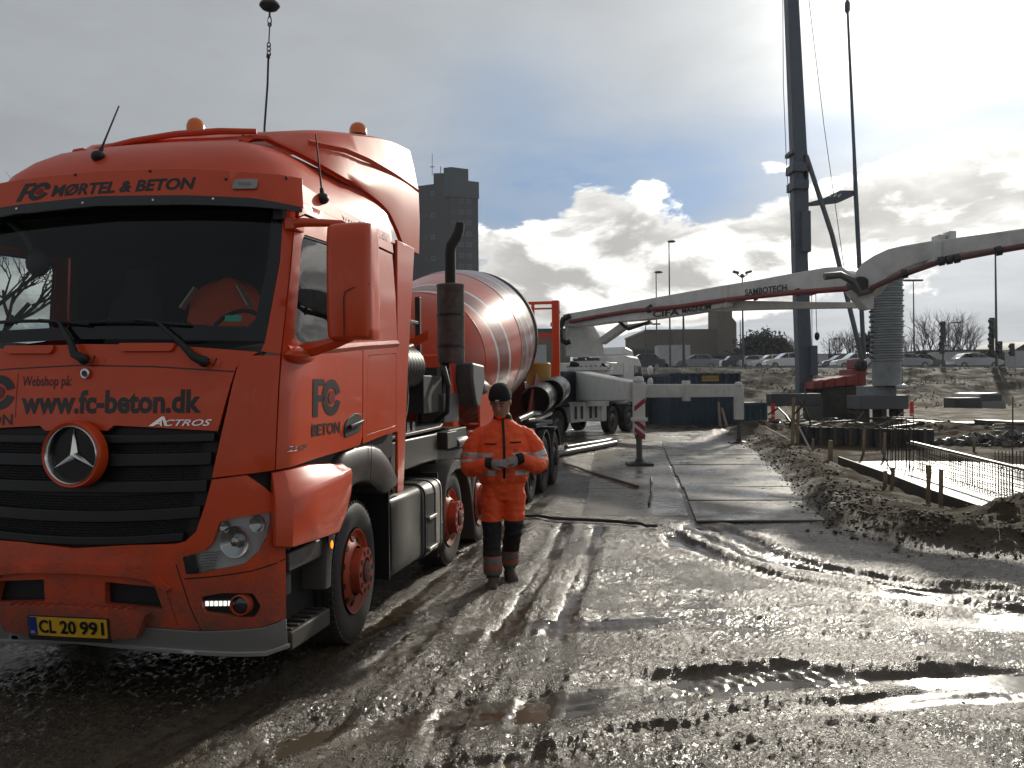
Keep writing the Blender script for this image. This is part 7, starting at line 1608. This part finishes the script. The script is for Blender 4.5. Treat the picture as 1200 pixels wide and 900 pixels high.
# vans and box bodies
def boxbody(x0, x1, yt, Y, label, m_, dep=2.4, wheels=True, cat='trailer', name='box_trailer'):
    a, b_ = at(x0, yt, Y), at(x1, yt, Y); z0 = rz(a.x); e = empty(name, ((a.x + b_.x) / 2, Y, z0), 0, label, cat); zb = z0 + (.55 if wheels else .0)
    w = b_.x - a.x; n = max(3, int(w / .9))
    q = MB(); q.box(a.x, b_.x, Y, Y + dep, zb, a.z); part(q, 'box', m_, e, bevel=.03)
    for k in range(n + 1):
        x = a.x + w * k / n; q = MB(); q.box(x - .03, x + .03, Y - .02, Y, zb, a.z - .02); part(q, 'rib', m_, e)
    q = MB(); q.box(a.x, b_.x, Y - .03, Y, a.z - .1, a.z); part(q, 'top_rail', m_, e)
    if wheels:
        for k in (.2, .8): q = MB(); q.lathe([(0, .42), (.3, .42)], (a.x + w * k, Y - .02, z0 + .42), (0, 1, 0), 16); part(q, 'wheel', TYRE, e)
    return e
WB = mat('box_white', (.50, .50, .52), .4, dust=.3, var=.05)
boxbody(771.5, 808.5, 404.5, 92, 'white box body with blue stripes on the road above the blue container', WB)
boxbody(822, 864, 421.5, 97, 'low white site cabin beyond the road, under the brick building', WB, wheels=False, cat='cabin', name='site_cabin')
boxbody(1100, 1148, 412.5, 90, 'white box trailer behind the silver saloon', WB)
boxbody(930, 942, 415, 92, 'white van body just left of the piling mast', WB); boxbody(955, 970, 415, 92, 'white van body just right of the piling mast', WB)
boxbody(1191, 1240, 411, 100, 'pale cabin at the right edge of the road', WB, wheels=False, cat='cabin', name='site_cabin')
boxbody(619, 640, 404, 90, 'white box behind the red ladder frame of the mixer', WB, wheels=False, cat='cabin', name='site_cabin')

# ---- street lamps and signals
POLE = mat('pole_grey', (.07, .075, .08), .45, metal=.3)
def lamp(x, yt, Y, label, kind='single', r=.09, yb=432, group='street lamps along the road'):
    b0 = at(x, yb, Y); b0.z = rz(b0.x) if Y > 78 else gz(b0.x, Y); t0 = at(x, yt, Y); t0.x = b0.x + (t0.z - b0.z) * .0; e = empty('street_lamp', b0, 0, label, 'street lamp', group)
    q = MB(); q.tube([b0, (b0 + t0) / 2, t0], [r, r * .8, r * .55], 8); part(q, 'pole', POLE, e, smooth=60)
    s_ = Y / 85.
    if kind == 'single':
        q = MB(); q.ball(t0 + Vector((.25 * s_, 0, 0)), (.42 * s_, .2, .13 * s_)); part(q, 'lamp_head', POLE, e, smooth=60)
    elif kind == 'flat':
        q = MB(); q.box(t0.x - .9, t0.x + .9, Y - .2, Y + .2, t0.z - .05, t0.z + .12); part(q, 'lamp_head', POLE, e, bevel=.03)
    elif kind == 'arm':
        q = MB(); q.tube([t0, t0 + Vector((.5, 0, .1)), t0 + Vector((1.3, 0, .1))], .06, 6); q.box(t0.x + .7, t0.x + 1.5, Y - .15, Y + .15, t0.z + .02, t0.z + .17); part(q, 'lamp_head', POLE, e)
    elif kind == 'double':
        for sg in (1, -1):
            q = MB(); q.tube([t0 + Vector((0, 0, -.3)), t0 + Vector((sg * .3, 0, -.1)), t0 + Vector((sg * .5, 0, .05))], .05, 6); part(q, 'lamp_arm', POLE, e)
            q = MB(); q.prism([t0 + Vector((sg * .35, -.2, .05)), t0 + Vector((sg * .9, -.2, .22)), t0 + Vector((sg * .85, -.2, .42)), t0 + Vector((sg * .30, -.2, .28))], (0, .4, 0)); part(q, 'lamp_head', POLE, e, bevel=.03)
        q = MB(); q.ball(t0 + Vector((0, 0, -.1)), (.22, .2, .2)); part(q, 'lamp_hub', POLE, e)
    return e
lamp(785.5, 283, 80, 'tallest of the thin street lamps left, rising high above the boom')
lamp(770, 319, 95, 'shorter thin street lamp left of the tallest one'); lamp(801.5, 369, 84, 'thick dark pole ending just under the boom', 'none', .16)
lamp(757, 381, 88, 'small street lamp in front of the left end of the brick building', 'arm')
lamp(871, 322, 82, 'street lamp with two floodlight heads beside the brick tower', 'double', .11)
lamp(868, 375, 110, 'slim mast close beside the floodlight lamp', 'none'); lamp(1071.5, 329, 84, 'flat-headed street lamp right of the casing tower', 'flat')
lamp(1112, 379, 100, 'small street lamp behind the traffic signal at the bare bushes', 'arm'); lamp(972, 398, 120, 'small distant lamp just right of the piling mast', 'arm'); lamp(993, 391, 120, 'small distant post between the mast and the backstay', 'none')
lamp(1168, 297, 80, 'tall straight pole carrying traffic signals at the right', 'none', .13)
def signal(x, y, Y, label, nb=3):
    p = at(x, y, Y); e = empty('traffic_signal', p, 0, label, 'traffic signal', 'traffic signals at the right'); q = MB(); q.box(p.x - .20, p.x + .20, Y - .15, Y + .15, p.z - .32 * nb, p.z + .32 * nb); part(q, 'housing', BLACKP, e, bevel=.04)
    for k in range(nb):
        q = MB(); q.lathe([(0, .18), (.22, .17)], Vector((p.x - .12, Y - .1, p.z + .32 * (nb - 1) - k * .62)), (-1, -.3, 0), 12, caps=False); part(q, 'visor', BLACKP, e)
signal(1162.5, 384.5, 79.5, 'upper traffic signal on the tall straight pole'); signal(1162, 406, 79.5, 'lower left traffic signal on the tall straight pole'); signal(1171.5, 408, 79.5, 'small signal right of the tall straight pole', 2)
signal(1105, 388, 85, 'traffic signal raised above the bare bushes'); signal(1104, 407, 85, 'dark signal low in the bare bushes', 2); signal(1186, 410, 85, 'traffic signal at the right beside the dark roof', 2)
q = MB(); b0 = at(1105, 436, 85); q.tube([b0, at(1105, 392, 85)], .1, 8); tag(q.build('signal_pole', POLE), 'pole carrying the signals above the bare bushes', 'pole')

# ---- buildings
BRK = D.materials.new('brown_brick'); BRK.use_nodes = True; t = BRK.node_tree; G = NG(t); bs = t.nodes['Principled BSDF']; ob = G.n('ShaderNodeTexCoord').outputs['Object']
br = G.n('ShaderNodeTexBrick'); br.inputs['Scale'].default_value = 1.; br.inputs['Brick Width'].default_value = .9; br.inputs['Row Height'].default_value = .35; br.inputs['Color1'].default_value = (.15, .115, .08, 1); br.inputs['Color2'].default_value = (.125, .098, .07, 1); br.inputs['Mortar'].default_value = (.11, .095, .075, 1)
mp_ = G.n('ShaderNodeMapping'); mp_.inputs['Rotation'].default_value = (R(90), 0, 0); t.links.new(ob, mp_.inputs['Vector']); t.links.new(mp_.outputs[0], br.inputs['Vector']); t.links.new(G.mix(G.noise(ob, .08, 3, .5), br.outputs['Color'], (.10, .085, .065)), bs.inputs['Base Color']); bs.inputs['Roughness'].default_value = .9
def bldg(name, label, x0, x1, yt, Y, dep, m_, zb=3.0, cat='building'):
    a, b_ = at(x0, yt, Y), at(x1, yt, Y); e = empty(name, ((a.x + b_.x) / 2, Y, zb), 0, label, cat); q = MB(); q.box(a.x, b_.x, Y, Y + dep, zb, a.z); part(q, 'wall', m_, e); q = MB(); q.box(a.x - .2, b_.x + .2, Y - .2, Y + dep + .2, a.z, a.z + .35); part(q, 'parapet', POLE, e); return e, a, b_
e, a, b_ = bldg('brick_hall', 'brown brick hall with a square tower behind the boom', 757, 845, 388.5, 165, 30, BRK)
a2, b2 = at(788, 386.5, 164), at(846, 386.5, 164); q = MB(); q.box(a2.x, b2.x, 163.5, 190, 3, a2.z); part(q, 'wall', BRK, e)
a2, b2 = at(841, 359, 162), at(858, 359, 162); c2 = at(863, 378, 162); q = MB(); q.prism([(a2.x, 162, 3), (c2.x, 162, 3), (c2.x, 162, c2.z), (b2.x, 162, at(857.5, 372, 162).z), (b2.x, 162, a2.z + 1), (a2.x, 162, a2.z + 1)], (0, 8, 0)); part(q, 'tower', BRK, e)
q = MB(); q.box(a2.x + 1.2, a2.x + 1.5, 161.9, 162, 3, a2.z); part(q, 'downpipe', POLE, e)
DKB = mat('dark_building', (.03, .033, .037), .7); 
e, a, b_ = bldg('low_hall', 'long low dark hall behind the pump truck cab', 690, 800, 411, 150, 20, DKB)
for k in range(4): q = MB(); x = a.x + 9.5 + k * 1.7; q.box(x, x + 1.0, 149.9, 150, 5.4, 7.0); part(q, 'window', mat('pale_window', (.35, .38, .4), .2), e)
bldg('low_shed', 'low dark shed right of the brick hall', 845, 925, 417, 140, 15, DKB); bldg('long_wall', 'long grey building behind the silver saloon', 1085, 1200, 413, 125, 14, mat('grey_building', (.05, .053, .056), .8))
bldg('beige_hall', 'beige hall behind the red ladder frame', 600, 668, 388, 140, 20, mat('beige_wall', (.14, .125, .10), .85)); bldg('far_hall', 'low grey building below the bare bushes', 925, 1085, 417, 170, 15, DKB)
e, a, b_ = bldg('roofed_house', 'dark house with a pitched roof at the right edge', 1186, 1260, 413, 118, 12, DKB); q = MB(); p = at(1186, 413, 118); pk = at(1203, 400, 118); p3 = at(1260, 400, 118); q.prism([(p.x - .5, 117.5, p.z), (pk.x, 117.5, pk.z), (p3.x, 117.5, pk.z), (p3.x, 117.5, p.z)], (0, 12, 0)); part(q, 'roof', DKB, e)
# tower block
TBM = mat('tower_slate', (.010, .016, .023), .6, var=.1); TBB = mat('tower_blue_panel', (.012, .030, .048), .4)
Yt = 240; L0 = at(487, 206, Yt); E0 = at(521, 200, Yt); R0 = at(559.5, 213, Yt)
TB = empty('tower_block', (E0.x, Yt, 3), 0, 'dark slate tower block with a blue top storey left of the mixer drum', 'building')
zt_ = R0.z; q = MB(); A2 = Vector((L0.x - 3, Yt + 6, 3)); B2 = Vector((at(526, 300, Yt).x, Yt, 3)); C2 = Vector((R0.x, Yt + 3, 3))
q.prism([A2, B2, C2, C2 + Vector((-6, 16, 0)), A2 + Vector((-2, 14, 0))], (0, 0, zt_ - 3)); part(q, 'wall', TBM, TB)
pz0, pz1 = at(540, 231, Yt).z, at(540, 197, Yt).z
a_, b2_, c_ = at(520, 230, Yt - 1), at(529, 230, Yt - 1.6), at(560, 230, Yt + 1.5); c3 = at(549, 230, Yt + .5)
q = MB(); q.prism([(a_.x, Yt - .4, pz0), (b2_.x, Yt - 1.4, pz0), (c_.x + .3, Yt + 2.4, pz0), (c_.x - 3, Yt + 10, pz0), (a_.x, Yt + 10, pz0)], (0, 0, (zt_ - pz0) + .5)); part(q, 'top_storey', TBB, TB)
q = MB(); q.prism([(a_.x, Yt - .4, zt_), (b2_.x, Yt - 1.4, zt_), (c3.x, Yt + 1.2, zt_), (c3.x - 2, Yt + 10, zt_), (a_.x, Yt + 10, zt_)], (0, 0, pz1 - zt_)); part(q, 'plant_room', TBB, TB)
q = MB(); pA = at(508, 203, Yt + 2); q.box(pA.x, pA.x + 4, Yt + 2, Yt + 8, zt_, pA.z); part(q, 'roof_box', DKB, TB)
for x, y0, y1 in ((506.5, 180, 206), (516.5, 195, 206)):
    q = MB(); q.tube([at(x, y1, Yt + 3), at(x, y0, Yt + 3)], .12 if y0 > 190 else .08, 5); part(q, 'aerial', POLE, TB)
q = MB(); q.box(at(504, 196, Yt + 3).x, at(509, 196, Yt + 3).x, Yt + 3, Yt + 3.1, at(504, 196, Yt + 3).z, at(504, 195, Yt + 3).z); part(q, 'aerial_bar', POLE, TB)
WG = mat('tower_window', (.06, .075, .085), .15); FRM = mat('window_frame_pale', (.09, .10, .105), .5)
def facepoint(P, Q, f, z, o=0.):
    d = (Q - P); n = Vector((d.y, -d.x, 0)).normalized(); p = P + d * f + n * o; return Vector((p.x, p.y, z))
H_ = zt_ - 3
for (P, Q, cols) in ((B2, C2, (.16, .42, .68)), (A2, B2, (.45, .62))):
    for r_ in range(14):
        z = zt_ - (5.6 if P is B2 else 3.2) - r_ * 3.05
        if z < 12: continue
        for cc_, f in enumerate(cols):
            if P is A2 and (r_ % 2 == 1): continue
            w = .085 if P is B2 else .05; q = MB(); a = facepoint(P, Q, f - w, z, .06); b_ = facepoint(P, Q, f + w, z, .06); c = b_ + Vector((0, 0, 1.25)); d = a + Vector((0, 0, 1.25)); n_ = (facepoint(P, Q, f, z, 0) - facepoint(P, Q, f, z, .12)); q.prism([a, b_, c, d], n_); fr_ = part(q, 'window_frame', FRM if cc_ else TBM, TB)
            q = MB(); i_ = .15; a = facepoint(P, Q, f - w * .8, z + i_, .07); b_ = facepoint(P, Q, f + w * .8, z + i_, .07); q.add([a, b_, b_ + Vector((0, 0, .95)), a + Vector((0, 0, .95))], [(0, 1, 2, 3)]); part(q, 'window', WG, TB)

# ---- trees
LEAF = mat('conifer_green', (.018, .026, .018), .8, var=.5, vscale=.4)
BARK = mat('bare_bark', (.045, .038, .032), .85)
def conifer(x, yt, Y, w, label):
    b0 = at(x, 434, Y); b0.z = 3.1; t0 = at(x, yt, Y); H = t0.z - b0.z; e = empty('conifer', b0, 0, label, 'tree', 'evergreen trees beyond the road'); q = MB(); q.tube([b0, b0 + Vector((0, 0, H * .9))], [.3, .08], 7); part(q, 'trunk', BARK, e)
    n = 2600; V = []; F = []
    cl = [(RNG.uniform(-1, 1) * w * .42, RNG.uniform(-1, 1) * w * .4, RNG.uniform(.30, .98)) for _ in range(22)]
    for i in range(n):
        c = cl[RNG.integers(0, len(cl))]; sc = (1.15 - c[2]); rr = w * .13
        p = Vector((b0.x + c[0] * (1.3 - c[2]) * 1.3 + RNG.normal(0, rr), Y + c[1] + RNG.normal(0, rr), b0.z + H * c[2] + RNG.normal(0, rr * .8))); s = RNG.uniform(.25, .55); a = Vector(RNG.normal(0, 1, 3)).normalized() * s; b_ = Vector(RNG.normal(0, 1, 3)).normalized() * s; k = len(V); V += [p, p + a, p + b_]; F.append((k, k + 1, k + 2))
    q = MB(); q.V = [tuple(v) for v in V]; q.F = F; part(q, 'crown', LEAF, e, smooth=0, fix=False)
for i, (x, yt, w, lb) in enumerate(((893, 392, 5.2, 'dark evergreen right of the double floodlight lamp, tallest of the group'), (907, 397, 4.5, 'dark rounded evergreen at the right of the group by the floodlight lamp'), (882, 400, 4.5, 'dark evergreen just beside the floodlight lamp pole'), (917, 412, 4, 'low dark evergreen right of the group by the floodlight lamp'), (1020, 392, 3., 'narrow dark evergreen against the left of the casing tower'))): conifer(x, yt, 112, w, lb)
def bare_tree(b0, H, label, name='bare_tree', seed=1, spread=.6, depth=5, r0=.12, nb=1, cat='tree', group='leafless trees', lean=(0, 0)):
    rg = random.Random(seed); e = empty(name, b0, 0, label, cat, group); tr = MB(); tw = MB()
    def grow(p, d, L, r, k, mb):
        q1 = p + d * L * .55 + Vector((rg.uniform(-1, 1), rg.uniform(-1, 1), rg.uniform(-.3, .6))) * L * .07; q2 = p + d * L; mb_ = tr if k >= depth - 1 else tw
        mb_.tube([p, q1, q2], [r, r * .85, r * .65], 5 if k > 2 else 3, caps=False)
        if k == 0: return
        for j in range(rg.choice((2, 3, 3)) if k < depth else 4):
            nd = (d + Vector((rg.uniform(-1, 1), rg.uniform(-1, 1), rg.uniform(-.35, .7))) * spread).normalized(); st = p + (q2 - p) * rg.uniform(.55, 1.); grow(st, nd, L * rg.uniform(.58, .82), r * .58, k - 1, mb)
    for j in range(nb): grow(b0 + Vector((rg.uniform(-.4, .4) * nb * .2, rg.uniform(-.3, .3), 0)), (Vector((0, 0, 1)) + Vector((rg.uniform(-.3, .3) + lean[0], rg.uniform(-.3, .3), 0)) * (1 if nb > 1 else .25)).normalized(), H * .32, r0, depth, tr)
    part(tr, 'trunk', BARK, e, smooth=0, fix=False); c = part(tw, 'twigs', BARK, e, smooth=0, fix=False); c['kind'] = 'stuff'; return e
bare_tree(Vector((-19.0, 32, 0)), 12.0, 'bare tree showing behind the lorry roof at the far left', seed=4, depth=6, spread=.75, r0=.22, group=None)
for i, (x, H, nb, lb) in enumerate(((978, 4.2, 5, 'bare bush just right of the piling mast beyond the road'), (994, 4.6, 5, 'bare bush between the mast and the backstay'), (1062, 4.2, 4, 'bare bush directly right of the casing tower'), (1085, 5.4, 5, 'bare bush left of the raised traffic signal'), (1098, 7.0, 5, 'tallest bare bush beside the raised traffic signal'), (1118, 6.0, 6, 'bare bush right of the raised traffic signal'), (1134, 5.0, 5, 'bare bush above the end of the white box trailer'), (930, 4.0, 4, 'bare bush left of the piling mast beyond the road'))):
    b0 = at(x, 430, 108); b0.z = 3.1; bare_tree(b0, H * 1.5, lb, 'bare_bush', 11 + i, .55, 4, .07, nb, 'bush', 'leafless bushes beyond the road')
# dry scrub on the embankment
V = []; F = []
n = 5000; xs_ = RNG.uniform(2, 60, n); ys_ = RNG.uniform(60, 79.5, n); hz_, _, _ = gheight(xs_, ys_, False); dn_ = fbm(xs_, ys_, .25, 3, 7); 
for i in range(n):
    if dn_[i] < -.1: continue
    h_ = RNG.uniform(.05, .2); a = RNG.uniform(0, math.pi); dx, dy = math.cos(a) * .06, math.sin(a) * .06; k = len(V); lx, ly = RNG.normal(0, .15, 2); V += [(xs_[i] - dx, ys_[i] - dy, hz_[i]), (xs_[i] + dx, ys_[i] + dy, hz_[i]), (xs_[i] + lx, ys_[i] + ly, hz_[i] + h_)]; F.append((k, k + 1, k + 2))
q = MB(); q.V = V; q.F = F; tag(q.build('dry_grass', mat('dry_grass', (.055, .046, .030), .9, var=.4, vscale=.5), None, smooth=0, fix=False), 'dry yellowish grass covering the embankment below the road', 'grass', kind='stuff')
# dark parked things at the foot of the bank
e0 = at(1120, 477, 56); 
q = MB(); a, b_ = at(1120, 479, 56), at(1151, 466, 56); q.box(a.x, b_.x, 56, 57.6, a.z - .3, b_.z); tag(q.build('dark_skip', mat('skip_dark', (.03, .033, .036), .6), None, bevel=.05), 'dark skip at the foot of the embankment on the right', 'skip')
p = at(1162, 470, 57); q = MB(); q.loft([[(p.x + a, 57 + o, p.z + b_) for a, b_ in ((-1, -.7), (-1.0, 0), (-.7, .5), (.6, .55), (.95, .0), (1.0, -.7))] for o in (0, .2, 3.2, 3.5)]); e = empty('parked_van', (p.x, 57, p.z - .7), 0, 'grey van parked at the foot of the embankment beside the dark skip', 'van'); part(q, 'body', mat('van_grey', (.2, .21, .21), .3, coat=.3), e, bevel=.08)
q = MB(); q.box(p.x - .7, p.x + .65, 56.97, 57.0, p.z + .02, p.z + .42); part(q, 'window', WIN, e)
# ---- hook and chain hanging over the lorry roof
HK = empty('lifting_chain', at(316, 8, 16), 0, 'hook block and thin chain hanging down behind the lorry roof', 'lifting chain')
def PH(x, y): return at(x, y, 16)
q = MB(); q.lathe([(-.10, .04), (-.06, .14), (0, .19), (.05, .17), (.12, .08), (.6, .05)], PH(316, 7), n=16); part(q, 'hook_block', DARK, HK, smooth=50)
q = MB(); q.tube([PH(316, 10), PH(316, 20)], .02, 6); part(q, 'shackle', DARK, HK)
for k, (y0, y1) in enumerate(((19, 29), (27, 31), (50, 55), (54, 60), (59, 67))):
    q = MB(); c = (PH(316 - (y0 > 40) * 1., y0) + PH(316 - (y0 > 40) * 1., y1)) / 2; h_ = (PH(0, y0) - PH(0, y1)).z / 2; q.tube([c + Vector((math.cos(t_) * .03, 0, math.sin(t_) * h_)) for t_ in np.linspace(0, 2 * math.pi, 13)], .012, 5, False); part(q, 'chain_link', DARK, HK)
q = MB(); q.tube([PH(316, 30), PH(315, 50)], .012, 5); part(q, 'sling', DARK, HK)
q = MB(); q.ball(PH(314.5, 66), (.04, .04, .05)); q.tube([PH(314.5, 67), PH(313.5, 100), PH(310, 149), PH(309, 190)], .022, 6); part(q, 'tail_rope', DARK, HK, smooth=50)

# ---- thin haze volume added to imitate veiling lens glare over the distance
hzm = D.materials.new('haze'); hzm.use_nodes = True; t = hzm.node_tree; t.nodes.clear(); o_ = t.nodes.new('ShaderNodeOutputMaterial'); pv = t.nodes.new('ShaderNodeVolumePrincipled'); pv.inputs['Density'].default_value = .00018; pv.inputs['Color'].default_value = (.86, .92, 1, 1); pv.inputs['Anisotropy'].default_value = .55; t.links.new(pv.outputs[0], o_.inputs['Volume'])
q = MB(); q.box(-350, 350, -70, 420, -2.0, 75); tag(q.build('haze', hzm, None, smooth=0), 'thin haze volume added over the building site to imitate lens glare', 'haze', kind='stuff')
